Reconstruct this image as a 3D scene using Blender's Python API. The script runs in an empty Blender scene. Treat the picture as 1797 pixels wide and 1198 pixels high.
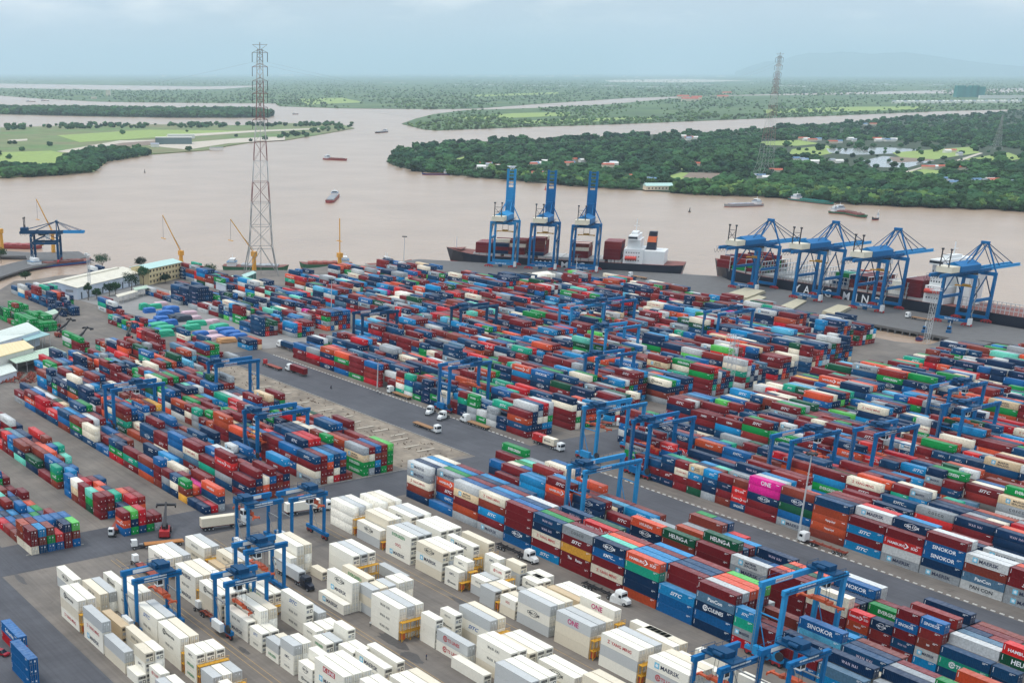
import bpy, bmesh, math, random
import numpy as np
from mathutils import Vector, Matrix
from mathutils.geometry import tessellate_polygon

random.seed(7); RNG = np.random.default_rng(7)
S = bpy.context.scene
COL = S.collection
R = math.radians

# ------------------------------------------------------------------ camera
# principal point, focal length (pixels of the 1797 x 1198 photograph), height and heading
# come from the vanishing points of the container rows and of the upright legs
F_, PX, PY, YAW, YH, CAMH = 2175.3, 490.1, 989.6, 1.0250, 126.0, 136.0
PITCH = math.atan((PY - YH) / F_)
cd = bpy.data.cameras.new('camera'); cam = bpy.data.objects.new('camera', cd); COL.objects.link(cam)
cd.sensor_width = 36.0; cd.lens = 36.0 * F_ / 1797.0
cd.shift_x = (898.5 - PX) / 1797.0; cd.shift_y = (PY - 599.0) / 1797.0
cd.clip_start = 1.0; cd.clip_end = 200000.0
cam.location = (0, 0, CAMH); cam.rotation_euler = (math.pi / 2 - PITCH, 0, YAW)
S.camera = cam

# ------------------------------------------------------------------ sky, sun, exposure
SUN_EL, SUN_DIR = R(66), Vector((-0.55, -0.83, 0)).normalized()   # SUN_DIR: towards the sun, on the ground plane
W = bpy.data.worlds.new('World'); S.world = W; W.use_nodes = True
nt = W.node_tree; nt.nodes.clear()
def N(t, tree=None, **kw):
    n = (tree or nt).nodes.new(t)
    for k, v in kw.items(): setattr(n, k, v)
    return n
out = N('ShaderNodeOutputWorld'); bg = N('ShaderNodeBackground')
sky = N('ShaderNodeTexSky', sky_type='NISHITA', sun_disc=False)
sky.sun_elevation = SUN_EL; sky.sun_rotation = math.atan2(SUN_DIR.x, SUN_DIR.y)
sky.altitude = 50; sky.air_density = 1.0; sky.dust_density = 2.5; sky.ozone_density = 1.5
tc = N('ShaderNodeTexCoord'); mp = N('ShaderNodeMapping'); mp.inputs['Scale'].default_value = (1, 1, 5.5)
nz = N('ShaderNodeTexNoise'); nz.inputs['Scale'].default_value = 2.6; nz.inputs['Detail'].default_value = 7; nz.inputs['Roughness'].default_value = 0.58
cr = N('ShaderNodeValToRGB'); cr.color_ramp.elements[0].position = 0.30; cr.color_ramp.elements[1].position = 0.74
cr.color_ramp.elements[0].color = (0.72, 0.72, 0.72, 1); cr.color_ramp.elements[1].color = (0.97, 0.97, 0.97, 1)
mix = N('ShaderNodeMix', data_type='RGBA'); mix.inputs['B'].default_value = (4.7, 5.4, 6.25, 1)
nt.links.new(tc.outputs['Generated'], mp.inputs['Vector']); nt.links.new(mp.outputs['Vector'], nz.inputs['Vector'])
nt.links.new(nz.outputs['Fac'], cr.inputs['Fac']); nt.links.new(cr.outputs['Color'], mix.inputs['Factor'])
nt.links.new(sky.outputs['Color'], mix.inputs['A'])
# small bright cumulus puffs low over the horizon, all the way round
nz2 = N('ShaderNodeTexNoise'); nz2.inputs['Scale'].default_value = 16; nz2.inputs['Detail'].default_value = 5
mp2 = N('ShaderNodeMapping'); mp2.inputs['Scale'].default_value = (0.8, 0.8, 3.0); mp2.inputs['Location'].default_value = (3.1, 1.7, 0.4)
cr2 = N('ShaderNodeValToRGB'); cr2.color_ramp.elements[0].position = 0.46; cr2.color_ramp.elements[1].position = 0.66
sx = N('ShaderNodeSeparateXYZ'); rg = N('ShaderNodeMapRange'); rg.inputs['From Min'].default_value = 0.016; rg.inputs['From Max'].default_value = 0.052
mm = N('ShaderNodeMath', operation='MULTIPLY')
mix2 = N('ShaderNodeMix', data_type='RGBA'); mix2.inputs['B'].default_value = (6.9, 7.0, 7.1, 1)
nt.links.new(tc.outputs['Generated'], mp2.inputs['Vector']); nt.links.new(mp2.outputs['Vector'], nz2.inputs['Vector'])
nt.links.new(nz2.outputs['Fac'], cr2.inputs['Fac']); nt.links.new(tc.outputs['Generated'], sx.inputs['Vector'])
nt.links.new(sx.outputs['Z'], rg.inputs['Value']); nt.links.new(cr2.outputs['Color'], mm.inputs[0]); nt.links.new(rg.outputs['Result'], mm.inputs[1])
nt.links.new(mm.outputs['Value'], mix2.inputs['Factor']); nt.links.new(mix.outputs['Result'], mix2.inputs['A'])
# an overcast sky is brighter overhead than at the horizon
gr = N('ShaderNodeMapRange'); gr.inputs['To Min'].default_value = 1.0; gr.inputs['To Max'].default_value = 1.65
mg = N('ShaderNodeMix', data_type='RGBA', blend_type='MULTIPLY'); mg.inputs['Factor'].default_value = 1
nt.links.new(sx.outputs['Z'], gr.inputs['Value']); nt.links.new(mix2.outputs['Result'], mg.inputs['A']); nt.links.new(gr.outputs['Result'], mg.inputs['B'])
nt.links.new(mg.outputs['Result'], bg.inputs['Color']); bg.inputs['Strength'].default_value = 0.146
nt.links.new(bg.outputs['Background'], out.inputs['Surface'])

sd = bpy.data.lights.new('sun', 'SUN'); sun = bpy.data.objects.new('sun', sd); COL.objects.link(sun)
sd.energy = 1.35; sd.angle = R(12); sd.color = (1.0, 0.955, 0.88)
to_sun = Vector((SUN_DIR.x * math.cos(SUN_EL), SUN_DIR.y * math.cos(SUN_EL), math.sin(SUN_EL)))
sun.rotation_euler = to_sun.to_track_quat('Z', 'Y').to_euler(); sun.location = (-200, 100, 300)

S.view_settings.view_transform = 'Standard'; S.view_settings.look = 'None'
S.view_settings.exposure = 0.0; S.view_settings.gamma = 1.0; S.view_settings.use_curve_mapping = False
S.render.engine = 'CYCLES'; S.cycles.use_denoising = True
S.cycles.max_bounces = 6; S.cycles.diffuse_bounces = 3; S.cycles.glossy_bounces = 3; S.cycles.volume_bounces = 2
S.cycles.use_adaptive_sampling = True; S.cycles.adaptive_threshold = 0.015

# ------------------------------------------------------------------ pixel -> place
def ray(x, y):
    u = (x - PX) / F_; v = (y - PY) / F_
    cp, sp = math.cos(PITCH), math.sin(PITCH)
    fw = cp - sp * v; up = -sp - cp * v
    c, s = math.cos(YAW), math.sin(YAW)
    return (c * u - s * fw, s * u + c * fw, up)
def at(x, y, z=0.0):
    """the point of the level z seen at pixel (x, y) of the photograph"""
    d = ray(x, y); t = (z - CAMH) / d[2]
    return (d[0] * t, d[1] * t)
def proj(x, y, z):
    z -= CAMH; c, s = math.cos(YAW), math.sin(YAW); X = c * x + s * y; Y = -s * x + c * y
    cp, sp = math.cos(PITCH), math.sin(PITCH); fw = Y * cp - z * sp; up = Y * sp + z * cp
    return PX + F_ * X / fw, PY - F_ * up / fw, fw

# ------------------------------------------------------------------ materials
def lin(r, g, b):
    f = lambda c: (c / 255 / 12.92) if c / 255 <= 0.04045 else ((c / 255 + 0.055) / 1.055) ** 2.4
    return (f(r), f(g), f(b), 1.0)
MATS = {}
def mat(name, col, rough=0.6, metal=0.0, var=0.12, scale=0.6, bump=0.0, bscale=8.0, src=None, detail=4, col2=None, spec=0.5, stretch=(1, 1, 1), streak=0.0, coord='Object', roof=0.0):
    """src: None (plain colour) | 'object' (the object's own colour) | attribute name"""
    if name in MATS: return MATS[name]
    m = bpy.data.materials.new(name); m.use_nodes = True; t = m.node_tree
    b = t.nodes['Principled BSDF']; b.inputs['Roughness'].default_value = rough; b.inputs['Metallic'].default_value = metal
    b.inputs['Specular IOR Level'].default_value = spec
    L = t.links.new
    if src == 'object': c = N('ShaderNodeObjectInfo', t).outputs['Color']
    elif src: c = N('ShaderNodeAttribute', t, attribute_name=src).outputs['Color']
    else:
        rgb = N('ShaderNodeRGB', t); rgb.outputs[0].default_value = col; c = rgb.outputs[0]
    tc = N('ShaderNodeTexCoord', t); mp = N('ShaderNodeMapping', t); mp.inputs['Scale'].default_value = stretch
    if coord == 'World':
        g = N('ShaderNodeNewGeometry', t); L(g.outputs['Position'], mp.inputs['Vector'])
    else: L(tc.outputs[coord], mp.inputs['Vector'])
    if src == 'object':   # each thing shows its own wear
        oi = N('ShaderNodeObjectInfo', t); vm = N('ShaderNodeVectorMath', t, operation='ADD'); ml = N('ShaderNodeMath', t, operation='MULTIPLY'); ml.inputs[1].default_value = 311.0
        L(oi.outputs['Random'], ml.inputs[0]); L(mp.outputs['Vector'], vm.inputs[0]); L(ml.outputs[0], vm.inputs[1]); vec = vm.outputs['Vector']
    else: vec = mp.outputs['Vector']
    if var > 0 or col2:
        nz = N('ShaderNodeTexNoise', t); nz.inputs['Scale'].default_value = scale; nz.inputs['Detail'].default_value = detail; nz.inputs['Roughness'].default_value = 0.6
        L(vec, nz.inputs['Vector'])
        if col2:
            rp = N('ShaderNodeMapRange', t); rp.inputs['From Min'].default_value = 0.36; rp.inputs['From Max'].default_value = 0.64; L(nz.outputs['Fac'], rp.inputs['Value'])
            mx = N('ShaderNodeMix', t, data_type='RGBA'); mx.inputs['B'].default_value = col2; L(rp.outputs['Result'], mx.inputs['Factor']); L(c, mx.inputs['A']); c = mx.outputs['Result']
        if var > 0:
            rp = N('ShaderNodeMapRange', t); rp.inputs['From Min'].default_value = 0.25; rp.inputs['From Max'].default_value = 0.75
            rp.inputs['To Min'].default_value = 1 - var; rp.inputs['To Max'].default_value = 1 + var
            nz3 = N('ShaderNodeTexNoise', t); nz3.inputs['Scale'].default_value = scale * 3.7; nz3.inputs['Detail'].default_value = detail; L(vec, nz3.inputs['Vector']); L(nz3.outputs['Fac'], rp.inputs['Value'])
            mx = N('ShaderNodeMix', t, data_type='RGBA', blend_type='MULTIPLY'); mx.inputs['Factor'].default_value = 1; L(c, mx.inputs['A']); L(rp.outputs['Result'], mx.inputs['B']); c = mx.outputs['Result']
    if streak > 0:      # rust runs and dirt, long in z
        ms = N('ShaderNodeMapping', t); ms.inputs['Scale'].default_value = (2.2, 2.2, 0.35); L(vec, ms.inputs['Vector'])
        ns = N('ShaderNodeTexNoise', t); ns.inputs['Scale'].default_value = 1.6; ns.inputs['Detail'].default_value = 6; ns.inputs['Roughness'].default_value = 0.7; L(ms.outputs['Vector'], ns.inputs['Vector'])
        rs = N('ShaderNodeMapRange', t); rs.inputs['From Min'].default_value = 0.60; rs.inputs['From Max'].default_value = 0.78; rs.inputs['To Max'].default_value = streak; L(ns.outputs['Fac'], rs.inputs['Value'])
        mx = N('ShaderNodeMix', t, data_type='RGBA'); mx.inputs['B'].default_value = lin(84, 58, 46); L(rs.outputs['Result'], mx.inputs['Factor']); L(c, mx.inputs['A']); c = mx.outputs['Result']
    if roof > 0:        # bleached, dusty roofs, with extra sun and sky brightness painted into upward faces
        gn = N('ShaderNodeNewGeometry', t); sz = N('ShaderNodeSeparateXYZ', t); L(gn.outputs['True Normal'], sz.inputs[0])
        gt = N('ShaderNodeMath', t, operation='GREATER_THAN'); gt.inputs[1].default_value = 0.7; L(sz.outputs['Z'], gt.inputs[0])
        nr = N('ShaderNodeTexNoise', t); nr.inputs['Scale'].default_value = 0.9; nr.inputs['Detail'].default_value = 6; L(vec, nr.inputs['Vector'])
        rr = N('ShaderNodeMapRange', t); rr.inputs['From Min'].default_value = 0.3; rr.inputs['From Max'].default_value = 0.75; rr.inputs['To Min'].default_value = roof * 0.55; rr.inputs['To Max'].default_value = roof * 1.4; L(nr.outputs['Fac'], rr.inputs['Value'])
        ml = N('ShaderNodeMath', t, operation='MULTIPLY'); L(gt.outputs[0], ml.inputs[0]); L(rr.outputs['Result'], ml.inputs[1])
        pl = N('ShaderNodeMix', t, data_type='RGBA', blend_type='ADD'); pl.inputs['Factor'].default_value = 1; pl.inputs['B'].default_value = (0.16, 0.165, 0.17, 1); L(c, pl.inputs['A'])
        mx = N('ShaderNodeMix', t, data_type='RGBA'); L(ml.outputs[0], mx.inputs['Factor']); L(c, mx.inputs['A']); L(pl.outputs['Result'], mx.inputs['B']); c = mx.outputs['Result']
    L(c, b.inputs['Base Color'])
    if bump > 0:
        nb = N('ShaderNodeTexNoise', t); nb.inputs['Scale'].default_value = bscale; nb.inputs['Detail'].default_value = 4; L(vec, nb.inputs['Vector'])
        bp = N('ShaderNodeBump', t); bp.inputs['Strength'].default_value = bump; L(nb.outputs['Fac'], bp.inputs['Height']); L(bp.outputs['Normal'], b.inputs['Normal'])
    MATS[name] = m
    return m

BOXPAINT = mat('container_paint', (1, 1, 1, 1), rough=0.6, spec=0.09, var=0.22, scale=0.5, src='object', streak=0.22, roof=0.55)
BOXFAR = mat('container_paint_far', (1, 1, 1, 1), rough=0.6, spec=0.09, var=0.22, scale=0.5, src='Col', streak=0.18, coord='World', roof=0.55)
REEFER = mat('reefer_paint', (1, 1, 1, 1), rough=0.45, spec=0.3, var=0.05, scale=0.7, src='object', streak=0.45)
PRINT = mat('printed_lettering', (1, 1, 1, 1), rough=0.5, var=0.0, src='object')
PRINTBLUE = mat('printed_pale_blue', lin(105, 190, 220), rough=0.5, var=0)
PRINTWHITE = mat('printed_white', lin(235, 238, 240), rough=0.5, var=0)
DARK = mat('dark_steel', lin(38, 38, 42), rough=0.6, var=0.1)
BLACKHOLE = mat('grille_black', lin(22, 22, 24), rough=0.8, var=0)
STEEL = mat('galvanised_bars', lin(150, 150, 148), rough=0.45, metal=0.4, var=0.08)
BLUE = mat('crane_blue', lin(0, 102, 158), rough=0.5, spec=0.2, var=0.12, scale=0.25, streak=0.12)
BLUEL = mat('crane_light_blue', lin(40, 138, 192), rough=0.5, spec=0.2, var=0.10, scale=0.25, streak=0.12)
BLUED = mat('crane_dark_blue', lin(0, 64, 102), rough=0.5, spec=0.2, var=0.12, scale=0.3)
WHITE = mat('white_paint', lin(226, 228, 226), rough=0.5, var=0.06, streak=0.10)
CREAM = mat('cream_paint', lin(222, 214, 190), rough=0.55, var=0.08, streak=0.12)
ORANGE = mat('spreader_orange', lin(196, 84, 40), rough=0.55, var=0.2, scale=0.9)
RED = mat('red_paint', lin(178, 38, 42), rough=0.5, var=0.15)
YELLOW = mat('yellow_paint', lin(205, 152, 40), rough=0.55, var=0.15, streak=0.2)
CRANEYEL = mat('crane_yellow', lin(222, 158, 50), rough=0.5, var=0.10)
TYRE = mat('tyre_rubber', lin(34, 34, 36), rough=0.85, var=0.1)
GLASS = mat('dark_glass', lin(26, 34, 44), rough=0.12, var=0)
RUST = mat('rusty_red', lin(140, 62, 44), rough=0.7, var=0.2, scale=0.8)
GREY = mat('grey_steel', lin(150, 153, 155), rough=0.5, var=0.10)
GREYL = mat('light_grey_steel', lin(188, 190, 190), rough=0.5, var=0.08)
TIMBER = mat('timber_deck', lin(150, 112, 76), rough=0.8, var=0.2)

# ------------------------------------------------------------------ mesh builder
class MB:
    def __init__(s): s.v = []; s.f = []; s.m = []
    def add(s, vs, fs, mi=0):
        o = len(s.v); s.v.extend(vs); s.f.extend([tuple(i + o for i in f) for f in fs]); s.m.extend([mi] * len(fs)); return s
    def box(s, x0, x1, y0, y1, z0, z1, mi=0):
        return s.add([(x0, y0, z0), (x1, y0, z0), (x1, y1, z0), (x0, y1, z0), (x0, y0, z1), (x1, y0, z1), (x1, y1, z1), (x0, y1, z1)],
                     [(0, 3, 2, 1), (4, 5, 6, 7), (0, 1, 5, 4), (1, 2, 6, 5), (2, 3, 7, 6), (3, 0, 4, 7)], mi)
    def bar(s, p, q, w, h=None, mi=0, up=(0, 0, 1)):
        """a beam of w x h between two points"""
        p, q = Vector(p), Vector(q); d = (q - p)
        if d.length < 1e-6: return s
        d.normalize(); u = Vector(up)
        if abs(d.dot(u)) > 0.98: u = Vector((1, 0, 0))
        a = d.cross(u).normalized() * (w / 2); b = a.cross(d).normalized() * ((h or w) / 2)
        vs = [tuple(e + i * a + j * b) for e in (p, q) for i, j in ((-1, -1), (1, -1), (1, 1), (-1, 1))]
        return s.add(vs, [(0, 1, 2, 3), (7, 6, 5, 4), (0, 4, 5, 1), (1, 5, 6, 2), (2, 6, 7, 3), (3, 7, 4, 0)], mi)
    def taper(s, p, q, w0, h0, w1, h1, mi=0):
        """upright beam whose section changes from p to q (section along x, y)"""
        vs = [(p[0] + i * w0 / 2, p[1] + j * h0 / 2, p[2]) for i, j in ((-1, -1), (1, -1), (1, 1), (-1, 1))] + \
             [(q[0] + i * w1 / 2, q[1] + j * h1 / 2, q[2]) for i, j in ((-1, -1), (1, -1), (1, 1), (-1, 1))]
        return s.add(vs, [(3, 2, 1, 0), (4, 5, 6, 7), (0, 1, 5, 4), (1, 2, 6, 5), (2, 3, 7, 6), (3, 0, 4, 7)], mi)
    def cyl(s, p, q, r, n=10, r2=None, mi=0, cap=True):
        p, q = Vector(p), Vector(q); d = (q - p).normalized(); u = Vector((0, 0, 1))
        if abs(d.dot(u)) > 0.95: u = Vector((1, 0, 0))
        a = d.cross(u).normalized(); b = a.cross(d).normalized(); r2 = r if r2 is None else r2; vs = []
        for e, rr in ((p, r), (q, r2)):
            for k in range(n):
                t = 2 * math.pi * k / n; vs.append(tuple(e + rr * (math.cos(t) * a + math.sin(t) * b)))
        fs = [(k, (k + 1) % n, n + (k + 1) % n, n + k) for k in range(n)]
        if cap: fs += [tuple(range(n - 1, -1, -1)), tuple(range(n, 2 * n))]
        return s.add(vs, fs, mi)
    def prism(s, poly, z0, z1, mi=0, bottom=False):
        n = len(poly); tri = tessellate_polygon([[Vector((x, y, 0)) for x, y in poly]])
        vs = [(x, y, z0) for x, y in poly] + [(x, y, z1) for x, y in poly]; fs = []
        for a, b, c in tri:
            pa, pb, pc = poly[a], poly[b], poly[c]
            if (pb[0] - pa[0]) * (pc[1] - pa[1]) - (pb[1] - pa[1]) * (pc[0] - pa[0]) < 0: b, c = c, b
            fs.append((n + a, n + b, n + c))
            if bottom: fs.append((c, b, a))
        ar = sum(poly[i][0] * poly[(i + 1) % n][1] - poly[(i + 1) % n][0] * poly[i][1] for i in range(n))
        for i in range(n):
            j = (i + 1) % n; fs.append((i, j, n + j, n + i) if ar > 0 else (j, i, n + i, n + j))
        return s.add(vs, fs, mi)
    def extr(s, prof, x0, x1, mi=0):
        """profile in (y, z) run along x from x0 to x1"""
        n = len(prof); vs = [(x0, y, z) for y, z in prof] + [(x1, y, z) for y, z in prof]
        fs = [(i, (i + 1) % n, n + (i + 1) % n, n + i) for i in range(n)] + [tuple(range(n - 1, -1, -1)), tuple(range(n, 2 * n))]
        return s.add(vs, fs, mi)
    def mesh(s, name, mats):
        me = bpy.data.meshes.new(name); me.from_pydata(s.v, [], s.f)
        for m in (mats if isinstance(mats, (list, tuple)) else [mats]): me.materials.append(m)
        if any(s.m): me.polygons.foreach_set('material_index', s.m)
        me.update(); return me
    def build(s, name, mats, parent=None, loc=None):
        return obj(name, s.mesh(name, mats), parent, loc)
def obj(name, data, parent=None, loc=None, rz=None, color=None):
    o = bpy.data.objects.new(name, data); COL.objects.link(o)
    if parent: o.parent = parent
    if loc is not None: o.location = loc
    if rz: o.rotation_euler = (0, 0, rz)
    if color: o.color = color
    return o
def tag(o, label=None, cat=None, group=None, kind=None):
    if label: o['label'] = label
    if cat: o['category'] = cat
    if group: o['group'] = group
    if kind: o['kind'] = kind
    return o
def empty(name, loc, rz=0.0):
    o = bpy.data.objects.new(name, None); COL.objects.link(o); o.location = loc; o.rotation_euler = (0, 0, rz); o.empty_display_size = 0.5
    return o
def copy_tree(o, parent=None):
    c = o.copy(); COL.objects.link(c); c.parent = parent
    for ch in o.children: copy_tree(ch, c)
    return c
ORD = ['lowest', 'second', 'third', 'fourth', 'fifth', 'sixth', 'seventh', 'eighth', 'ninth', 'tenth', 'eleventh', 'twelfth', 'thirteenth', 'fourteenth', 'fifteenth', 'sixteenth', 'seventeenth', 'eighteenth', 'nineteenth', 'twentieth'] + ['%dth' % k for k in range(21, 90)]
def nth(k): return 'first' if k == 0 else ORD[k]
# ================================================================== THE SETTING: water, land, quays
WZ = -3.0
def sheet(name, poly, z, m, z0=None, kind='structure'):
    o = MB().prism(poly, z0 if z0 is not None else z - 0.5, z).build(name, m); o['kind'] = kind; return o
def pix(pts, z=0.0): return [at(x, y, z) for x, y in pts]

# --- muddy river
wm = mat('muddy_water', lin(168, 146, 125), rough=0.25, var=0.10, scale=0.003, detail=9, spec=0.18, coord='World', stretch=(1, 1, 1))
t = wm.node_tree; b = t.nodes['Principled BSDF']
g = N('ShaderNodeNewGeometry', t); h = None
for sc, st in ((0.03, 0.5), (0.2, 0.5)):
    nb = N('ShaderNodeTexNoise', t); nb.inputs['Scale'].default_value = sc; nb.inputs['Detail'].default_value = 5; t.links.new(g.outputs['Position'], nb.inputs['Vector'])
    bp = N('ShaderNodeBump', t); bp.inputs['Strength'].default_value = st; bp.inputs['Distance'].default_value = 1.2; t.links.new(nb.outputs['Fac'], bp.inputs['Height'])
    if h: t.links.new(h, bp.inputs['Normal'])
    h = bp.outputs['Normal']
t.links.new(h, b.inputs['Normal'])
me = bpy.data.meshes.new('river'); Q = 90000.0
me.from_pydata([(-Q, -Q, WZ), (Q, -Q, WZ), (Q, Q, WZ), (-Q, Q, WZ)], [], [(0, 1, 2, 3)]); me.materials.append(wm)
river = obj('river', me); river['kind'] = 'structure'

# --- container yard, quays
asph = mat('asphalt', lin(86, 87, 92), rough=0.85, var=0.10, scale=0.05, detail=8, col2=lin(72, 73, 78), coord='World', bump=0.15, bscale=2.0)
yardm = mat('yard_concrete', lin(126, 118, 109), rough=0.85, var=0.13, scale=0.045, detail=8, col2=lin(102, 96, 90), coord='World', bump=0.15, bscale=2.0)
for mm_ in (asph, yardm):       # tyre tracks along the lanes, patches and joints
    t = mm_.node_tree; b = t.nodes['Principled BSDF']; g = N('ShaderNodeNewGeometry', t); c = b.inputs['Base Color'].links[0].from_socket
    for scl, nsc, lo, hi, k in (((0.012, 0.9, 1), 1.0, 0.42, 0.75, 0.26), ((0.9, 0.012, 1), 1.0, 0.50, 0.8, 0.16), ((0.16, 0.16, 1), 1.0, 0.62, 0.70, 0.22)):
        mp_ = N('ShaderNodeMapping', t); mp_.inputs['Scale'].default_value = scl; nz_ = N('ShaderNodeTexNoise', t); nz_.inputs['Scale'].default_value = nsc; nz_.inputs['Detail'].default_value = 5; nz_.inputs['Roughness'].default_value = 0.65
        t.links.new(g.outputs['Position'], mp_.inputs['Vector']); t.links.new(mp_.outputs['Vector'], nz_.inputs['Vector']); rr_ = N('ShaderNodeMapRange', t); rr_.inputs['From Min'].default_value = lo; rr_.inputs['From Max'].default_value = hi; rr_.inputs['To Min'].default_value = 1.0; rr_.inputs['To Max'].default_value = 1 - k
        t.links.new(nz_.outputs['Fac'], rr_.inputs['Value']); mx_ = N('ShaderNodeMix', t, data_type='RGBA', blend_type='MULTIPLY'); mx_.inputs['Factor'].default_value = 1; t.links.new(c, mx_.inputs['A']); t.links.new(rr_.outputs['Result'], mx_.inputs['B']); c = mx_.outputs['Result']
    t.links.new(c, b.inputs['Base Color'])
dirtm = mat('bare_construction_ground', lin(150, 138, 122), rough=0.95, var=0.22, scale=0.09, detail=8, col2=lin(112, 102, 90), coord='World', bump=0.4, bscale=1.0)
pierm = mat('pier_concrete', lin(98, 97, 96), rough=0.85, var=0.12, scale=0.06, detail=8, coord='World')
kerbm = mat('kerb_concrete', lin(150, 147, 140), rough=0.85, var=0.15, scale=0.5, coord='World')
kerbw = mat('kerb_white', lin(205, 203, 196), rough=0.8, var=0.1, coord='World')
linem = mat('yellow_line_paint', lin(172, 140, 88), rough=0.8, var=0.2, coord='World')
stainm = mat('dark_wet_stain', lin(78, 75, 73), rough=0.6, var=0.25, scale=0.4, coord='World')
yard_poly = pix([(-40, 515), (0, 508), (25, 493), (60, 491), (98, 484), (142, 481), (167, 471), (242, 470), (317, 467), (393, 474), (507, 474), (560, 469), (600, 463), (642, 466), (693, 465)]) + \
    [(-748, 572), (-724, 575), (-690, 582), (-640, 612), (-590, 634), (-520, 636), (-399, 634), (-386, 640), (-383, 655), (-365, 655), (-358, 662), (-330, 664), (-150, 672), (120, 660), (120, -250), (-420, -250), (-760, 40), (-860, 200)]
sheet('container_yard', yard_poly, 0.0, yardm, -4.0)
sheet('access_road', [(-560, 299.5), (-325, 299.5), (-325, 327), (-560, 327)], 0.03, asph)
sheet('cross_road', [(-349, 60), (-326, 60), (-326, 480), (-349, 480)], 0.025, asph)
sheet('access_road', [(-324.9, 300), (40, 300), (40, 325), (-324.9, 325)], 0.028, asph)
sheet('access_road', [(-349.1, 60), (-349.1, 112), (-460, 112), (-460, 60)], 0.02, asph)
sheet('access_road', [(-325.9, 60), (-325.9, 104), (20, 104), (20, 60)], 0.022, asph)
sheet('bare_ground', [(-560, 266), (-352, 266), (-352, 298.5), (-560, 298.5)], 0.02, dirtm)
sheet('depot_ground', [(-800, 300), (-560, 330), (-560, 372), (-800, 372)], 0.015, mat('pale_depot_concrete', lin(136, 134, 131), rough=0.85, var=0.1, scale=0.05, coord='World'))

# quays: the middle pier lies at an angle, the right pier along the yard
QU, QN, QP = Vector((0.81, 0.586)), Vector((-0.586, 0.81)), Vector((-728.6, 626.5))
def qp(u, n): p = QP + QU * u + QN * n; return (p.x, p.y)
sheet('middle_pier', [(-776, 566), (-748, 571.5), (-724, 574), (-701, 589), (-672, 600), (-655, 619), (-617, 650), (-589, 668), (-560, 664), (-545, 664), (-545, 700), qp(165, 18), qp(-60, 18), (-785, 590)], 0.05, pierm, -1.2)
sheet('right_pier', [(-600, 700), (-590, 668), (-575, 660), (-505, 663), (-470, 668), (-387, 668), (-375, 676), (-355, 681), (-300, 684), (-200, 690), (80, 690), (80, 729), (-380, 727.5), (-600, 726)], 0.09, pierm, -1.2)
sheet('pier_link', [(-390, 672), (-384, 640), (-366, 652), (-370, 675)], 0.07, pierm, -1.2)
# jetty at the far left
sheet('left_jetty', pix([(0, 486), (40, 473), (60, 468), (150, 452), (165, 456), (138, 441), (60, 443), (0, 440), (-80, 444), (-80, 452), (0, 449), (45, 449), (48, 455), (0, 467), (-60, 474), (-60, 496)]), 0.05, pierm, -1.2)

def pile_row(name, pts, n, label):
    t = empty(name, (pts[0][0], pts[0][1], WZ)); mb = MB()
    tag(t, label, 'piles', 'concrete piles under the piers')
    seg = MB().cyl((0, 0, -2), (0, 0, 2.0), 0.45, 8).mesh('pile', pierm)
    L = [math.dist(pts[i], pts[i + 1]) for i in range(len(pts) - 1)]; T = sum(L)
    for k in range(n):
        d = T * (k + 0.5) / n
        for i, l in enumerate(L):
            if d <= l: break
            d -= l
        f = d / L[i]; x = pts[i][0] + (pts[i + 1][0] - pts[i][0]) * f; y = pts[i][1] + (pts[i + 1][1] - pts[i][1]) * f
        obj('pile', seg, t, (x - pts[0][0], y - pts[0][1], 0))
pile_row('pile_row', [(-724, 573.5), (-701, 588.5), (-672, 599.5), (-655, 618.5), (-617, 649.5), (-590, 667)], 36, 'row of concrete piles under the yard side of the middle pier')
pile_row('pile_row', [(-574, 659.6), (-505, 662.6), (-470, 667.6), (-392, 667.6)], 40, 'row of concrete piles under the yard side of the right pier')

# kerbs: low upstands with gaps, white blocks along the main road
def kerb(name, p, q, n, m, w=0.35, h=0.22, gap=0.5, label=None):
    t = empty(name, (p[0], p[1], 0)); tag(t, label, 'kerb')
    L = math.dist(p, q); a = math.atan2(q[1] - p[1], q[0] - p[0]); l = L / n
    k0 = MB().box(0, l * (1 - gap), -w / 2, w / 2, -0.05, h).mesh('kerb_block', m)
    for k in range(n): obj('kerb_block', k0, t, (math.cos(a) * l * k, math.sin(a) * l * k, 0), a)
kerb('dashed_kerb', (-545, 327.4), (-352, 327.4), 76, kerbw, label='dashed white kerb along the far side of the access road')
kerb('dashed_kerb', (-318, 325.6), (-90, 325.6), 90, kerbw, label='dashed white kerb along the lane below the right hand stacks')
kerb('stone_kerb', (-552, 299.0), (-352, 299.0), 50, kerbm, gap=0.06, label='low concrete kerb between bare ground and the access road')
kerb('stone_kerb', (-349.3, 244), (-349.3, 266), 8, kerbm, gap=0.1, label='concrete kerb at the end of the green lettered stack')
kerb('stone_kerb', (-349.3, 222), (-349.3, 243), 8, kerbm, gap=0.1, label='concrete kerb at the end of the stack with a navy top')
kerb('stone_kerb', (-340, 150), (-340, 163), 5, kerbm, gap=0.1, label='concrete kerb beside the red reach stacker')
kerb('stone_kerb', (-338.5, 116), (-338.5, 135), 7, kerbm, gap=0.1, label='concrete kerb at the end of the leftmost low block')
for k, y in enumerate((136.5, 138.2, 170.2, 171.6, 205.2, 207.4)):
    o = MB().box(-322, -60, y - 0.08, y + 0.08, 0.0, 0.012).build('lane_line', linem); o['kind'] = 'structure'
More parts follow.
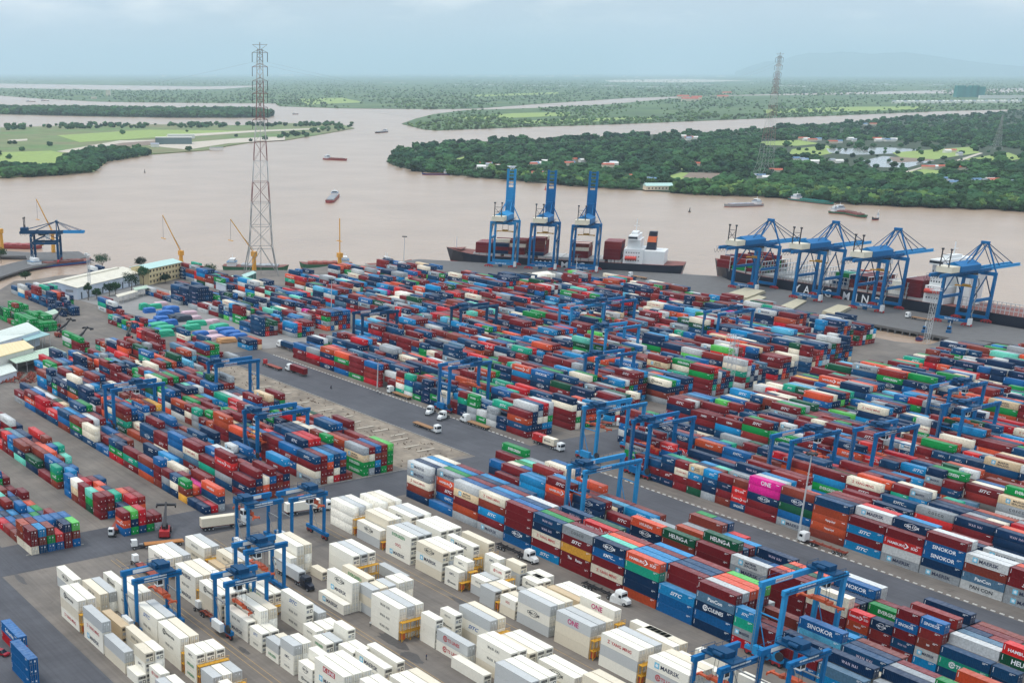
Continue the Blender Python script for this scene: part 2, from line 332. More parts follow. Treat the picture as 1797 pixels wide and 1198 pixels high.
for (x, y, rx, ry) in ((-232, 175, 7, 2.6), (-222, 173.5, 5, 2), (-268, 192, 6, 3), (-247, 139.5, 3, 1), (-322, 108, 5, 1.2), (-240, 206, 9, 1.5), (-312, 190, 9, 0.8)):
    n = 22; po = [(x + rx * math.cos(2 * math.pi * i / n) * RNG.uniform(0.6, 1.1), y + ry * math.sin(2 * math.pi * i / n) * RNG.uniform(0.6, 1.1)) for i in range(n)]
    sheet('oil_stain', po, 0.016 + 0.001 * RNG.uniform(), stainm, -0.1)

# --- far land, islands: outlines read off the photograph at water level
grass = mat('meadow', lin(96, 122, 66), rough=0.95, var=0.2, scale=0.006, detail=8, col2=lin(120, 118, 82), coord='World')
delta = mat('delta_fields', lin(88, 112, 62), rough=0.95, var=0.25, scale=0.0022, detail=9, col2=lin(62, 90, 52), coord='World')
woodfl = mat('wood_floor', lin(50, 66, 42), rough=0.95, var=0.2, scale=0.01, coord='World')
def far_side(pts, k=1.07): return [(x, YH + (y - YH) * k) for x, y in pts]
I1n = [(678, 284), (690, 290.5), (740, 302), (860, 313), (950, 321), (1050, 329), (1200, 339.5), (1340, 344.5), (1384, 347.5), (1497, 357), (1664, 364), (1797, 369.5), (2000, 377)]
I1f = [(2000, 178), (1797, 188), (1731, 196), (1597, 201), (1497, 209), (1364, 218), (1330, 223), (1200, 227), (1067, 234), (950, 238), (850, 241.5), (760, 248), (700, 255), (680, 272)]
I1 = I1n + far_side(I1f)
I2 = [(705, 218), (743, 227.5), (767, 229.4), (934, 223), (1067, 219), (1200, 213.7), (1340, 208), (1497, 202), (1664, 195), (1797, 192), (2100, 181), (2100, 160), (1215, 169.5), (1174, 174), (1067, 184), (934, 190.5), (814, 194.5), (762, 201), (730, 209)]
I3n = [(-150, 322), (0, 313), (110, 306.5), (165, 302), (187, 284), (262, 272), (367, 264), (400, 257), (444, 250), (501, 247), (554, 238), (600, 230), (622, 226)]
I3 = I3n + [(600, 219.5), (500, 217), (420, 221), (250, 219), (100, 222), (0, 225), (-150, 228)]
I4 = [(-150, 198), (0, 201), (133, 204), (300, 207), (471, 207), (480, 202.5), (440, 198), (300, 197), (0, 193), (-150, 191)]
I5 = [(-300, 160), (0, 168), (63, 173), (167, 178.5), (234, 180), (484, 182), (490, 187), (600, 190.5), (767, 192), (834, 191), (934, 183.6), (1034, 177), (1100, 172.5), (1200, 169.2), (1500, 162), (2100, 148), (2100, 140), (480, 150), (390, 157), (234, 159), (60, 156), (0, 155), (-300, 152)]
for nm, po in (('forest_island', I1), ('farmland_spit', I2), ('meadow_island', I3), ('mangrove_bar', I4), ('far_delta', I5)):
    sheet(nm, pix(po, WZ), -1.6, {'forest_island': woodfl, 'meadow_island': grass, 'mangrove_bar': woodfl}.get(nm, delta), -4.5)
# mainland to the horizon
ML = pix([(-900, 143), (0, 147), (350, 152), (480, 150), (1200, 146), (2100, 141), (3200, 138)], WZ)
a0, a1 = ML[0], ML[-1]
far = []
for k in range(0, 13):
    a = YAW + R(70) - R(150) * k / 12; far.append((-math.sin(a) * 85000, math.cos(a) * 85000))
o = MB().prism(ML + far[::-1], -4.5, -1.5).build('mainland', delta); o['kind'] = 'structure'

# field, road and pond patches on the islands
def patch(name, pts, m, dz, lift=-1.55):
    return sheet(name, pix(pts, -1.6), lift + dz, m, -1.9)
lime = mat('young_rice', lin(138, 158, 84), rough=0.95, var=0.15, scale=0.02, coord='World')
pond = mat('flooded_field', lin(150, 150, 148), rough=0.15, var=0.15, scale=0.02, coord='World')
soil = mat('ploughed_soil', lin(128, 112, 98), rough=0.95, var=0.2, scale=0.02, coord='World')
pale = mat('pale_sand_road', lin(190, 180, 164), rough=0.95, var=0.12, scale=0.05, coord='World')
for i, (m, pts) in enumerate([
    (lime, [(1330, 249), (1400, 246), (1440, 252), (1400, 256), (1345, 255)]), (lime, [(1390, 262), (1450, 255), (1480, 265), (1430, 275), (1385, 270)]),
    (pond, [(1450, 261), (1560, 259), (1635, 264), (1610, 268), (1500, 272), (1455, 268)]), (pond, [(1515, 282), (1550, 274), (1640, 282), (1590, 295), (1530, 293)]),
    (soil, [(1560, 276), (1640, 274), (1640, 282), (1570, 286)]), (lime, [(1565, 268), (1700, 258), (1720, 268), (1640, 280), (1580, 276)]), (lime, [(1690, 280), (1770, 268), (1797, 278), (1750, 286)]),
    (lime, [(1570, 307), (1620, 297), (1680, 302), (1640, 312)]), (pale, [(1563, 309), (1618, 293), (1622, 294), (1570, 310)]), (pale, [(1670, 284), (1720, 268), (1725, 269), (1677, 286)]),
    (lime, [(1090, 296), (1180, 293), (1200, 297), (1120, 302)]), (lime, [(1150, 315), (1195, 303), (1240, 306), (1200, 320)]), (soil, [(1197, 312), (1210, 303), (1290, 305), (1270, 314)]), (pond, [(1255, 326), (1280, 322), (1297, 325), (1290, 329)]),
    (lime, [(790, 282), (815, 275), (828, 281), (810, 287)]), (lime, [(1190, 320), (1240, 318), (1250, 322), (1200, 326)]),
    (lime, [(1340, 193), (1480, 188), (1640, 187), (1640, 191), (1480, 196), (1345, 199)]), (lime, [(800, 207), (900, 199), (1000, 197), (1000, 203), (830, 210)]), (lime, [(850, 216), (1000, 209), (1150, 205), (1150, 209), (980, 216)]),
    (lime, [(0, 268), (90, 265), (140, 275), (100, 300), (0, 296)]), (lime, [(100, 238), (260, 228), (430, 230), (300, 240), (140, 250)]), (soil, [(150, 255), (280, 244), (285, 252), (180, 263)]),
    (pale, [(100, 266), (210, 247), (290, 246), (215, 251), (120, 268)]), (pale, [(290, 238), (450, 229), (560, 225), (560, 227), (450, 232), (300, 242)]), (pale, [(260, 256), (420, 243), (500, 240), (500, 246), (400, 252), (330, 263)]), (pale, [(15, 246), (48, 244), (48, 247), (15, 249)]),
    (lime, [(520, 174), (600, 172), (640, 180), (540, 184)]), (lime, [(830, 167), (980, 162), (980, 165), (840, 170)]), (pale, [(1060, 141), (1200, 139), (1320, 142), (1200, 145), (1070, 144)])]):
    patch('field_patch', pts, m, 0.05 + 0.015 * i)

# --- hills beyond the plain
hm = mat('far_hill', lin(66, 88, 78), rough=0.95, var=0.1, scale=0.0006, coord='World')
D = 55000.0
def hill(pts, d, nm, zz=0):
    mb = MB(); n = len(pts); top = []; bot = []; back = []
    for x, y in pts:
        r = ray(x, y); l = math.hypot(r[0], r[1]); top.append((r[0] / l * d, r[1] / l * d, CAMH + r[2] / l * d)); bot.append((r[0] / l * d * 0.93, r[1] / l * d * 0.93, -2)); back.append((r[0] / l * d * 1.1, r[1] / l * d * 1.1, -2))
    mb.v = top + bot + back; mb.f = [(n + i, n + i + 1, i + 1, i) for i in range(n - 1)] + [(i, i + 1, 2 * n + i + 1, 2 * n + i) for i in range(n - 1)]; mb.m = [0] * len(mb.f)
    o = mb.build(nm, hm); o['kind'] = 'structure'
hill([(1290, 126), (1320, 115), (1345, 108), (1370, 107), (1395, 98), (1420, 93), (1450, 94), (1475, 91), (1500, 92), (1530, 95), (1560, 93), (1590, 92), (1615, 95), (1650, 100), (1690, 106), (1740, 112), (1797, 117), (1900, 125)], D, 'hill_range')

# --- woods: many crowns that read as one mass (instanced on points)
def in_poly(px, py, poly):
    n = len(poly); ins = np.zeros(len(px), bool); j = n - 1
    for i in range(n):
        xi, yi = poly[i]; xj, yj = poly[j]
        c = ((yi > py) != (yj > py)) & (px < (xj - xi) * (py - yi) / (yj - yi + 1e-12) + xi); ins ^= c; j = i
    return ins
def scatter_pix(poly, n, keep=None):
    p = np.array(poly); x = RNG.uniform(p[:, 0].min(), p[:, 0].max(), n * 4); y = RNG.uniform(p[:, 1].min(), p[:, 1].max(), n * 4)
    ok = in_poly(x, y, poly) & (x > -120) & (x < 1920)
    x, y = x[ok][:n], y[ok][:n]
    if keep is not None: k = keep(x, y); x, y = x[k], y[k]
    return [at(a, b, -1.6) for a, b in zip(x, y)]
def foliage(name, c1, c2, sc=0.02):
    m = mat(name, c1, rough=0.9, var=0.32, scale=sc, detail=6, col2=c2, coord='World', spec=0.2)
    t = m.node_tree; b = t.nodes['Principled BSDF']; oi = N('ShaderNodeObjectInfo', t); mr = N('ShaderNodeMapRange', t); mr.inputs['To Min'].default_value = 0.5; mr.inputs['To Max'].default_value = 1.7
    t.links.new(oi.outputs['Random'], mr.inputs['Value']); mx = N('ShaderNodeMix', t, data_type='RGBA', blend_type='MULTIPLY'); mx.inputs['Factor'].default_value = 1
    src = b.inputs['Base Color'].links[0].from_socket; t.links.new(src, mx.inputs['A']); t.links.new(mr.outputs['Result'], mx.inputs['B']); t.links.new(mx.outputs['Result'], b.inputs['Base Color'])
    return m
LEAFD = foliage('mangrove_leaves', lin(30, 62, 42), lin(56, 88, 46), 0.006)
LEAFF = foliage('far_leaves', lin(58, 86, 50), lin(86, 108, 58), 0.003)
LEAFM = foliage('mixed_leaves', lin(62, 96, 50), lin(92, 114, 58), 0.01)
def wood(name, pts, sizes, m, label, cat, sub=3, squash=1.0):
    me = bpy.data.meshes.new(name); me.from_pydata([(x, y, -1.6) for x, y in pts], [], [])
    a = me.attributes.new('sc', 'FLOAT', 'POINT'); a.data.foreach_set('value', np.array(sizes, dtype=np.float32))
    o = obj(name, me); tag(o, label, cat, kind='stuff')
    ng = bpy.data.node_groups.new(name + '_nodes', 'GeometryNodeTree'); ng.interface.new_socket('Geometry', in_out='INPUT', socket_type='NodeSocketGeometry'); ng.interface.new_socket('Geometry', in_out='OUTPUT', socket_type='NodeSocketGeometry')
    n = lambda t_, **k: N(t_, ng, **k); L = ng.links.new
    gi, go = n('NodeGroupInput'), n('NodeGroupOutput'); join = n('GeometryNodeJoinGeometry')
    for v in range(3):      # three crown shapes, each a lumpy, leafy volume
        ico = n('GeometryNodeMeshIcoSphere'); ico.inputs['Radius'].default_value = 1; ico.inputs['Subdivisions'].default_value = sub
        sp = n('GeometryNodeSetPosition'); pos = n('GeometryNodeInputPosition'); nz = n('ShaderNodeTexNoise'); nz.inputs['Scale'].default_value = 1.5; nz.inputs['Detail'].default_value = 3; nz.noise_dimensions = '4D'; nz.inputs['W'].default_value = v * 3.7
        mr = n('ShaderNodeMapRange'); mr.inputs['From Min'].default_value = 0.3; mr.inputs['From Max'].default_value = 0.7; mr.inputs['To Min'].default_value = 0.45; mr.inputs['To Max'].default_value = 1.35
        vm = n('ShaderNodeVectorMath', operation='SCALE'); vm2 = n('ShaderNodeVectorMath', operation='MULTIPLY_ADD'); vm2.inputs[1].default_value = (1, 1, 0.75 * squash); vm2.inputs[2].default_value = (0, 0, 0.7 * squash)
        L(pos.outputs[0], nz.inputs['Vector']); L(nz.outputs['Fac'], mr.inputs['Value']); L(pos.outputs[0], vm.inputs[0]); L(mr.outputs['Result'], vm.inputs['Scale']); L(vm.outputs[0], vm2.inputs[0])
        L(ico.outputs['Mesh'], sp.inputs['Geometry']); L(vm2.outputs[0], sp.inputs['Position'])
        sm = n('GeometryNodeSetMaterial'); sm.inputs['Material'].default_value = m; L(sp.outputs['Geometry'], sm.inputs['Geometry'])
        idx = n('GeometryNodeInputIndex'); md = n('ShaderNodeMath', operation='MODULO'); md.inputs[1].default_value = 3; cmp_ = n('FunctionNodeCompare', data_type='INT', operation='EQUAL'); 
        L(idx.outputs[0], md.inputs[0]); L(md.outputs[0], cmp_.inputs[2]); cmp_.inputs[3].default_value = v
        iop = n('GeometryNodeInstanceOnPoints'); na = n('GeometryNodeInputNamedAttribute', data_type='FLOAT'); na.inputs['Name'].default_value = 'sc'
        rv = n('FunctionNodeRandomValue', data_type='FLOAT_VECTOR'); rv.inputs[0].default_value = (-0.15, -0.15, 0); rv.inputs[1].default_value = (0.15, 0.15, 6.28)
        L(gi.outputs[0], iop.inputs['Points']); L(sm.outputs[0], iop.inputs['Instance']); L(cmp_.outputs[0], iop.inputs['Selection']); L(na.outputs[0], iop.inputs['Scale']); L(rv.outputs[0], iop.inputs['Rotation'])
        L(iop.outputs[0], join.inputs[0])
    L(join.outputs[0], go.inputs[0]); md = o.modifiers.new('crowns', 'NODES'); md.node_group = ng
    return o
def clumpy(x, y, s=26.0, thr=0.0, ph=0.0):
    return (np.sin(x / s + ph) + np.sin(y / (s * 0.22) + 1.7 * np.sin(x / (s * 1.9)) + ph) + RNG.normal(0, 0.6, len(x))) > thr
fields = [(1325, 247), (1480, 246), (1600, 250), (1700, 255), (1797, 262), (1797, 288), (1690, 292), (1580, 315), (1490, 298), (1420, 280), (1370, 272), (1325, 258)]
clear = [(790, 282), (815, 275), (830, 281), (810, 288)]
f2 = [(1150, 315), (1195, 303), (1292, 304), (1275, 314), (1245, 323), (1190, 326)]
f3 = [(1085, 295), (1185, 292), (1205, 297), (1115, 303)]
f4 = [(1120, 322), (1180, 325), (1180, 338), (1120, 338)]
f5 = [(1565, 309), (1620, 296), (1690, 300), (1640, 314)]
VIL = [(860, 293, 3), (840, 296, 2), (875, 297, 2), (895, 299, 3), (935, 292, 4), (948, 290, 2), (960, 286, 2), (1000, 289, 3), (1020, 285, 3), (1065, 293, 3), (1080, 290, 3), (945, 308, 2), (955, 313, 2), (1112, 313, 1), (1140, 318, 2), (1215, 245, 3), (1205, 243, 2), (1410, 246, 2), (1430, 247, 2), (1470, 252, 2), (1495, 247, 2), (1545, 247, 3), (1565, 247, 3), (1400, 282, 2), (1418, 285, 2), (1425, 288, 1), (1465, 286, 2), (1630, 296, 3), (1645, 297, 2), (1690, 299, 2), (1720, 322, 2), (1740, 321, 2), (1780, 325, 2), (1665, 325, 2), (1670, 320, 1), (1330, 314, 2), (1338, 315, 1), (1525, 220, 2), (1220, 290, 1), (1365, 302, 1), (1668, 268, 2), (1690, 272, 1)]
def near_house(x, y):
    r = np.zeros(len(x), bool)
    for hx, hy, n_ in VIL: r |= (abs(x - hx) < 13) & (y > hy - 1) & (y < hy + 8)
    return r
k1 = lambda x, y: ~near_house(x, y) & ~(in_poly(x, y, fields) & (RNG.uniform(size=len(x)) > 0.06)) & ~in_poly(x, y, clear) & ~in_poly(x, y, f2) & ~in_poly(x, y, f3) & ~in_poly(x, y, f4) & ~in_poly(x, y, f5)
P1 = scatter_pix(I1, 15000, k1); wood('mangrove_wood', P1, np.clip(RNG.lognormal(1.4, 0.42, len(P1)), 1.8, 10), LEAFD, 'dark green wood covering the island across the river', 'wood')
rim = [(x, y - 1.0) for x, y in I1n] + [(x, y - 15) for x, y in I1n[::-1]]
k1b = lambda x, y: ((x > 1250) | ((x > 850) & (RNG.uniform(size=len(x)) < 0.35))) & ~in_poly(x, y, f4)
P1b = scatter_pix(rim, 2400, k1b); wood('palm_fringe', P1b, RNG.uniform(3.0, 6.0, len(P1b)), LEAFM, 'lighter green palm fringe along the near bank of the island', 'palms', squash=1.3)
P2 = scatter_pix(I2, 3800, lambda x, y: clumpy(x, y, 31, -0.1) | (y > 222 - (x - 760) * 0.0265 - 6)); wood('bank_wood', P2, RNG.uniform(2.5, 6.5, len(P2)), LEAFF, 'tree belts on the farmland spit beyond the channel', 'wood', sub=2)
r3 = [(x, y - 1.5) for x, y in I3n] + [(x, y - 9) for x, y in I3n[::-1]]
P3 = scatter_pix(r3, 900, lambda x, y: (x < 262) | (x > 470) & (x < 500) | (x > 500) & (RNG.uniform(size=len(x)) < 0.6))
blob = [(0, 312), (110, 306), (165, 301), (185, 284), (262, 271), (230, 262), (165, 262), (110, 280), (100, 296), (40, 294), (0, 292)]
P3 += scatter_pix(blob, 700); top3 = [(0, 229), (150, 226), (420, 224), (600, 221), (600, 217), (420, 219), (150, 219), (0, 222)]
P3 += scatter_pix(top3, 420, lambda x, y: clumpy(x, y, 17, -0.2)); P3 += scatter_pix(I3, 160, lambda x, y: clumpy(x, y, 12, 1.0))
wood('shore_wood', P3, RNG.uniform(3.5, 7.5, len(P3)), LEAFD, 'riverside trees round the meadow island', 'wood')
P4 = scatter_pix([(x, y - 1) for x, y in I4], 2600); wood('mangrove_bar_wood', P4, RNG.uniform(8, 15, len(P4)), LEAFD, 'long dark wood on the narrow river bar', 'wood')
P5 = scatter_pix(I5, 6000, lambda x, y: clumpy(x, y, 37, -0.6)); wood('delta_wood', P5, RNG.uniform(3, 7.5, len(P5)), LEAFF, 'scattered woods on the far delta', 'wood', sub=2)
M6 = [(-100, 134), (1900, 134), (1900, 168), (1230, 168), (1100, 160), (700, 156), (480, 150), (350, 150), (0, 146), (-100, 145)]
P6 = scatter_pix(M6, 7000, lambda x, y: clumpy(x, y, 45, -0.4, 1.0)); wood('mainland_wood', P6, RNG.uniform(4, 9, len(P6)), LEAFF, 'woods on the plain below the horizon', 'wood', sub=2)
# ================================================================== SHIPPING CONTAINERS
PAL = {k: lin(*v) for k, v in dict(
    m=(108, 18, 24), M=(124, 34, 30), w=(116, 46, 32), o=(202, 76, 42), h=(164, 64, 30), r=(172, 8, 26), R=(194, 32, 30), n=(0, 40, 74), N=(0, 60, 98), b=(0, 86, 142), s=(0, 122, 174), k=(84, 168, 200),
    e=(74, 108, 132), g=(0, 128, 58), d=(6, 72, 46), G=(84, 176, 76), t=(10, 146, 116), T=(96, 188, 166), a=(142, 147, 150), l=(190, 192, 190), c=(224, 213, 190), C=(204, 180, 144), p=(200, 0, 124), y=(208, 150, 46), W=(238, 233, 218)).items()}
CNAME = dict(m='maroon', M='brown red', w='brown', o='orange', h='rust orange', r='red', R='bright red', n='navy', N='dark blue', b='blue', s='sky blue', k='pale blue', e='steel blue', g='green', d='dark green', G='light green', t='teal', T='pale teal', a='grey', l='light grey', c='cream', C='tan', p='magenta', y='yellow', W='white')
LW, LK, LR, LP, LB, LG, LN = lin(236, 238, 240), lin(40, 44, 52), lin(188, 44, 52), lin(190, 20, 110), lin(24, 96, 168), lin(16, 140, 80), lin(30, 42, 74)
LNAME = {'W': 'white', 'K': 'dark', 'R': 'red', 'P': 'magenta', 'B': 'blue', 'G': 'green', 'N': 'navy', 'V': 'pink'}
LCOL = {'W': LW, 'K': LK, 'R': LR, 'P': LP, 'B': LB, 'G': LG, 'N': LN, 'V': lin(206, 190, 206)}
# lettering: text, letter height, width on a 40 foot side, shear, spacing, emblem
TEXTS = {'MAERSK': ('MAERSK', 1.05, 5.6, 0, 1.0, 'star'), 'SEALAND': ('MAERSK\nSEALAND', 0.80, 4.4, 0, 1.0, 'star'), 'SITC': ('SITC', 1.05, 4.0, 0.35, 1.0, None), 'YM': ('YANG MING', 0.85, 6.6, 0, 1.0, 'gate'),
         'CMA': ('CMA CGM', 0.85, 4.6, 0, 1.0, 'arcs'), 'HS': ('HAMBURG      SÜD', 0.95, 9.6, 0, 1.0, 'arrow'), 'EG': ('EVERGREEN', 1.0, 6.4, 0, 1.0, None), 'HA': ('HEUNG-A', 1.25, 7.0, 0, 1.0, None),
         'SK': ('SINOKOR', 1.15, 7.2, 0, 1.0, None), 'KM': ('KMTC', 0.95, 3.6, 0.2, 1.0, 'line'), 'ONE': ('ONE', 1.45, 3.9, 0, 1.0, None), 'HY': ('HYUNDAI', 0.9, 5.0, 0, 1.0, None), 'CO': ('COSCO', 0.85, 5.0, 0, 1.5, None),
         'TS': ('TS LINES', 0.9, 4.6, 0, 1.0, 'disc'), 'PC': ('PAN CON', 1.05, 6.6, 0, 1.0, None), 'PN': ('PanCon', 1.0, 4.6, 0, 1.0, None), 'CU': ('CULINES', 1.05, 4.8, 0, 1.0, 'wheel'), 'WH': ('WAN HAI', 0.75, 4.2, 0, 1.35, None),
         'HL': ('Hapag-Lloyd', 0.9, 3.4, 0, 1.0, None), 'DAL': ('DAL', 1.2, 3.2, 0.2, 1.0, None), 'RCL': ('R C L', 1.0, 3.2, 0, 1.0, None), 'KL': ('K LINE', 0.95, 4.4, 0, 1.0, 'panel'), 'IA': ('Interasia', 0.85, 4.6, 0, 1.0, 'disc'),
         'XF': ('The     Factor', 0.9, 6.0, 0, 1.0, None), 'CS': ('CHINA SHIPPING', 0.6, 6.0, 0, 1.6, None), 'OO': ('OOCL', 0.95, 3.0, 0, 1.0, None), 'ZM': ('ZIM', 0.6, 1.5, 0, 1.0, None), 'SF': ('Safmarine', 1.2, 6.0, 0.2, 1.0, None), 'TX': ('tex', 0.8, 1.6, 0, 1.0, None), 'HM': ('HMM', 0.9, 2.6, 0, 1.0, None), 'UA': ('UASC', 0.8, 2.6, 0, 1.0, None)}
# code = colour letter + optional (text key, letter colour)
CODES = {'mS': ('m', 'SITC', 'W'), 'sS': ('s', 'SITC', 'W'), 'bS': ('b', 'SITC', 'W'), 'nS': ('n', 'SITC', 'W'), 'oS': ('h', 'SITC', 'W'), 'tS': ('t', 'SITC', 'W'), 'rS': ('r', 'SITC', 'W'), 'aM': ('a', 'MAERSK', 'N'), 'lM': ('l', 'MAERSK', 'N'), 'cM': ('C', 'SEALAND', 'K'), 'lD': ('l', 'SEALAND', 'N'),
         'cY': ('c', 'YM', 'R'), 'nC': ('n', 'CMA', 'W'), 'NC': ('N', 'CMA', 'W'), 'oH': ('o', 'HS', 'W'), 'rH': ('R', 'HS', 'W'), 'gE': ('g', 'EG', 'W'), 'dA': ('d', 'HA', 'W'), 'bK': ('b', 'KM', 'W'), 'NK': ('N', 'KM', 'W'), 'bI': ('b', 'SK', 'W'), 'NI': ('N', 'SK', 'W'), 'pO': ('p', 'ONE', 'W'), 'oY': ('o', 'HY', 'W'), 'aO': ('a', 'CO', 'K'), 'lO': ('l', 'CO', 'K'),
         'rT': ('R', 'TS', 'W'), 'tT': ('t', 'TS', 'W'), 'lP': ('l', 'PC', 'K'), 'eP': ('e', 'PN', 'W'), 'nU': ('n', 'CU', 'W'), 'nW': ('n', 'WH', 'V'), 'NW': ('N', 'WH', 'V'), 'hL': ('h', 'HL', 'W'), 'bD': ('b', 'DAL', 'W'), 'eR': ('b', 'RCL', 'W'), 'dS': ('d', 'CS', 'W'), 'mX': ('m', 'XF', 'W'), 'mT': ('m', 'TS', 'W'), 'bF': ('b', 'SF', 'W'), 'wT': ('w', 'TX', 'W'), 'rU': ('m', 'HM', 'W'), 'cI': ('c', 'IA', 'K'), 'cU': ('c', 'UA', 'K')}
for k in PAL: CODES[k] = (k, None, None)
RC = {'W0': ('W', None, None), 'c0': ('c', None, None), 'l0': ('l', None, None), 'C0': ('C', None, None), 'WH': ('W', 'WH', 'K'), 'cH': ('c', 'WH', 'K'), 'WM': ('W', 'MAERSK', 'N'), 'WS': ('W', 'SITC', 'B'), 'WO': ('W', 'ONE', 'P'), 'lO': ('l', 'ONE', 'P'), 'WE': ('W', 'EG', 'G'), 'WY': ('W', 'YM', 'R'), 'WC': ('W', 'CMA', 'K'), 'cC': ('c', 'CMA', 'K'), 'WI': ('W', 'IA', 'K'), 'WK': ('W', 'KM', 'N'), 'WT': ('W', 'TS', 'R'), 'lT': ('l', 'TS', 'R'), 'WL': ('W', 'OO', 'R'), 'WZ': ('W', 'ZM', 'K'), 'Wk': ('W', 'KL', 'W'), 'WA': ('c', 'EG', 'G')}

# ---- lettering meshes (flat print, one per text and size)
_TM = {}
def text_mesh(key, s):
    """print on the -y side, centred at the origin, x along the side"""
    if (key, s) in _TM: return _TM[(key, s)]
    txt, hgt, wid, shear, spc, emb = TEXTS[key]; hgt *= min(1, s * 1.25); wid *= s
    cu = bpy.data.curves.new('t', 'FONT'); cu.body = txt; cu.shear = shear; cu.space_character = spc; cu.resolution_u = 2; cu.offset = 0.022; cu.space_line = 0.95; cu.align_x = 'CENTER'
    o = bpy.data.objects.new('t', cu); COL.objects.link(o); dg = bpy.context.evaluated_depsgraph_get(); dg.update()
    me = bpy.data.meshes.new_from_object(o.evaluated_get(dg)); bpy.data.objects.remove(o); bpy.data.curves.remove(cu)
    n = len(me.vertices); v = np.empty(n * 3, np.float32); me.vertices.foreach_get('co', v); v = v.reshape(-1, 3)
    lo, hi = v.min(0), v.max(0); lines = txt.count('\n') + 1
    x = (v[:, 0] - (lo[0] + hi[0]) / 2) / (hi[0] - lo[0]) * wid; z = (v[:, 1] - (lo[1] + hi[1]) / 2) / (hi[1] - lo[1]) * hgt * (1 if lines == 1 else 1.9)
    mb = MB(); mb.v = [(float(a), 0.0, float(c)) for a, c in zip(x, z)]; mb.f = [tuple(p.vertices) for p in me.polygons]; mb.m = [0] * len(mb.f); bpy.data.meshes.remove(me)
    def disc(cx, cz, r, mi, y, n=14, a0=0, pts=None):
        ps = pts or [(cx + r * math.cos(2 * math.pi * k / n + a0), cz + r * math.sin(2 * math.pi * k / n + a0)) for k in range(n)]
        mb.add([(px, y, pz) for px, pz in ps], [tuple(range(len(ps)))], mi)
    e = hgt
    if emb == 'star':
        cx = -wid / 2 - 0.95 * s - 0.2; q = 0.72 * (0.7 + 0.3 * s); disc(cx, 0, 0, 1, 0.0, pts=[(cx - q, -q), (cx + q, -q), (cx + q, q), (cx - q, q)])
        ps = [];
        for k in range(14): rr = q * (0.86 if k % 2 == 0 else 0.42); ps.append((cx + rr * math.sin(2 * math.pi * k / 14), rr * math.cos(2 * math.pi * k / 14)))
        disc(cx, 0, 0, 2, -0.006, pts=ps)
    elif emb == 'gate':
        cx = -wid / 2 - 0.8 * s
        for dz in (0.42, -0.42): disc(0, 0, 0, 0, 0, pts=[(cx - 0.5 * e, (dz - 0.08) * e), (cx + 0.5 * e, (dz - 0.08) * e), (cx + 0.5 * e, (dz + 0.08) * e), (cx - 0.5 * e, (dz + 0.08) * e)])
        disc(0, 0, 0, 0, 0, pts=[(cx - 0.12 * e, -0.34 * e), (cx + 0.12 * e, -0.34 * e), (cx + 0.12 * e, 0.34 * e), (cx - 0.12 * e, 0.34 * e)])
    elif emb == 'arcs':
        for sg in (1, -1):
            for k in range(7):
                a0, a1 = sg * (0.5 + 0.3 * k), sg * (0.5 + 0.3 * (k + 1)); f = lambda a, r: (r * 1.5 * math.cos(a) * s, sg * 0.20 * e + r * 0.62 * math.sin(a))
                pts = [f(a0, 1.0), f(a1, 1.0), f(a1, 1.16), f(a0, 1.16)]; disc(0, 0, 0, 0, 0, pts=pts if sg > 0 else pts[::-1])
    elif emb == 'arrow':
        cx = 1.35 * s; q = e * 0.9
        disc(0, 0, 0, 0, 0, pts=[(cx - q, 0.95 * q), (cx - 0.45 * q, 0.95 * q), (cx + 0.75 * q, 0.0), (cx + 0.1 * q, 0.0)])
        disc(0, 0, 0, 0, 0, pts=[(cx - q, -0.95 * q), (cx + 0.1 * q, -0.02), (cx + 0.75 * q, -0.02), (cx - 0.45 * q, -0.95 * q)])
    elif emb == 'line': disc(0, 0, 0, 0, 0, pts=[(wid / 2 + 0.1, -hgt / 2), (wid / 2 + 0.9 * s, -hgt / 2), (wid / 2 + 0.9 * s, -hgt / 2 + 0.14), (wid / 2 + 0.1, -hgt / 2 + 0.14)])
    elif emb in ('disc', 'wheel'):
        cx = -wid / 2 - 0.95 * s
        for k in range(10):
            a0, a1 = 0.6 * k, 0.6 * k + 0.46; f = lambda a, r: (cx + r * math.cos(a), r * math.sin(a)); disc(0, 0, 0, 0, 0, pts=[f(a0, 0.40 * s), f(a0, 0.85 * s), f(a1, 0.85 * s), f(a1, 0.40 * s)])
        disc(cx, 0, 0.22 * s, 0, 0)
    elif emb == 'panel':
        disc(0, 0, 0, 3, 0.006, pts=[(-wid / 2 - 0.3, -hgt * 0.72), (wid / 2 + 0.3, -hgt * 0.72), (wid / 2 + 0.3, hgt * 0.72), (-wid / 2 - 0.3, hgt * 0.72)])
    me = mb.mesh('lettering', [PRINT, PRINTBLUE, PRINTWHITE, RED]); me['w'] = wid
    _TM[(key, s)] = me; return me

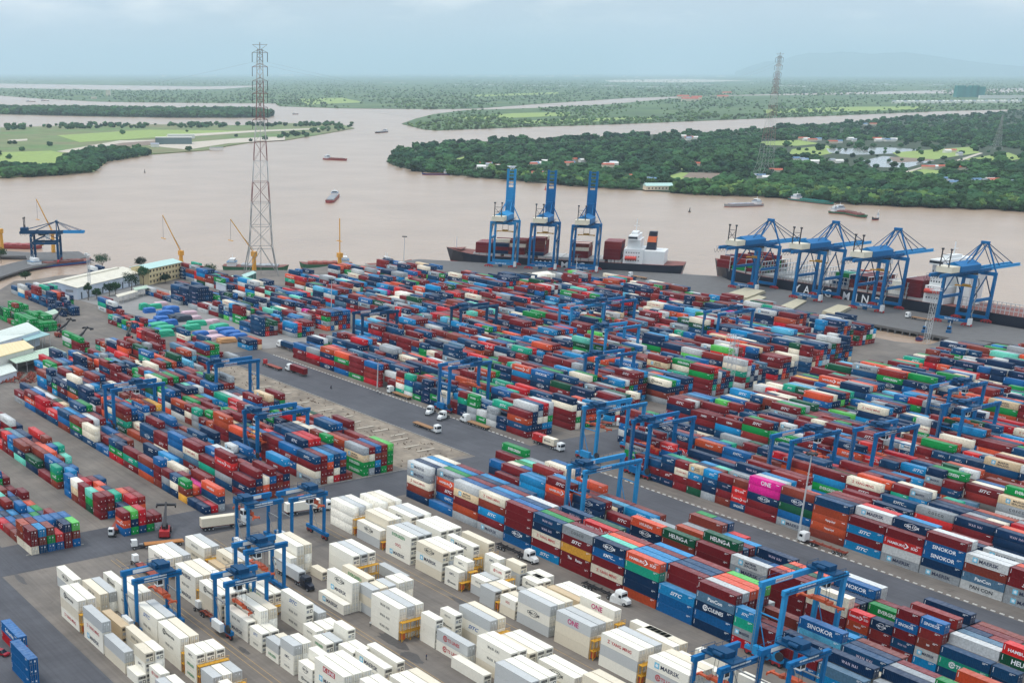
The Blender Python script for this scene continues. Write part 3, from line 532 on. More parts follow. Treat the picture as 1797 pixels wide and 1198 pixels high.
# ---- container bodies
CL = {40: 12.19, 20: 6.06}; CWD = 2.44
def body_mesh(size, h, reefer):
    L = CL[size]; mb = MB(); x0, x1 = -L / 2, L / 2; y0, y1 = -CWD / 2, CWD / 2
    P, RT, RB, dp = 0.16, 0.10, 0.16, 0.045 if not reefer else 0.02
    if reefer:      # smooth insulated sides between posts and rails
        mb.box(x0 + P, x1 - P, y0 + dp, y1 - dp, RB, h - 0.04)
        mb.box(x0 + 0.05, x0 + P, y0 + P, y1 - P, RB, h - 0.1); mb.box(x1 - P, x1 - 0.05, y0 + P, y1 - P, RB, h - 0.1)
        for k in range(1, 4 if size == 40 else 2):     # roof seams
            xs = x0 + L * k / (4 if size == 40 else 2); mb.box(xs - 0.03, xs + 0.03, y0 + 0.1, y1 - 0.1, h - 0.04, h - 0.02)
    else:
        n = 26 if size == 40 else 13; a, c = x0 + P, x1 - P; w = (c - a) / n
        for sg in (-1, 1):      # corrugated side walls
            yo, yi = sg * (CWD / 2 - 0.012), sg * (CWD / 2 - dp); prof = []
            for k in range(n): prof += [(a + w * (k + 0.0), yi), (a + w * (k + 0.18), yo), (a + w * (k + 0.5), yo), (a + w * (k + 0.68), yi)]
            prof.append((c, yi)); vs = [(x, y, RB) for x, y in prof] + [(x, y, h - RT) for x, y in prof]; m_ = len(prof)
            mb.add(vs, [((i, i + 1, m_ + i + 1, m_ + i) if sg < 0 else (i + 1, i, m_ + i, m_ + i + 1)) for i in range(m_ - 1)])
        nr = 9 if size == 40 else 5; wr = (x1 - x0 - 2 * P) / nr        # corrugated roof and floor
        for k in range(nr): mb.box(a + wr * k + 0.06, a + wr * (k + 1) - 0.06, y0 + 0.10, y1 - 0.10, h - 0.05, h - 0.018)
        mb.box(a, c, y0 + 0.09, y1 - 0.09, h - 0.12, h - 0.05); mb.box(a, c, y0 + 0.09, y1 - 0.09, RB, RB + 0.1)
        mb.box(x0 + 0.06, x0 + P, y0 + P, y1 - P, RB, h - 0.1); mb.box(x1 - P, x1 - 0.06, y0 + P, y1 - P, RB, h - 0.1)
    for sx, xa in ((-1, x0), (1, x1 - P)):
        for ya in (y0, y1 - P): mb.box(xa, xa + P, ya, ya + P, 0.0, h)                                  # corner posts
        mb.box(xa, xa + P, y0 + P, y1 - P, 0.03, RB); mb.box(xa, xa + P, y0 + P, y1 - P, h - 0.14, h - 0.004)
    for ya in (y0 + 0.004, y1 - RT - 0.004):
        mb.box(x0 + P, x1 - P, ya, ya + RT, 0.02, RB); mb.box(x0 + P, x1 - P, ya, ya + RT, h - RT, h - 0.006)     # rails
    return mb.mesh('container_body', REEFER if reefer else BOXPAINT)
def door_mesh(h, reefer):
    mb = MB(); y0, y1 = -CWD / 2 + 0.17, CWD / 2 - 0.17
    for a, c in ((y0, -0.01), (0.01, y1)):
        mb.box(-0.05, 0.03, a, c, 0.17, h - 0.15, 0)
        for f in (0.28, 0.72): y = a + (c - a) * f; mb.cyl((0.06, y, 0.1), (0.06, y, h - 0.1), 0.035, 6, mi=1); mb.box(0.03, 0.09, y - 0.16, y + 0.10, 1.05, 1.12, 1)
    mb.box(0.031, 0.04, 0.25, 0.62, h * 0.62, h * 0.80, 2); mb.box(0.031, 0.04, -0.62, -0.30, h * 0.70, h * 0.78, 2)
    return mb.mesh('door', [REEFER if reefer else BOXPAINT, STEEL, PRINTWHITE])
def cooler_mesh(h):
    mb = MB(); y0, y1 = -CWD / 2 + 0.17, CWD / 2 - 0.17
    mb.box(-0.05, 0.02, y0, y1, 0.17, h - 0.15, 0)
    mb.box(0.02, 0.05, y0 + 0.12, y1 - 0.12, h * 0.60, h * 0.86, 1)                                      # fan opening
    for k in range(5): y = y0 + 0.3 + k * (y1 - y0 - 0.6) / 4; mb.box(0.05, 0.07, y - 0.025, y + 0.025, h * 0.60, h * 0.86, 0)
    mb.box(0.02, 0.06, y0 + 0.2, -0.1, h * 0.16, h * 0.42, 2); mb.box(0.02, 0.05, 0.15, y1 - 0.2, h * 0.14, h * 0.46, 1); mb.box(0.05, 0.07, 0.3, y1 - 0.35, h * 0.2, h * 0.4, 0)
    return mb.mesh('cooling_unit', [REEFER, BLACKHOLE, GREY])
def mark_mesh(size, h):
    """painted identity code: short rows at the upper right, an upright row at the left"""
    mb = MB(); L = CL[size] / 2; y = -CWD / 2 - 0.011
    for r_, n_ in ((0, 6), (1, 3)):
        for k in range(n_): x = L - 1.9 + k * 0.22; z = h - 0.42 - r_ * 0.26; mb.add([(x, y, z), (x + 0.14, y, z), (x + 0.14, y, z + 0.17), (x, y, z + 0.17)], [(0, 1, 2, 3)])
    for k in range(5): z = h - 0.5 - k * 0.26; mb.add([(-L + 0.35, y, z), (-L + 0.50, y, z), (-L + 0.50, y, z + 0.19), (-L + 0.35, y, z + 0.19)], [(0, 1, 2, 3)])
    return mb.mesh('code_marking', PRINTWHITE)
_BM = {}
def shared(kind, *a):
    k = (kind,) + a
    if k not in _BM: _BM[k] = {'body': body_mesh, 'door': door_mesh, 'cooler': cooler_mesh, 'mark': mark_mesh}[kind](*a)
    return _BM[k]
def jitter(c, s=0.10):
    f = RNG.uniform(1 - s, 1 + s); fade = RNG.uniform(0, 0.05); g = 0.3 * (c[0] + c[1] + c[2])
    return tuple(min(1.0, (v * (1 - fade) + g * fade) * f) for v in c[:3]) + (1.0,)

BOXES = []      # every container of the yard: x, y centre, z base, size, height, code, reefer?, words
def add_box(x, y, z, size, code, words=None, reefer=False, h=None, rot=0.0, ind=None, end=None, text=True):
    BOXES.append(dict(x=x, y=y, z=z, s=size, h=h or 2.59, code=code, words=words, reefer=reefer, rot=rot, ind=ind, end=end, text=text))
def make_box(b):
    """one container as a thing of its own: body > door or cooling unit, lettering"""
    ck, tk, tcx = (RC if b['reefer'] else CODES)[b['code']]; c = jitter(PAL[ck], 0.06 if b['reefer'] else 0.12)
    o = obj('reefer_container' if b['reefer'] else 'shipping_container', shared('body', b['s'], b['h'], b['reefer']), None, (b['x'], b['y'], b['z']), b['rot'], c)
    L = CL[b['s']] / 2
    end = b['end'] or ('cooler' if b['reefer'] and RNG.uniform() < 0.5 else 'door')
    obj('cooling_unit' if end == 'cooler' else 'door', shared('cooler', b['h']) if end == 'cooler' else shared('door', b['h'], b['reefer']), o, (L, 0, 0), None, c)
    if tk and b['text']:
        s = 1.0 if b['s'] == 40 else 0.56
        obj('lettering', text_mesh(tk, s), o, (0.6 if TEXTS[tk][5] in ('star', 'disc', 'wheel', 'gate') else 0.0, -CWD / 2 - 0.012, b['h'] * 0.52), None, LCOL[tcx])
    if not b['reefer'] and ck not in 'clWCa': obj('code_marking', shared('mark', b['s'], b['h']), o)['kind'] = 'stuff'
    nm = CNAME[ck] if not (b['reefer'] and ck == 'W') else 'white'
    kind = 'refrigerated container' if b['reefer'] else 'container'
    lab = (nm + ' ' + ('short ' if b['s'] == 20 else '') + kind + ((', ' + LNAME[tcx] + ' lettering') if tk and b['text'] else '') + ', ' + (b['words'] or 'in the yard'))
    tag(o, lab, 'container', 'refrigerated containers' if b['reefer'] else 'shipping containers')
    return o

# ---- blocks of the yard
def wpick(d): k = list(d); p = np.array([d[i] for i in k], float); return k[RNG.choice(len(k), p=p / p.sum())]
MIXW = {'m': 20, 'M': 9, 'w': 5, 'mS': 7, 'mT': 1.2, 'rU': 2, 'wT': 1, 'n': 9, 'N': 5, 'nW': 10, 'NW': 4, 'nC': 6, 'nS': 2, 'NK': 4, 'bK': 3, 'b': 3, 'sS': 5, 's': 1.5, 'bI': 2, 'k': 0.8, 'e': 0.8, 'eP': 1, 'g': 1.2, 'gE': 5, 'd': 0.8, 'dA': 1.6, 'dS': 1.2, 'G': 0.4, 't': 1.2, 'tT': 1.2, 'tS': .6, 'T': 1.0, 'aM': 5, 'lM': 3, 'a': 2, 'aO': 1.2, 'lO': 1, 'l': 1.2, 'cY': 3, 'c': 2.2, 'cM': 1, 'oH': 2, 'rH': 2, 'o': 1, 'hL': 2.5, 'h': 1, 'oY': 0.8, 'r': 3, 'rT': 1.6, 'pO': 0.35, 'y': 0.4}
def codes40(): return wpick(MIXW)
def block(name, x0, nb, y0, rows, hts, over=None, pitch=12.58, rp=2.72, p20=0.25, words=None, drop=0.12, mix=None, rowh=None, flip=None):
    """rows of stacks along x; over[(bay,row)] = codes from the ground up ('20' entries: list of two lists)"""
    over = over or {}; H = np.zeros((nb + 1, rows + 1), int); C = {}
    base = hts
    for i in range(nb):
        bh = int(RNG.integers(hts[0], hts[1] + 1))
        for j in range(rows):
            if (i, j) in over: C[(i, j)] = over[(i, j)]; o_ = over[(i, j)]; H[i, j] = (max(len(o_[0]), len(o_[1])) if o_ and isinstance(o_[0], list) else len(o_)); continue
            h = bh - (RNG.uniform() < 0.30) - (RNG.uniform() < 0.14)
            if RNG.uniform() < drop: h -= int(RNG.integers(1, 3))
            if rowh: h = rowh(i, j, h)
            h = max(0, int(h)); H[i, j] = h
            pk = (lambda: wpick(mix)) if mix else codes40
            if RNG.uniform() < p20: C[(i, j)] = [[pk() for _ in range(h)], [pk() for _ in range(max(0, h - (RNG.uniform() < 0.3)))]]
            else: C[(i, j)] = [pk() for _ in range(h)]
    for i in range(nb):
        for j in range(rows):
            cell = C[(i, j)]; y = y0 + CWD / 2 + rp * j
            halves = [(cell[0], x0 + pitch * i + 3.03, 20), (cell[1], x0 + pitch * i + 9.33, 20)] if cell and isinstance(cell[0], list) else [(cell, x0 + pitch * i + 6.1, 40)]
            for hi, (cc, x, s) in enumerate(halves):
                for t_, code in enumerate(cc):
                    front = H[i, j - 1] if j > 0 else 0
                    right = H[i + 1, j] if not (s == 20 and hi == 0) else len(halves[1][0])
                    if not (t_ == len(cc) - 1 or t_ >= front or t_ >= right): continue
                    sx, sy, _ = proj(x, y, t_ * 2.6 + 1.3)
                    if sx < -45 or sx > 1845 or sy > 1245: continue
                    w = '%s tier, %s row, %s stack of %s' % (ORD[t_], nth(j), nth(i if s == 40 else 2 * i + hi), words or name)
                    add_box(x, y, t_ * 2.6, s, code, w)
                    if words is None: BOXES[-1]['ind'] = False
    return H

# front coloured block (the tall wall of boxes right of the road crossing)
F1 = {(0, 0): ['n', 'w', 'cY', 'aM', 'lM'], (1, 0): ['b'], (1, 1): ['m', 'bK', 'mS', 'oH', 'aM'], (2, 0): ['a', 'h', 'm', 'cM', 'l'], (3, 0): ['aM', 'm', 'sS', 'w', 'cY'], (4, 0): ['b', 'NC', 'm', 'm', 'm'],
      (5, 0): ['sS', 'm', 'cY', 'nW', 'NW'], (6, 0): ['m', 'mX', 'y', 'mS', 'aO'], (7, 0): ['m', 'cY', 'm', 'bK', 'nC'], (8, 0): ['h', 'n', 'n', 't', 'oH'], (9, 0): ['b', 'b', 'sS'], (9, 1): ['m', 'm', 'm', 'm', 'm'], (10, 0): ['n', 'b', 'nU', 'eP', 'm'],
      (11, 0): [['r', 'aM', 't', 'sS'], ['r', 'M', 'm']], (0, 1): ['m', 'm', 'n', 'n', 'n'], (0, 2): ['m', 'm', 'n', 'n', 'l'], (0, 3): ['m', 'm', 'n', 'n', 's'], (0, 4): ['m', 'm', 'n', 'n', 'c'],
      (1, 2): ['m', 'm', 'n', 'g', 'g'], (1, 3): ['m', 'm', 'n', 'g', 's'], (1, 4): ['m', 'm', 'n', 'g', 'm'], (2, 1): ['m', 'm', 'n', 'n', 'b'], (2, 2): ['m', 'm', 'n', 'b', 'm'], (2, 3): ['m', 'm', 'n', 'b', 'n'], (2, 4): ['m', 'm', 'n', 'b', 's'],
      (3, 1): ['m', 'm', 'n', 'b', 'b'], (4, 1): ['m', 'm', 'n', 'b', 'bS'], (5, 1): ['m', 'm', 'n', 'b', 'gE'], (6, 1): ['m', 'm', 'n', 'b', 'm'], (6, 2): ['m', 'm', 'n', 'nC'], (7, 1): ['m', 'm', 'm', 'm', 'T'], (7, 2): ['m', 'm', 'm', 'm', 'o'], (7, 3): ['m', 'm', 'm', 'm', 'M'],
      (8, 1): ['m', 'm', 'm', 'm', 's'], (8, 2): ['m', 'm', 'm', 'm', 's'], (8, 3): ['m', 'm', 'm', 'm', 'm'], (8, 4): ['m', 'm', 'm', 'm', 's'], (9, 2): ['m', 'm', 'm', 'n', 'N'], (9, 3): ['m', 'm', 'm', 'n', 'N'], (9, 4): ['m', 'm', 'm', 'm', 'M'], (10, 1): ['m', 'm', 'm', 'm', 'l'], (10, 2): ['m', 'm', 'm', 'm', 'o'], (10, 3): ['m', 'm', 'm', 'm', 'o'], (10, 4): ['m', 'm', 'm', 'm', 'G']}
block('front', -324.3, 22, 248.2, 6, (4, 5), F1, words='front coloured block', p20=0.12, rowh=lambda i, j, h: h if i < 11 else max(1, h - (2 if j < 2 else 1)))
F2 = {(0, 0): [], (0, 1): [], (0, 2): [], (1, 0): ['m', 'm', 'm'], (1, 1): ['m', 'm', 'm', 'm'], (2, 0): ['m', 'b', 's', 'sS'], (2, 1): ['m', 'b', 's', 's'], (3, 0): ['m', 'm', 'M', 'oH', 'mS'], (3, 1): ['m', 'm', 'm', 'm', 's'], (4, 0): ['n', 'n', 'nC', 'nC'], (4, 1): ['m', 'm', 'm', 'm'],
      (6, 0): ['m', 'nC', 'nC', 'oY'], (7, 0): ['m', 'm', 'w', 'dA'], (8, 0): ['m', 'w', 'm', 'm'], (8, 1): ['m', 'm', 'm', 'm', 'dA'], (9, 0): ['h', 'w', 'aM', 'lD'], (10, 0): ['m', 'm', 'm', 'm'], (11, 0): ['m', 'm', 'c', 'c']}
block('second', -324.3, 22, 276.5, 6, (3, 5), F2, words='second coloured block', p20=0.22)
# the wall of boxes across the lane on the right
F3 = {(0, 0): [], (0, 1): [], (0, 2): [], (1, 0): [['mS', 'mS', 'm'], ['nW', 'm', 'N']], (2, 0): [['nW', 'mS', 'n', 'NK'], ['m', 'm', 'cY', 'm']], (3, 0): [['dS', 'm', 'sS', 'cM'], ['aM', 'n', 'NK', 'sS']], (4, 0): [['w', 'm', 'nW', 'm'], ['NI', 'rH', 'rT', 'w']],
      (5, 0): ['m', 'm', 'nC', 'pO', 'pO'], (5, 1): ['m', 'm', 'm', 'm', 'lM'], (5, 2): ['m', 'm', 'm', 'm', 's'], (6, 0): ['aM', 'b', 'd', 'nC', 'w'], (7, 0): ['w', 'hL', 'hL', 'h', 'N'], (7, 1): ['m', 'm', 'm', 'nC', 'nC'], (8, 0): ['sS', 'm', 'sS', 'm'], (8, 1): ['m', 'm', 'm', 'aM', 'lM'],
      (9, 0): ['aM', 'l', 'rH', 'm'], (9, 1): ['m', 'm', 'm', 'm', 'nC'], (9, 2): ['m', 'm', 'm', 'm', 'sS'], (10, 0): ['aM', 'n', 'bI', 'bI', 'm'], (10, 1): ['m', 'm', 'm', 'n', 'l'], (11, 0): ['lP', 'eP', 'w', 'lM'], (11, 1): ['m', 'm', 'w', 'lM'], (12, 0): ['aM', 'aM', 'mS', 'mS']}
block('lane', -314.5, 20, 333.9, 6, (4, 5), F3, words='lane wall block', p20=0.2, pitch=12.45)

# left hand blocks
W4 = {(17, 0): ['gE', 'gE', 'cM', 'aM'], (17, 1): ['a', 'g', 'c', 'm'], (17, 2): ['n', 's', 'w', 'b'], (17, 3): ['g', 'm', 'w', 'm'], (17, 4): ['w', 'g', 'g', 'G'], (16, 0): ['m', 'm', 'm', 'oS'], (16, 1): ['m', 'm', 'm', 'm'], (15, 0): ['m', 'm', 'aM', 'lM'], (16, 3): ['m', 'm', 'm', 'M'], (15, 3): ['m', 'm', 'm', 'n']}
block('left inner', -350.2 - 18 * 12.58, 18, 248.3, 5, (3, 5), W4, words='bare ground block', p20=0.25)
W3 = {(17, 0): ['aM', 'c', 'm', 'NK'], (17, 1): ['w', 'm', 'm', 'm'], (17, 2): ['c', 'm', 'o', 's'], (17, 3): ['r', 'c', 'n', 'NI'], (17, 4): ['m', 'n', 'w', 'b'], (17, 5): ['w'], (16, 0): ['m', 'bF', 'mS', 'b'], (15, 0): ['m', 'm', 'm', 'm'], (16, 1): ['m', 'm', 'm', 'm', 'nS'], (16, 2): ['m', 'm', 'm', 'm', 'R'], (15, 1): ['m', 'm', 'm', 'bS']}
block('left middle', -350.0 - 18 * 12.58, 18, 227.5, 6, (3, 5), W3, words='left middle block', p20=0.22)
W2 = {(13, 0): ['m', 'nS', 'mS'], (12, 0): ['N', 'a', 'm', 'rH', 'm'], (11, 0): ['m', 't', 'm'], (11, 1): ['m', 'm', 'm', 'bK'], (10, 0): ['mS', 'e', 'cY', 'm'], (10, 1): ['m', 'e', 'c', 'm'], (9, 0): ['bK', 'a', 'b', 'b'], (8, 0): ['c', 'mS', 'm'], (7, 0): ['w', 'NC', 'N'], (13, 1): ['w', 'w', 'n', 'm'], (13, 2): ['b', 'o', 'c'], (13, 3): ['w', 'm', 'b', 'm'], (13, 4): ['w', 'w', 'm']}
block('left outer', -346.5 - 16 * 12.4, 16, 198.8, 6, (3, 5), {(i + 2, j): v for (i, j), v in W2.items()}, words='left outer block', p20=0.3, pitch=12.4)
W1 = {(13, 0): [['n'], ['n']], (13, 1): [['M'], ['r']], (12, 0): [['n', 'c', 'NC'], ['y', 'w', 'gE']], (11, 0): [['w', 'm', 'm', 'b'], ['N', 'a', 'm']], (10, 0): ['hL', 'b', 'w'], (9, 0): ['mS', 'tS', 'm'], (8, 0): [['r', 'gE', 'N'], ['r', 'gE', 'n']], (7, 0): [['b'], ['bI']], (7, 1): ['m', 'm'], (6, 0): ['NK', 'c', 'c'], (5, 0): ['NK', 'gE', 'w'], (4, 0): ['w', 'b', 'N'], (3, 0): ['N', 'rT'], (2, 0): ['n', 'r', 'r'], (1, 0): ['b', 'oH', 'mS'], (3, 1): ['N', 's'], (4, 1): ['w', 's', 's']}
block('left front', -343.0 - 14 * 12.85, 14, 179.7, 4, (2, 4), W1, words='left lane block', p20=0.35, pitch=12.85, rowh=lambda i, j, h: min(h, 3) if i > 10 else h)
SM = {'m': 18, 'M': 12, 'w': 8, 'n': 8, 'b': 14, 'N': 7, 's': 4, 'g': 6, 'G': 3, 't': 7, 'T': 5, 'o': 6, 'r': 4, 'W': 4, 'e': 5, 'nC': 3, 'gE': 3, 'd': 3}
# small-box depot in front of the left lane
B1 = {(0, 0): ['T', 'nS', 'w'], (0, 1): ['m', 'm', 'w'], (1, 0): ['n', 'dS'], (1, 1): ['m', 'm', 'w'], (1, 2): ['m', 'm', 'o'], (2, 0): ['mT'], (2, 1): ['n', 'n', 'bS'], (3, 0): [['w', 'gE', 't'], []], (3, 1): [['N', 'N', 'N'], ['N', 'b', 's']], (4, 0): [['b', 'b', 'b'], ['w', 'C', 'W']], (5, 0): [['m', 'm', 'm'], ['d', 'g', 'T']], (6, 0): [['m', 'm', 'm'], []], (6, 1): [['b', 'w', 'm'], []]}
block('depot', -437.5, 7, 148.3, 5, (2, 3), B1, words='small box depot', p20=1.0, mix=SM, pitch=12.5, drop=0.2)
block('depot west', -437.5 - 6 * 12.6, 6, 148.3, 5, (2, 4), {}, words='left edge depot', p20=0.2, mix=MIXW, pitch=12.6)
block('depot end', -344.4, 1, 148.3, 5, (3, 3), {(0, 0): [['b', 'oH', 'm'], []], (0, 1): [['g', 'n', 'G'], []], (0, 2): [['N', 'r', 'r'], []], (0, 3): [['g', 'm'], []], (0, 4): [['a', 'm'], []]}, words='reach stacker group', pitch=6.3)
block('corner depot', -437.5, 8, 117.5, 6, (2, 3), {(7, 0): [['c', 'w', 'h'], ['c', 'm', 'm']], (7, 1): [['n', 'm', 'm'], ['N', 'w', 's']], (7, 2): [['n', 'm', 'b'], ['b', 'g', 'w']], (7, 3): [['n', 'm', 'b'], ['b', 'R']], (7, 4): [['n', 'm', 'b'], ['m', 'm', 'nC']], (7, 5): [['n', 'm', 'b'], ['b', 'w', 'G']]}, words='corner depot', p20=1.0, mix=SM, pitch=12.45, drop=0.1)
# boxes at the bottom left corner
_a = at(1, 1088, 5.2); _b = at(66, 1153, 7.8)
for x, y, z, c, w in ((_a[0] + 6.1, _a[1] + 1.22, 0, 'r', 'lower of the pair at the bottom left corner'), (_a[0] + 6.1, _a[1] + 1.22, 2.6, 'bF', 'upper of the pair at the bottom left corner'), (_b[0] - 6.1, _b[1] - 1.22, 0, 'b', 'lowest of the three cut by the bottom left corner'), (_b[0] - 6.1, _b[1] - 1.22, 2.6, 'b', 'middle of the three cut by the bottom left corner'), (_b[0] - 6.1, _b[1] - 1.22, 5.2, 'b', 'topmost of the three cut by the bottom left corner')):
    add_box(x, y, z, 40, c, w)

# north: the wide carpet of boxes behind the access road
N1 = {(0, 0): ['m', 'mS', 'b'], (1, 0): ['m', 'r', 'aM'], (2, 0): ['nC', 'r', 'nW', 'hL'], (3, 0): ['b', 'm', 'gE', 'oH'], (4, 0): ['gE', 'm', 'm', 'm'], (5, 0): ['r', 'M', 'M', 'b'], (6, 0): [[], ['n', 'm']], (7, 0): [['t', 'W', 'oH', 'm'], ['l', 'T', 'b', 't']], (8, 0): [['gE', 'nW', 'N'], ['nW', 'nW', 'nW', 'nW']], (9, 0): [['n', 'gE', 'n'], ['n', 'l', 'cI']], (10, 0): [['m', 'm'], ['nW', 'n', 't', 'm']], (11, 0): [['a', 'a', 'gE', 'gE'], ['gE', 'l']], (12, 0): [['l', 'a', 'aO'], ['nW', 'nW']], (13, 0): ['m', 'NW', 'hL', 'm'], (13, 1): ['m', 'n', 'n', 'n', 'l'], (13, 2): ['m', 'n', 'c', 'a', 'N'], (13, 3): ['m', 's', 'c', 'm', 'r'], (13, 4): ['n', 's', 'g', 'a', 'l']}
block('n1', -534.5, 14, 332.8, 5, (3, 4), N1, words='access road block', p20=0.3, pitch=12.65)
N2 = {(13, 0): ['m', 'm', 'm', 'c', 'nW'], (13, 1): ['c', 'g', 'c', 'n'], (12, 0): ['m', 'm', 'm']}
block('n2', -357.2 - 15 * 12.6, 15, 356.3, 6, (3, 4), {(i + 1, j): v for (i, j), v in N2.items()}, p20=0.25, pitch=12.6)
for (nm, xr, nb, y0, hh) in (('n3', -358, 15, 379.5, (4, 5)), ('n4', -377, 13, 404, (4, 5)), ('n5', -366, 16, 421, (4, 5)), ('n6', -366.5, 18, 448.3, (4, 5)), ('n7', -369, 20, 473.8, (4, 6)), ('n8', -372, 21, 500.5, (4, 5)), ('n9', -374, 21, 527, (4, 6)), ('n10', -380, 19, 553, (4, 5)), ('n11', -398, 16, 578, (4, 6)), ('n12', -402, 13, 604, (4, 5))):
    o = {}
    if nm == 'n4': o = {(12, 0): ['t', 't', 'gE', 'sS'], (12, 1): ['g', 'g', 'w', 'l']}
    if nm == 'n5': o = {(15, 0): ['a', 'w', 'n', 'cI'], (14, 0): ['m', 'm', 'm'], (15, 1): ['g', 'w', 'n', 'g'], (15, 2): ['s', 'n', 'n', 's']}
    if nm == 'n6': o = {(17, 0): ['m', 'm', 'm', 'gE', 'm'], (17, 1): ['a', 't', 'N', 'w', 'rH']}
    if nm == 'n7': o = {(19, 0): ['l', 'm', 't', 'cI', 'l'], (19, 1): ['m', 't', 'l', 'l', 'r']}
    block(nm, xr - nb * 12.6, nb, y0, 6, hh, o, p20=0.22, pitch=12.6)
# right hand carpet beyond the lane wall
for (nm, xl, nb, y0, hh) in (('e2', -336, 22, 360.8, (4, 5)), ('e3', -341, 24, 392.5, (4, 5)), ('e4', -338, 26, 421, (4, 5)), ('e5', -344, 27, 449, (4, 5)), ('e6', -346, 28, 475.5, (4, 5)), ('e7', -347, 29, 502, (4, 6)), ('e8', -349, 28, 528.5, (4, 5)), ('e9', -346, 26, 555, (4, 6)), ('e10', -350, 24, 582, (4, 5)), ('e11', -352, 22, 608, (4, 5)), ('e12', -340, 22, 634, (3, 5))):
    block(nm, xl, nb, y0, 6, hh, {(2, 0): ['m', 'rH', 'm', 'NC']} if nm == 'e2' else {}, p20=0.26, pitch=12.58)
# stacks on the west side: depot by the warehouse, along the river, ends of the carpet
def stacks(p, n, rows, h, mix=None, size=40, over=None):
    x, y = p
    block('west', x, n, y, rows, h, over or {}, p20=1.0 if size == 20 else 0.1, mix=mix, pitch=12.6)
GRN = {'gE': 5, 'g': 5, 'w': 1.5, 'd': 1}; NAV = {'nW': 6, 'n': 4, 'N': 2, 'r': .4}
stacks(at(300, 527), 3, 4, (4, 5), NAV); stacks(at(0, 560), 4, 6, (3, 4), GRN, 20); stacks(at(84, 545), 2, 4, (3, 4), NAV, 20)
stacks(at(172, 543), 2, 2, (2, 3)); stacks(at(110, 605), 2, 2, (3, 4), GRN | {'m': 6, 'l': 3}); stacks(at(168, 612), 2, 2, (2, 3)); stacks(at(190, 567), 3, 4, (2, 3), None, 20)
stacks(at(20, 514), 6, 5, (2, 4)); stacks(at(155, 485), 4, 3, (2, 3), NAV | {'l': 4, 'g': 3}); stacks(at(312, 487), 5, 5, (3, 4)); stacks(at(366, 551), 3, 4, (3, 4)); stacks(at(408, 565), 3, 5, (3, 4), None, 40, {(0, 0): ['gE', 'gE', 'm', 'm']}); stacks(at(475, 580), 2, 5, (3, 4))
stacks(at(300, 515), 8, 3, (1, 3)); stacks(at(385, 505), 7, 5, (2, 4)); stacks(at(500, 500), 6, 6, (3, 4)); stacks(at(455, 545), 6, 6, (3, 4)); stacks(at(530, 525), 8, 6, (3, 4)); stacks(at(575, 490), 5, 6, (3, 4)); stacks(at(630, 490), 5, 5, (3, 4)); stacks(at(698, 520), 4, 6, (3, 4)); stacks(at(765, 500), 6, 6, (3, 4)); stacks(at(712, 487), 5, 5, (3, 4)); stacks(at(850, 500), 3, 5, (3, 4), NAV)
stacks(at(95, 640), 3, 2, (3, 4)); stacks(at(160, 640), 4, 4, (2, 3)); stacks(at(232, 628), 3, 3, (2, 3), GRN | {'m': 4, 't': 4, 'b': 4}); stacks(at(322, 618), 2, 3, (2, 3), GRN | {'b': 5, 'm': 4}); stacks(at(417, 608), 1, 3, (2, 3)); stacks(at(310, 600), 2, 2, (2, 3))
for (x_, y_, n_, r_, h_) in ((120, 632, 3, 4, (2, 4)), (205, 652, 4, 4, (2, 3)), (255, 640, 4, 3, (2, 3)), (150, 655, 3, 4, (2, 4)), (60, 650, 2, 4, (3, 4)), (290, 628, 3, 3, (2, 3)), (345, 612, 3, 2, (1, 3)), (240, 600, 2, 3, (2, 3)), (420, 578, 2, 4, (3, 4)), (330, 540, 2, 3, (2, 3)), (345, 530, 3, 3, (3, 4)), (395, 540, 3, 4, (3, 4)), (460, 562, 3, 5, (3, 4)), (430, 520, 6, 5, (3, 4)), (560, 510, 5, 5, (3, 4)), (640, 520, 4, 6, (4, 5)), (610, 545, 4, 6, (3, 4)), (700, 548, 5, 5, (4, 5)), (790, 545, 4, 5, (4, 5)), (255, 516, 4, 3, (2, 3)), (60, 520, 3, 4, (2, 4)), (345, 497, 4, 4, (3, 4)), (660, 480, 4, 4, (3, 4)), (900, 508, 5, 5, (3, 5)), (960, 505, 6, 5, (3, 5)), (1040, 508, 5, 5, (3, 4))):
    stacks(at(x_, y_), n_, r_, h_)
WRF = {'W': 5, 'c': 4}
stacks(at(654, 545), 1, 8, (3, 4), WRF); stacks(at(728, 532), 1, 12, (3, 3), WRF); stacks(at(800, 522), 1, 16, (3, 3), WRF); stacks(at(872, 512), 1, 16, (3, 4), WRF)
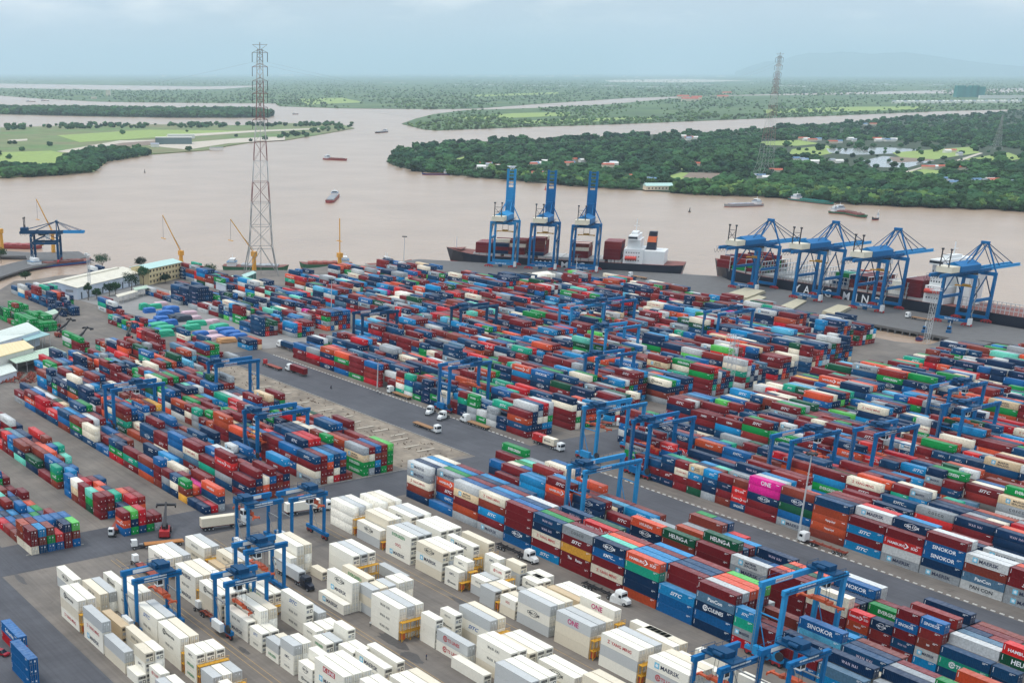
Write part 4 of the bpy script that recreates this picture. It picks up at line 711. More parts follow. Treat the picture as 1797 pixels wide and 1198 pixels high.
# ---- the white refrigerated stacks: (left x, front y, size, rows, tiers, codes of the front row from the ground up)
RS = [
 # block nearest the coloured wall
 (-314.9, 210.7, 40, 3, 3, ['WE', 'WO', 'WH']), (-299.9, 210.7, 40, 1, 2, ['l0', 'WC']), (-299.6, 213.5, 40, 2, 3, ['l0', 'l0', 'c0']), (-284.2, 210.5, 40, 3, 3, ['WM', 'WL', 'WE']), (-269.3, 210.5, 40, 3, 3, ['c0', 'WM', 'cC']),
 (-255.7, 210.6, 20, 1, 2, ['WI', 'WK']), (-255.5, 213.4, 20, 1, 3, ['l0', 'l0', 'WK']), (-246.8, 212.8, 20, 2, 2, ['l0', 'WH']), (-245.5, 218.4, 20, 1, 3, ['W0', 'W0', 'WT']), (-240.0, 210.4, 20, 3, 2, ['l0', 'l0']), (-231.9, 210.6, 20, 2, 2, ['c0', 'WL']),
 (-225.0, 210.6, 40, 3, 3, ['l0', 'WC', 'l0']), (-210.5, 210.5, 40, 3, 3, ['c0', 'c0', 'lO']), (-194.6, 210.4, 40, 3, 3, ['W0', 'l0', 'WY']), (-179.4, 210.4, 40, 3, 3, ['c0', 'lT', 'WM']), (-152.0, 211.0, 40, 2, 2, ['WT', 'WT']), (-137, 211, 40, 3, 3, ['W0', 'W0', 'WH']),
 (-313.8, 221.3, 40, 3, 3, ['W0', 'W0', 'WS']), (-298.5, 221.3, 40, 3, 3, ['W0', 'l0', 'WK']), (-283.8, 221.3, 40, 3, 3, ['W0', 'c0', 'W0']), (-268.8, 221.3, 40, 1, 3, ['W0', 'WM', 'WM']), (-268.5, 226.7, 40, 1, 3, ['c0', 'c0', 'c0']),
 (-252.6, 222.4, 20, 1, 3, ['l0', 'W0', 'WK']), (-246.0, 224.6, 20, 1, 3, ['l0', 'l0', 'c0']), (-240.5, 227.2, 20, 2, 2, ['W0', 'W0']), (-238.2, 221.4, 20, 1, 1, ['l0']), (-238.4, 224.2, 20, 2, 2, ['l0', 'WI']), (-230.0, 221.4, 20, 1, 2, ['l0', 'WE']), (-228.6, 224.2, 40, 1, 2, ['c0', 'C0']), (-228.4, 227.0, 40, 2, 2, ['W0', 'W0']),
 (-214.5, 222.6, 40, 1, 3, ['W0', 'WY', 'WO']), (-200.5, 226.6, 40, 1, 2, ['W0', 'WC']), (-197.0, 221.0, 40, 1, 1, ['C0']), (-196.0, 224.0, 40, 2, 2, ['c0', 'WZ']), (-181.5, 222.0, 40, 1, 2, ['c0', 'WS']), (-180.5, 228.0, 40, 1, 2, ['W0', 'W0']), (-166.0, 226.0, 40, 1, 2, ['W0', 'W0']),
 # third block
 (-280.6, 187.4, 40, 3, 3, ['WI', 'W0', 'W0']), (-264.2, 173.2, 40, 1, 1, ['WM']), (-264.4, 176.0, 40, 1, 3, ['W0', 'WM', 'WC']), (-264.6, 181.2, 40, 1, 3, ['W0', 'W0', 'WA']), (-264.0, 178.6, 40, 1, 1, ['W0']), (-295.3, 177.9, 40, 2, 3, ['W0', 'c0', 'W0']), (-294.6, 175.2, 40, 1, 2, ['WM', 'W0']), (-272.2, 198.9, 40, 1, 1, ['l0']), (-312.0, 176.0, 40, 0, 0, []),
 (-281.5, 181.6, 20, 1, 1, ['c0']), (-252.9, 178.9, 20, 3, 3, ['l0', 'c0', 'l0']), (-253.4, 187.8, 20, 2, 3, ['W0', 'WI', 'WI']), (-243.9, 176.5, 40, 3, 3, ['WH', 'WH', 'WH']), (-228.9, 181.4, 20, 1, 3, ['W0', 'W0', 'W0']), (-222.2, 181.4, 40, 1, 2, ['WT', 'lT']), (-228.5, 187.3, 20, 1, 3, ['W0', 'WI', 'WH']), (-226.0, 191.4, 40, 2, 3, ['c0', 'WS', 'l0']),
 (-212.4, 178.4, 40, 1, 1, ['W0']), (-209.2, 183.4, 40, 2, 3, ['c0', 'WH', 'WH']), (-211.3, 191.3, 40, 3, 2, ['c0', 'cH']), (-196.0, 191.5, 40, 2, 2, ['c0', 'WC']), (-195.5, 177.5, 40, 3, 3, ['W0', 'l0', 'l0']), (-181.0, 177.5, 40, 3, 3, ['W0', 'WM', 'WH']), (-180.5, 190.5, 40, 2, 3, ['W0', 'W0', 'c0']), (-166.0, 178.0, 40, 3, 3, ['W0', 'W0', 'W0']),
 # second block
 (-312.8, 144.6, 40, 3, 2, ['W0', 'WH']), (-314.8, 157.9, 40, 2, 2, ['cH', 'WH']), (-300.2, 157.8, 40, 1, 1, ['C0']), (-300.0, 160.5, 40, 2, 2, ['W0', 'cH']), (-289.9, 142.0, 40, 3, 3, ['WM', 'WH', 'WM']), (-275.4, 141.9, 40, 1, 3, ['cH', 'c0', 'WI']), (-275.2, 144.7, 40, 2, 3, ['W0', 'W0', 'W0']), (-275.0, 155.5, 40, 2, 2, ['WM', 'WE']),
 (-262.6, 142.6, 40, 1, 2, ['WM', 'WH']), (-261.0, 145.4, 40, 2, 3, ['W0', 'W0', 'WM']), (-258.5, 157.5, 40, 1, 3, ['WH', 'WH', 'WS']), (-257.8, 161.0, 40, 1, 2, ['l0', 'l0']), (-249.4, 142.6, 20, 2, 2, ['WH', 'WS']), (-241.6, 142.8, 20, 2, 2, ['WE', 'l0']), (-234.6, 142.8, 20, 2, 3, ['WH', 'WK', 'l0']), (-226.0, 142.6, 20, 1, 2, ['WI', 'WC']), (-226.0, 145.4, 20, 1, 3, ['W0', 'W0', 'W0']),
 (-243.5, 155.0, 20, 1, 2, ['W0', 'WH']), (-243.2, 158.0, 20, 2, 2, ['W0', 'WY']), (-236.0, 153.0, 20, 2, 2, ['WE', 'WE']), (-235.5, 159.0, 20, 1, 3, ['W0', 'W0', 'W0']), (-228.8, 156.0, 20, 2, 2, ['W0', 'WH']), (-222.8, 154.2, 40, 1, 1, ['l0']), (-222.8, 156.8, 40, 1, 2, ['l0', 'WM']), (-224.0, 161.2, 40, 1, 2, ['W0', 'W0']), (-219.5, 143.0, 40, 3, 3, ['WH', 'WM', 'Wk']), (-205.0, 143.0, 40, 3, 3, ['W0', 'WE', 'l0']), (-207.5, 156.0, 40, 3, 2, ['W0', 'WH']), (-190.0, 143.0, 40, 3, 3, ['W0', 'W0', 'WH']),
 # block at the bottom left
 (-311.7, 115.4, 40, 1, 2, ['l0', 'WC']), (-298.6, 117.7, 40, 2, 2, ['cH', 'cH']), (-301.0, 125.0, 40, 1, 2, ['W0', 'WI']), (-291.1, 108.3, 40, 2, 3, ['WY', 'c0', 'WI']), (-278.5, 116.5, 40, 1, 1, ['c0']), (-276.5, 113.8, 40, 1, 2, ['C0', 'C0']), (-287.6, 122.6, 40, 2, 3, ['W0', 'WH', 'WH']), (-275.6, 108.3, 40, 1, 3, ['WM', 'WY', 'l0']), (-262.6, 108.3, 40, 1, 2, ['c0', 'l0']),
 (-264.8, 114.9, 40, 1, 2, ['W0', 'cH']), (-270.3, 120.9, 40, 2, 3, ['W0', 'WH', 'WS']), (-257.0, 120.6, 40, 2, 3, ['W0', 'WH', 'WI']), (-249.5, 110.5, 20, 2, 3, ['W0', 'WK', 'c0']), (-249.2, 108.2, 20, 1, 1, ['W0']), (-242.6, 120.6, 20, 3, 3, ['WE', 'WE', 'WK']), (-234.5, 120.7, 20, 3, 2, ['l0', 'l0']), (-226.5, 121.0, 20, 1, 2, ['WH', 'WH']), (-242.4, 111.0, 20, 1, 2, ['W0', 'WT']), (-235.0, 109.0, 20, 2, 2, ['W0', 'l0']), (-227.0, 109.5, 20, 2, 2, ['W0', 'W0']), (-219.0, 121.0, 20, 2, 2, ['W0', 'WH']), (-212.0, 121.0, 40, 3, 2, ['W0', 'WE']), (-219.5, 109.5, 40, 2, 2, ['W0', 'WH']),
]
NAMES = {210: 'first white block', 173: 'second white block', 141: 'third white block', 108: 'nearest white block'}
cnt = {}
for (x, y, s, rows, tiers, codes) in RS:
    blk = max(k for k in NAMES if k <= y); bn = NAMES[blk]; hc = 2.9 if s == 40 else 2.62
    k = cnt.get(blk, 0); cnt[blk] = k + 1
    endk = 'door' if RNG.uniform() < 0.45 else 'cooler'
    for j in range(rows):
        for t_ in range(tiers):
            code = codes[t_] if j == 0 else wpick({'W0': 5, 'c0': 3, 'l0': 3, 'WH': 1, 'WM': 1})
            yy = y + CWD / 2 + 2.70 * j
            sx, sy, _ = proj(x + CL[s] / 2, yy, t_ * hc + 1)
            if sx < -25 or sx > 1820 or sy > 1222: continue
            add_box(x + CL[s] / 2, yy, t_ * hc, s, code, '%s tier, %s row, %s group of %s' % (ORD[t_], nth(j), nth(k), bn), True, hc - 0.015, 0.0, True, endk); BOXES[-1]['deep'] = j > 0 and t_ < tiers - 1

# ---- choose the containers that are things of their own; the others join one mass
def big(b):
    _, _, d = proj(b['x'], b['y'], b['z']); return d
dry = [b for b in BOXES if not b['reefer'] and b['ind'] is not False]
dry.sort(key=big)
ref = [b for b in BOXES if b['reefer']]; ref.sort(key=lambda b: (b['deep'], big(b)))
IND = ref[:300] + dry[:300]
for b in ref[300:]: b['code'] = {'C0': 'C', 'l0': 'l', 'c0': 'c'}.get(b['code'], 'W')
idset = set(id(b) for b in IND)
for b in IND: make_box(b)
REST = [b for b in BOXES if id(b) not in idset]

def mass(boxes):
    """all the far boxes as one mesh: five faces each, door bars on the near end, colour per box; the print as a second mesh"""
    n = len(boxes); V = np.zeros((n, 8, 3), np.float32); Cc = np.zeros((n, 8, 4), np.float32); tv = []; tf = []; tcol = []; off = 0; bars_v = []; bars_f = []; bo = 0
    for k, b in enumerate(boxes):
        L = CL[b['s']] / 2; w = CWD / 2; h = 2.53 if not b['reefer'] else b['h'] - 0.05; x, y, z = b['x'], b['y'], b['z']
        V[k] = [(x - L, y - w, z), (x + L, y - w, z), (x + L, y + w, z), (x - L, y + w, z), (x - L, y - w, z + h), (x + L, y - w, z + h), (x + L, y + w, z + h), (x - L, y + w, z + h)]
        ck, tk, tcx = CODES[b['code']]; Cc[k] = jitter(PAL[ck], 0.13 if not b['reefer'] else 0.05)
        d = big(b)
        for f in (-0.55, 0.55): bars_v += [(x + L + 0.012, y + w * f - 0.08, z + 0.9), (x + L + 0.012, y + w * f + 0.10, z + 0.9), (x + L + 0.012, y + w * f + 0.10, z + 1.3), (x + L + 0.012, y + w * f - 0.08, z + 1.3)]; bars_f.append((bo, bo + 1, bo + 2, bo + 3)); bo += 4
        if ck not in 'clWCa':
            zz = z + 1.95; xl = x - L + 0.35; bars_v += [(xl, y - w - 0.012, zz - 0.7), (xl + 0.16, y - w - 0.012, zz - 0.7), (xl + 0.16, y - w - 0.012, zz + 0.3), (xl, y - w - 0.012, zz + 0.3)] if k % 2 else [(x + L - 1.7, y - w - 0.012, zz), (x + L - 0.6, y - w - 0.012, zz), (x + L - 0.6, y - w - 0.012, zz + 0.2), (x + L - 1.7, y - w - 0.012, zz + 0.2)]; bars_f.append((bo, bo + 1, bo + 2, bo + 3)); bo += 4
        if tk and RNG.uniform() < 0.85:
            me = text_mesh(tk, 1.0 if b['s'] == 40 else 0.56); m = len(me.vertices); v = np.empty(m * 3, np.float32); me.vertices.foreach_get('co', v); v = v.reshape(-1, 3).copy()
            v += np.array([x + 0.5, y - w - 0.02, z + 1.35], np.float32); tv.append(v); tf.extend([tuple(i + off for i in p.vertices) for p in me.polygons]); mi = [p.material_index for p in me.polygons]
            col = np.tile(np.array(LCOL[tcx], np.float32), (m, 1))
            for p, q in zip(me.polygons, mi):
                if q == 1: col[list(p.vertices)] = lin(105, 190, 220)
                elif q == 2: col[list(p.vertices)] = lin(235, 238, 240)
            tcol.append(col); off += m
    base = np.arange(n)[:, None, None] * 8; F = np.array([(4, 5, 6, 7), (0, 1, 5, 4), (1, 2, 6, 5), (2, 3, 7, 6), (3, 0, 4, 7)])[None] + base; F = F.reshape(-1, 4)
    me = bpy.data.meshes.new('container_mass'); me.vertices.add(n * 8); me.vertices.foreach_set('co', V.ravel()); me.loops.add(F.size); me.loops.foreach_set('vertex_index', F.ravel().astype(np.int32))
    me.polygons.add(len(F)); me.polygons.foreach_set('loop_start', np.arange(0, F.size, 4, dtype=np.int32)); me.update(calc_edges=True)
    a = me.attributes.new('Col', 'FLOAT_COLOR', 'POINT'); a.data.foreach_set('color', Cc.reshape(-1, 4).ravel()); me.materials.append(BOXFAR); me.validate()
    o = obj('container_mass', me); tag(o, 'dense stacks of coloured shipping containers filling the yard behind', 'containers', kind='stuff')
    tm = bpy.data.meshes.new('lettering'); tm.from_pydata(np.concatenate(tv).tolist(), [], tf); a = tm.attributes.new('Col', 'FLOAT_COLOR', 'POINT'); a.data.foreach_set('color', np.concatenate(tcol).ravel())
    tm.materials.append(mat('far_lettering', (1, 1, 1, 1), rough=0.5, var=0, src='Col')); tm.update(); q = obj('lettering', tm, o); q['kind'] = 'stuff'
    bm_ = bpy.data.meshes.new('door_lock'); bm_.from_pydata(bars_v, [], bars_f); bm_.materials.append(PRINTWHITE); bm_.update(); q = obj('door_lock', bm_, o); q['kind'] = 'stuff'
mass(REST)
print('containers:', len(IND), 'single,', len(REST), 'in the mass')
# ================================================================== YARD CRANES (rubber tyred gantries)
def wheel_mesh(r, w):
    return MB().cyl((0, -w / 2, 0), (0, w / 2, 0), r, 14, mi=0).cyl((0, -w / 2 - 0.02, 0), (0, w / 2 + 0.02, 0), r * 0.5, 10, mi=1).mesh('wheel', [TYRE, RED])
WH_ = wheel_mesh(0.75, 0.5)
def word_mesh(txt, h, w=None, m=None, name='lettering'):
    cu = bpy.data.curves.new('t', 'FONT'); cu.body = txt; cu.resolution_u = 2; cu.offset = 0.02; cu.align_x = 'CENTER'
    o = bpy.data.objects.new('t', cu); COL.objects.link(o); dg = bpy.context.evaluated_depsgraph_get(); dg.update(); me = bpy.data.meshes.new_from_object(o.evaluated_get(dg)); bpy.data.objects.remove(o); bpy.data.curves.remove(cu)
    v = np.array([q.co[:] for q in me.vertices]); lo, hi = v.min(0), v.max(0); k = h / (hi[1] - lo[1]); kx = (w / (hi[0] - lo[0])) if w else k
    vs = [((a - (lo[0] + hi[0]) / 2) * kx, 0.0, (b - lo[1]) * k - h / 2) for a, b, _ in v]; fs = [tuple(p.vertices) for p in me.polygons]; bpy.data.meshes.remove(me)
    mb = MB(); mb.v = vs; mb.f = fs; mb.m = [0] * len(fs); return mb.mesh(name, m or PRINTWHITE)
SIGN = word_mesh('SAIGON NEWPORT', 0.55, 6.2, RED); CTXT = word_mesh('TAN CANG CAT LAI', 0.6, 7.0, PRINTWHITE)
def rtg(label, x, y, span, hz, base=7.2, main=BLUE, trol=0.5, spread=0.45, small=False, cat='gantry crane'):
    """x, y: middle of the near sill; the portal spans towards +y"""
    t = empty('gantry_crane', (x, y, 0)); tag(t, label, cat, 'rubber tyred gantry cranes')
    b2 = base / 2; lw = 0.95 if not small else 0.7; gz = hz - 0.8
    for yy in (0.0, span):
        MB().box(-b2 - 2.2, b2 + 2.2, yy - 0.55, yy + 0.55, 1.5, 2.5).build('sill_beam', main, t)
        for sx in (-1, 1):
            MB().taper((sx * b2, yy, 2.5), (sx * b2, yy, gz - 0.4), lw, lw * 1.15, lw * 0.95, lw * 1.3).build('leg', main, t)
            for dx in (-0.95, 0.95): obj('wheel', WH_, t, (sx * (b2 + 0.6) + dx, yy, 0.75))
            MB().box(sx * (b2 + 0.6) - 1.3, sx * (b2 + 0.6) + 1.3, yy - 0.45, yy + 0.45, 1.0, 1.5).build('bogie', RED if not small else RUST, t)
        m = MB(); m.bar((-b2, yy, gz * 0.62), (b2, yy, gz * 0.62 - 0.02), 0.28); m.bar((-b2, yy, gz * 0.62), (b2 * 0.1, yy, 2.5), 0.18)
        m.build('brace', STEEL if small else main, t)
    for sx in (-1, 1):
        MB().box(sx * b2 - 0.5, sx * b2 + 0.5, -1.0, span + 1.0, gz - 0.7, gz + 0.7).build('girder', main, t)
        rail = MB(); xx = sx * (b2 + 0.85); rail.box(xx - 0.35, xx + 0.35, -0.6, span + 0.6, gz + 0.1, gz + 0.16)
        for k in range(int(span // 2)): rail.bar((xx + sx * 0.33, k * 2.0, gz + 0.16), (xx + sx * 0.33, k * 2.0, gz + 1.2), 0.06)
        rail.bar((xx + sx * 0.33, -0.6, gz + 1.2), (xx + sx * 0.33, span + 0.6, gz + 1.2), 0.07); rail.build('walkway', BLUED, t)
        pb = MB().box(sx * b2 + 0.51 * 1.0, sx * b2 + 0.54, span * 0.18, span * 0.18 + 6.4, gz - 0.45, gz + 0.55).build('sign_panel', WHITE, t)
        if not small:
            q = obj('lettering', SIGN, pb, (sx * b2 + 0.56, span * 0.18 + 3.2, gz + 0.05)); q.rotation_euler = (0, 0, R(90))
    pb = MB().box(-b2 - 0.53, -b2 - 0.505, span * 0.2, span * 0.2 + 4.0, gz - 0.4, gz + 0.5).build('sign_panel', WHITE, t)
    # trolley, cab, hoist, spreader
    ty = span * trol
    tr = MB(); tr.box(-b2 - 0.8, b2 + 0.8, ty - 2.2, ty + 2.2, gz + 0.75, gz + 1.15); tr.box(-1.9, 1.9, ty - 1.5, ty + 1.5, gz + 1.15, gz + 2.5); tr.box(-b2, -b2 + 1.6, ty - 1.2, ty + 0.8, gz + 1.15, gz + 2.1); tr.cyl((-1.2, ty - 1.9, gz + 1.8), (1.2, ty - 1.9, gz + 1.8), 0.55, 10)
    for sx in (-1, 1):
        for sy in (-1, 1): tr.bar((sx * (b2 + 0.7), ty + sy * 2.1, gz + 1.15), (sx * (b2 + 0.7), ty + sy * 2.1, gz + 2.2), 0.08)
        tr.bar((sx * (b2 + 0.7), ty - 2.1, gz + 2.2), (sx * (b2 + 0.7), ty + 2.1, gz + 2.2), 0.08)
    trolley = tr.build('trolley', BLUED, t)
    cb = MB(); cb.box(b2 - 2.4, b2 - 0.6, ty - 2.7, ty - 0.9, gz - 3.0, gz - 0.9, 0); cb.box(b2 - 2.3, b2 - 0.7, ty - 2.74, ty - 2.69, gz - 2.5, gz - 1.3, 1); cb.box(b2 - 0.61, b2 - 0.57, ty - 2.5, ty - 1.1, gz - 2.5, gz - 1.3, 1)
    cb.build('cab', [WHITE, GLASS], t)
    sz = gz * (1 - spread); ro = MB()
    for sx in (-1, 1):
        for sy in (-1, 1): ro.bar((sx * 1.4, ty + sy * 0.7, gz + 0.7), (sx * 1.7, ty + sy * 0.6, sz + 1.0), 0.07)
    ro.build('hoist_rope', DARK, t)
    sp = MB(); sp.box(-6.0, 6.0, ty - 0.35, ty + 0.35, sz, sz + 0.4)
    for sx in (-1, 1): sp.box(sx * 5.9 - 0.25, sx * 5.9 + 0.25, ty - 1.2, ty + 1.2, sz - 0.1, sz + 0.3); sp.box(sx * 2.6 - 0.5, sx * 2.6 + 0.5, ty - 0.9, ty + 0.9, sz + 0.1, sz + 0.9)
    sp.box(-1.8, 1.8, ty - 0.9, ty + 0.9, sz + 0.4, sz + 1.1)
    for sx in (-1, 1):
        for sy in (-1, 1): sp.box(sx * 6.0 - 0.15, sx * 6.0 + 0.15, ty + sy * 1.15 - 0.1, ty + sy * 1.15 + 0.1, sz - 0.5, sz)
    sp.build('spreader', ORANGE, t)
    # power house on the near sill, cable reel, ladder
    eh = MB(); eh.box(-2.2, 2.4, -1.9, -0.6, 1.6, 3.9); eh.build('engine_house', WHITE if small else main, t)
    MB().cyl((b2 + 1.7, -0.75, 3.4), (b2 + 1.7, -1.15, 3.4), 1.15, 18).build('cable_reel', DARK, t)
    ld = MB()
    for dx in (-0.25, 0.25): ld.bar((-b2 + dx, -0.75, 1.6), (-b2 + dx, -0.75, gz), 0.07)
    for k in range(int(gz * 1.1)): ld.bar((-b2 - 0.25, -0.75, 2 + k * 0.9), (-b2 + 0.25, -0.75, 2 + k * 0.9), 0.05)
    ld.build('ladder', STEEL, t)
    return t
for (lab, x, y, sp_, hz_, ba, m_, tr_, sd_, sm_) in [
    ('light blue gantry crane at the road crossing, bare lane beneath it', -323.0, 331.8, 23.4, 20.3, 7.6, BLUEL, 0.16, 0.35, False),
    ('blue gantry crane over the left end of the lane wall of boxes', -299.5, 333.2, 22.0, 20.3, 7.8, BLUE, 0.14, 0.45, False),
    ('light blue gantry crane over the second coloured block', -271.2, 274.8, 23.4, 20.3, 7.2, BLUEL, 0.14, 0.5, False),
    ('light blue gantry crane straddling the right part of the front coloured block', -174.9, 246.9, 22.4, 20.3, 6.6, BLUEL, 0.86, 0.4, False),
    ('blue gantry crane behind the tall lamp mast on the right', -260.5, 359.3, 24.2, 20.3, 8.0, BLUE, 0.72, 0.4, False),
    ('blue gantry crane right of the lamp mast, holding a maroon box', -250.9, 391.0, 23.0, 20.3, 8.2, BLUE, 0.40, 0.5, False),
    ('farther of the two overlapping blue gantry cranes at the right edge', -275.8, 474.1, 23.6, 20.3, 7.8, BLUE, 0.62, 0.3, False),
    ('nearer of the two overlapping blue gantry cranes at the right edge', -254.7, 448.5, 22.4, 20.3, 8.2, BLUE, 0.30, 0.3, False),
    ('light blue gantry crane in mid field, right of centre, leftmost of its cluster', -489.0, 476.0, 22.8, 20.3, 9.0, BLUEL, 0.8, 0.35, False),
    ('blue gantry crane in mid field, topmost of its cluster', -489.6, 500.6, 23.0, 20.3, 9.0, BLUE, 0.12, 0.4, False),
    ('light blue gantry crane in mid field, middle of its cluster', -435.4, 447.3, 22.2, 20.3, 9.2, BLUEL, 0.12, 0.4, False),
    ('dark blue gantry crane in mid field, lowest of its cluster', -390.2, 397.6, 22.6, 20.3, 7.2, BLUE, 0.15, 0.45, False),
    ('blue gantry crane near the right pier and its hatch covers', -435.3, 527.2, 26.0, 20.3, 9.2, BLUE, 0.75, 0.5, False),
    ('dark blue gantry crane below the docked ship, over navy boxes', -514.8, 422.3, 24.5, 20.3, 7.8, BLUED, 0.2, 0.45, False),
    ('dark blue gantry crane left of centre, beyond the access road', -529.2, 369.2, 22.0, 20.3, 8.0, BLUED, 0.75, 0.5, False),
    ('blue gantry crane standing beside the white trucks on the access road', -408.8, 330.9, 21.6, 20.3, 6.8, BLUE, 0.68, 0.5, False),
    ('blue gantry crane over the left outer block, holding a red box', -454.6, 195.7, 22.2, 18.3, 8.0, BLUE, 0.58, 0.42, False),
    ('blue gantry crane beside the bare ground, farthest on the left', -471.6, 252.2, 21.0, 18.3, 7.0, BLUE, 0.1, 0.5, False),
    ('blue gantry crane over the left middle block near the bare ground', -389.5, 224.2, 22.0, 18.3, 9.4, BLUE, 0.1, 0.55, False),
    ('small blue gantry crane in the lowest row of white boxes', -272.7, 120.6, 12.0, 15.8, 6.8, BLUE, 0.75, 0.45, True),
    ('small blue gantry crane over white boxes, lowered orange spreader on a lettered box', -258.8, 139.7, 11.6, 15.8, 6.6, BLUE, 0.5, 0.55, True),
    ('small blue gantry crane beside the black tractor and white trailer', -275.8, 155.3, 11.8, 15.8, 6.4, BLUE, 0.5, 0.45, True),
    ('small blue gantry crane by the parked white trailer on the crossing', -308.5, 174.3, 11.2, 15.8, 7.0, BLUE, 0.12, 0.2, True),
    ('small blue gantry crane at the head of the white rows, over a white truck', -307.5, 189.0, 11.8, 15.8, 7.4, BLUE, 0.78, 0.2, True),
    ('small blue gantry crane at the bottom right, left of the pair', -160.6, 208.0, 13.2, 15.8, 7.2, BLUE, 0.35, 0.4, True),
    ('small blue gantry crane at the bottom right, right of the pair', -152.0, 219.2, 12.0, 18.0, 7.4, BLUE, 0.6, 0.45, True)]:
    rtg(lab, x, y, sp_, hz_, ba, m_, tr_, sd_, sm_)

# ---- yellow plug-in racks at the ends of the refrigerated stacks
_RK = {}
def rack(x, y, w, lv, k, m=YELLOW, lab=''):
    t = empty('reefer_rack', (x, y, 0)); tag(t, lab, 'rack', 'yellow racks between refrigerated stacks')
    key = (round(w, 1), lv)
    if key not in _RK:
        hgt = 2.75 * lv - 0.2; fr = MB(); n = max(1, round(w / 2.7))
        for j in range(n + 1):
            yy = w * j / n
            for xx in (0.1, 1.15): fr.box(xx - 0.07, xx + 0.07, yy - 0.07, yy + 0.07, 0, hgt)
        dk = MB(); rl = MB()
        for l in range(1, lv + 1):
            z = 2.75 * l - 0.2; dk.box(-0.05, 1.3, -0.15, w + 0.15, z - 0.16, z)
            for zz in (0.55, 1.1): rl.bar((1.22, -0.1, z + zz), (1.22, w + 0.1, z + zz), 0.06)
            for j in range(n * 2 + 1): rl.bar((1.22, w * j / n / 2, z), (1.22, w * j / n / 2, z + 1.1), 0.05)
        br = MB()
        for j in range(n): br.bar((1.15, w * j / n, 0.1), (1.15, w * (j + 1) / n, 2.4), 0.07); br.bar((1.15, w * (j + 1) / n, 0.1), (1.15, w * j / n, 2.4), 0.07)
        px = MB().box(0.3, 0.95, 0.2, 1.2, 0.5, 2.2)
        _RK[key] = [('frame', fr.mesh('frame', m)), ('platform', dk.mesh('platform', m)), ('railing', rl.mesh('railing', m)), ('brace', br.mesh('brace', m)), ('plug_box', px.mesh('plug_box', ORANGE))]
    for nm, me in _RK[key]: obj(nm, me, t)
kk = 0
for (x, y, s, rows, tiers, codes) in RS:
    if rows == 0: continue
    xe = x + CL[s] + 0.35
    # free space to the right?
    free = not any(b[3] > 0 and b[0] > x + 1 and b[0] < xe + 1.45 and b[1] < y + 2.7 * rows - 0.3 and b[1] + 2.7 * b[3] > y + 0.3 for b in RS)
    sx, sy, _ = proj(xe, y, 2)
    if free and (kk % 4 != 3) and sy < 1230 and -20 < sx < 1830 and tiers > 1:
        rack(xe, y + 0.1, max(2.5, 2.7 * rows - 0.2), max(1, tiers - 1), kk, lab='yellow rack at the right end of the %s group, %s' % (nth(sum(1 for q in RS[:RS.index((x, y, s, rows, tiers, codes))] if max(k for k in NAMES if k <= q[1]) == max(k for k in NAMES if k <= y))), NAMES[max(k for k in NAMES if k <= y)]))
    kk += 1
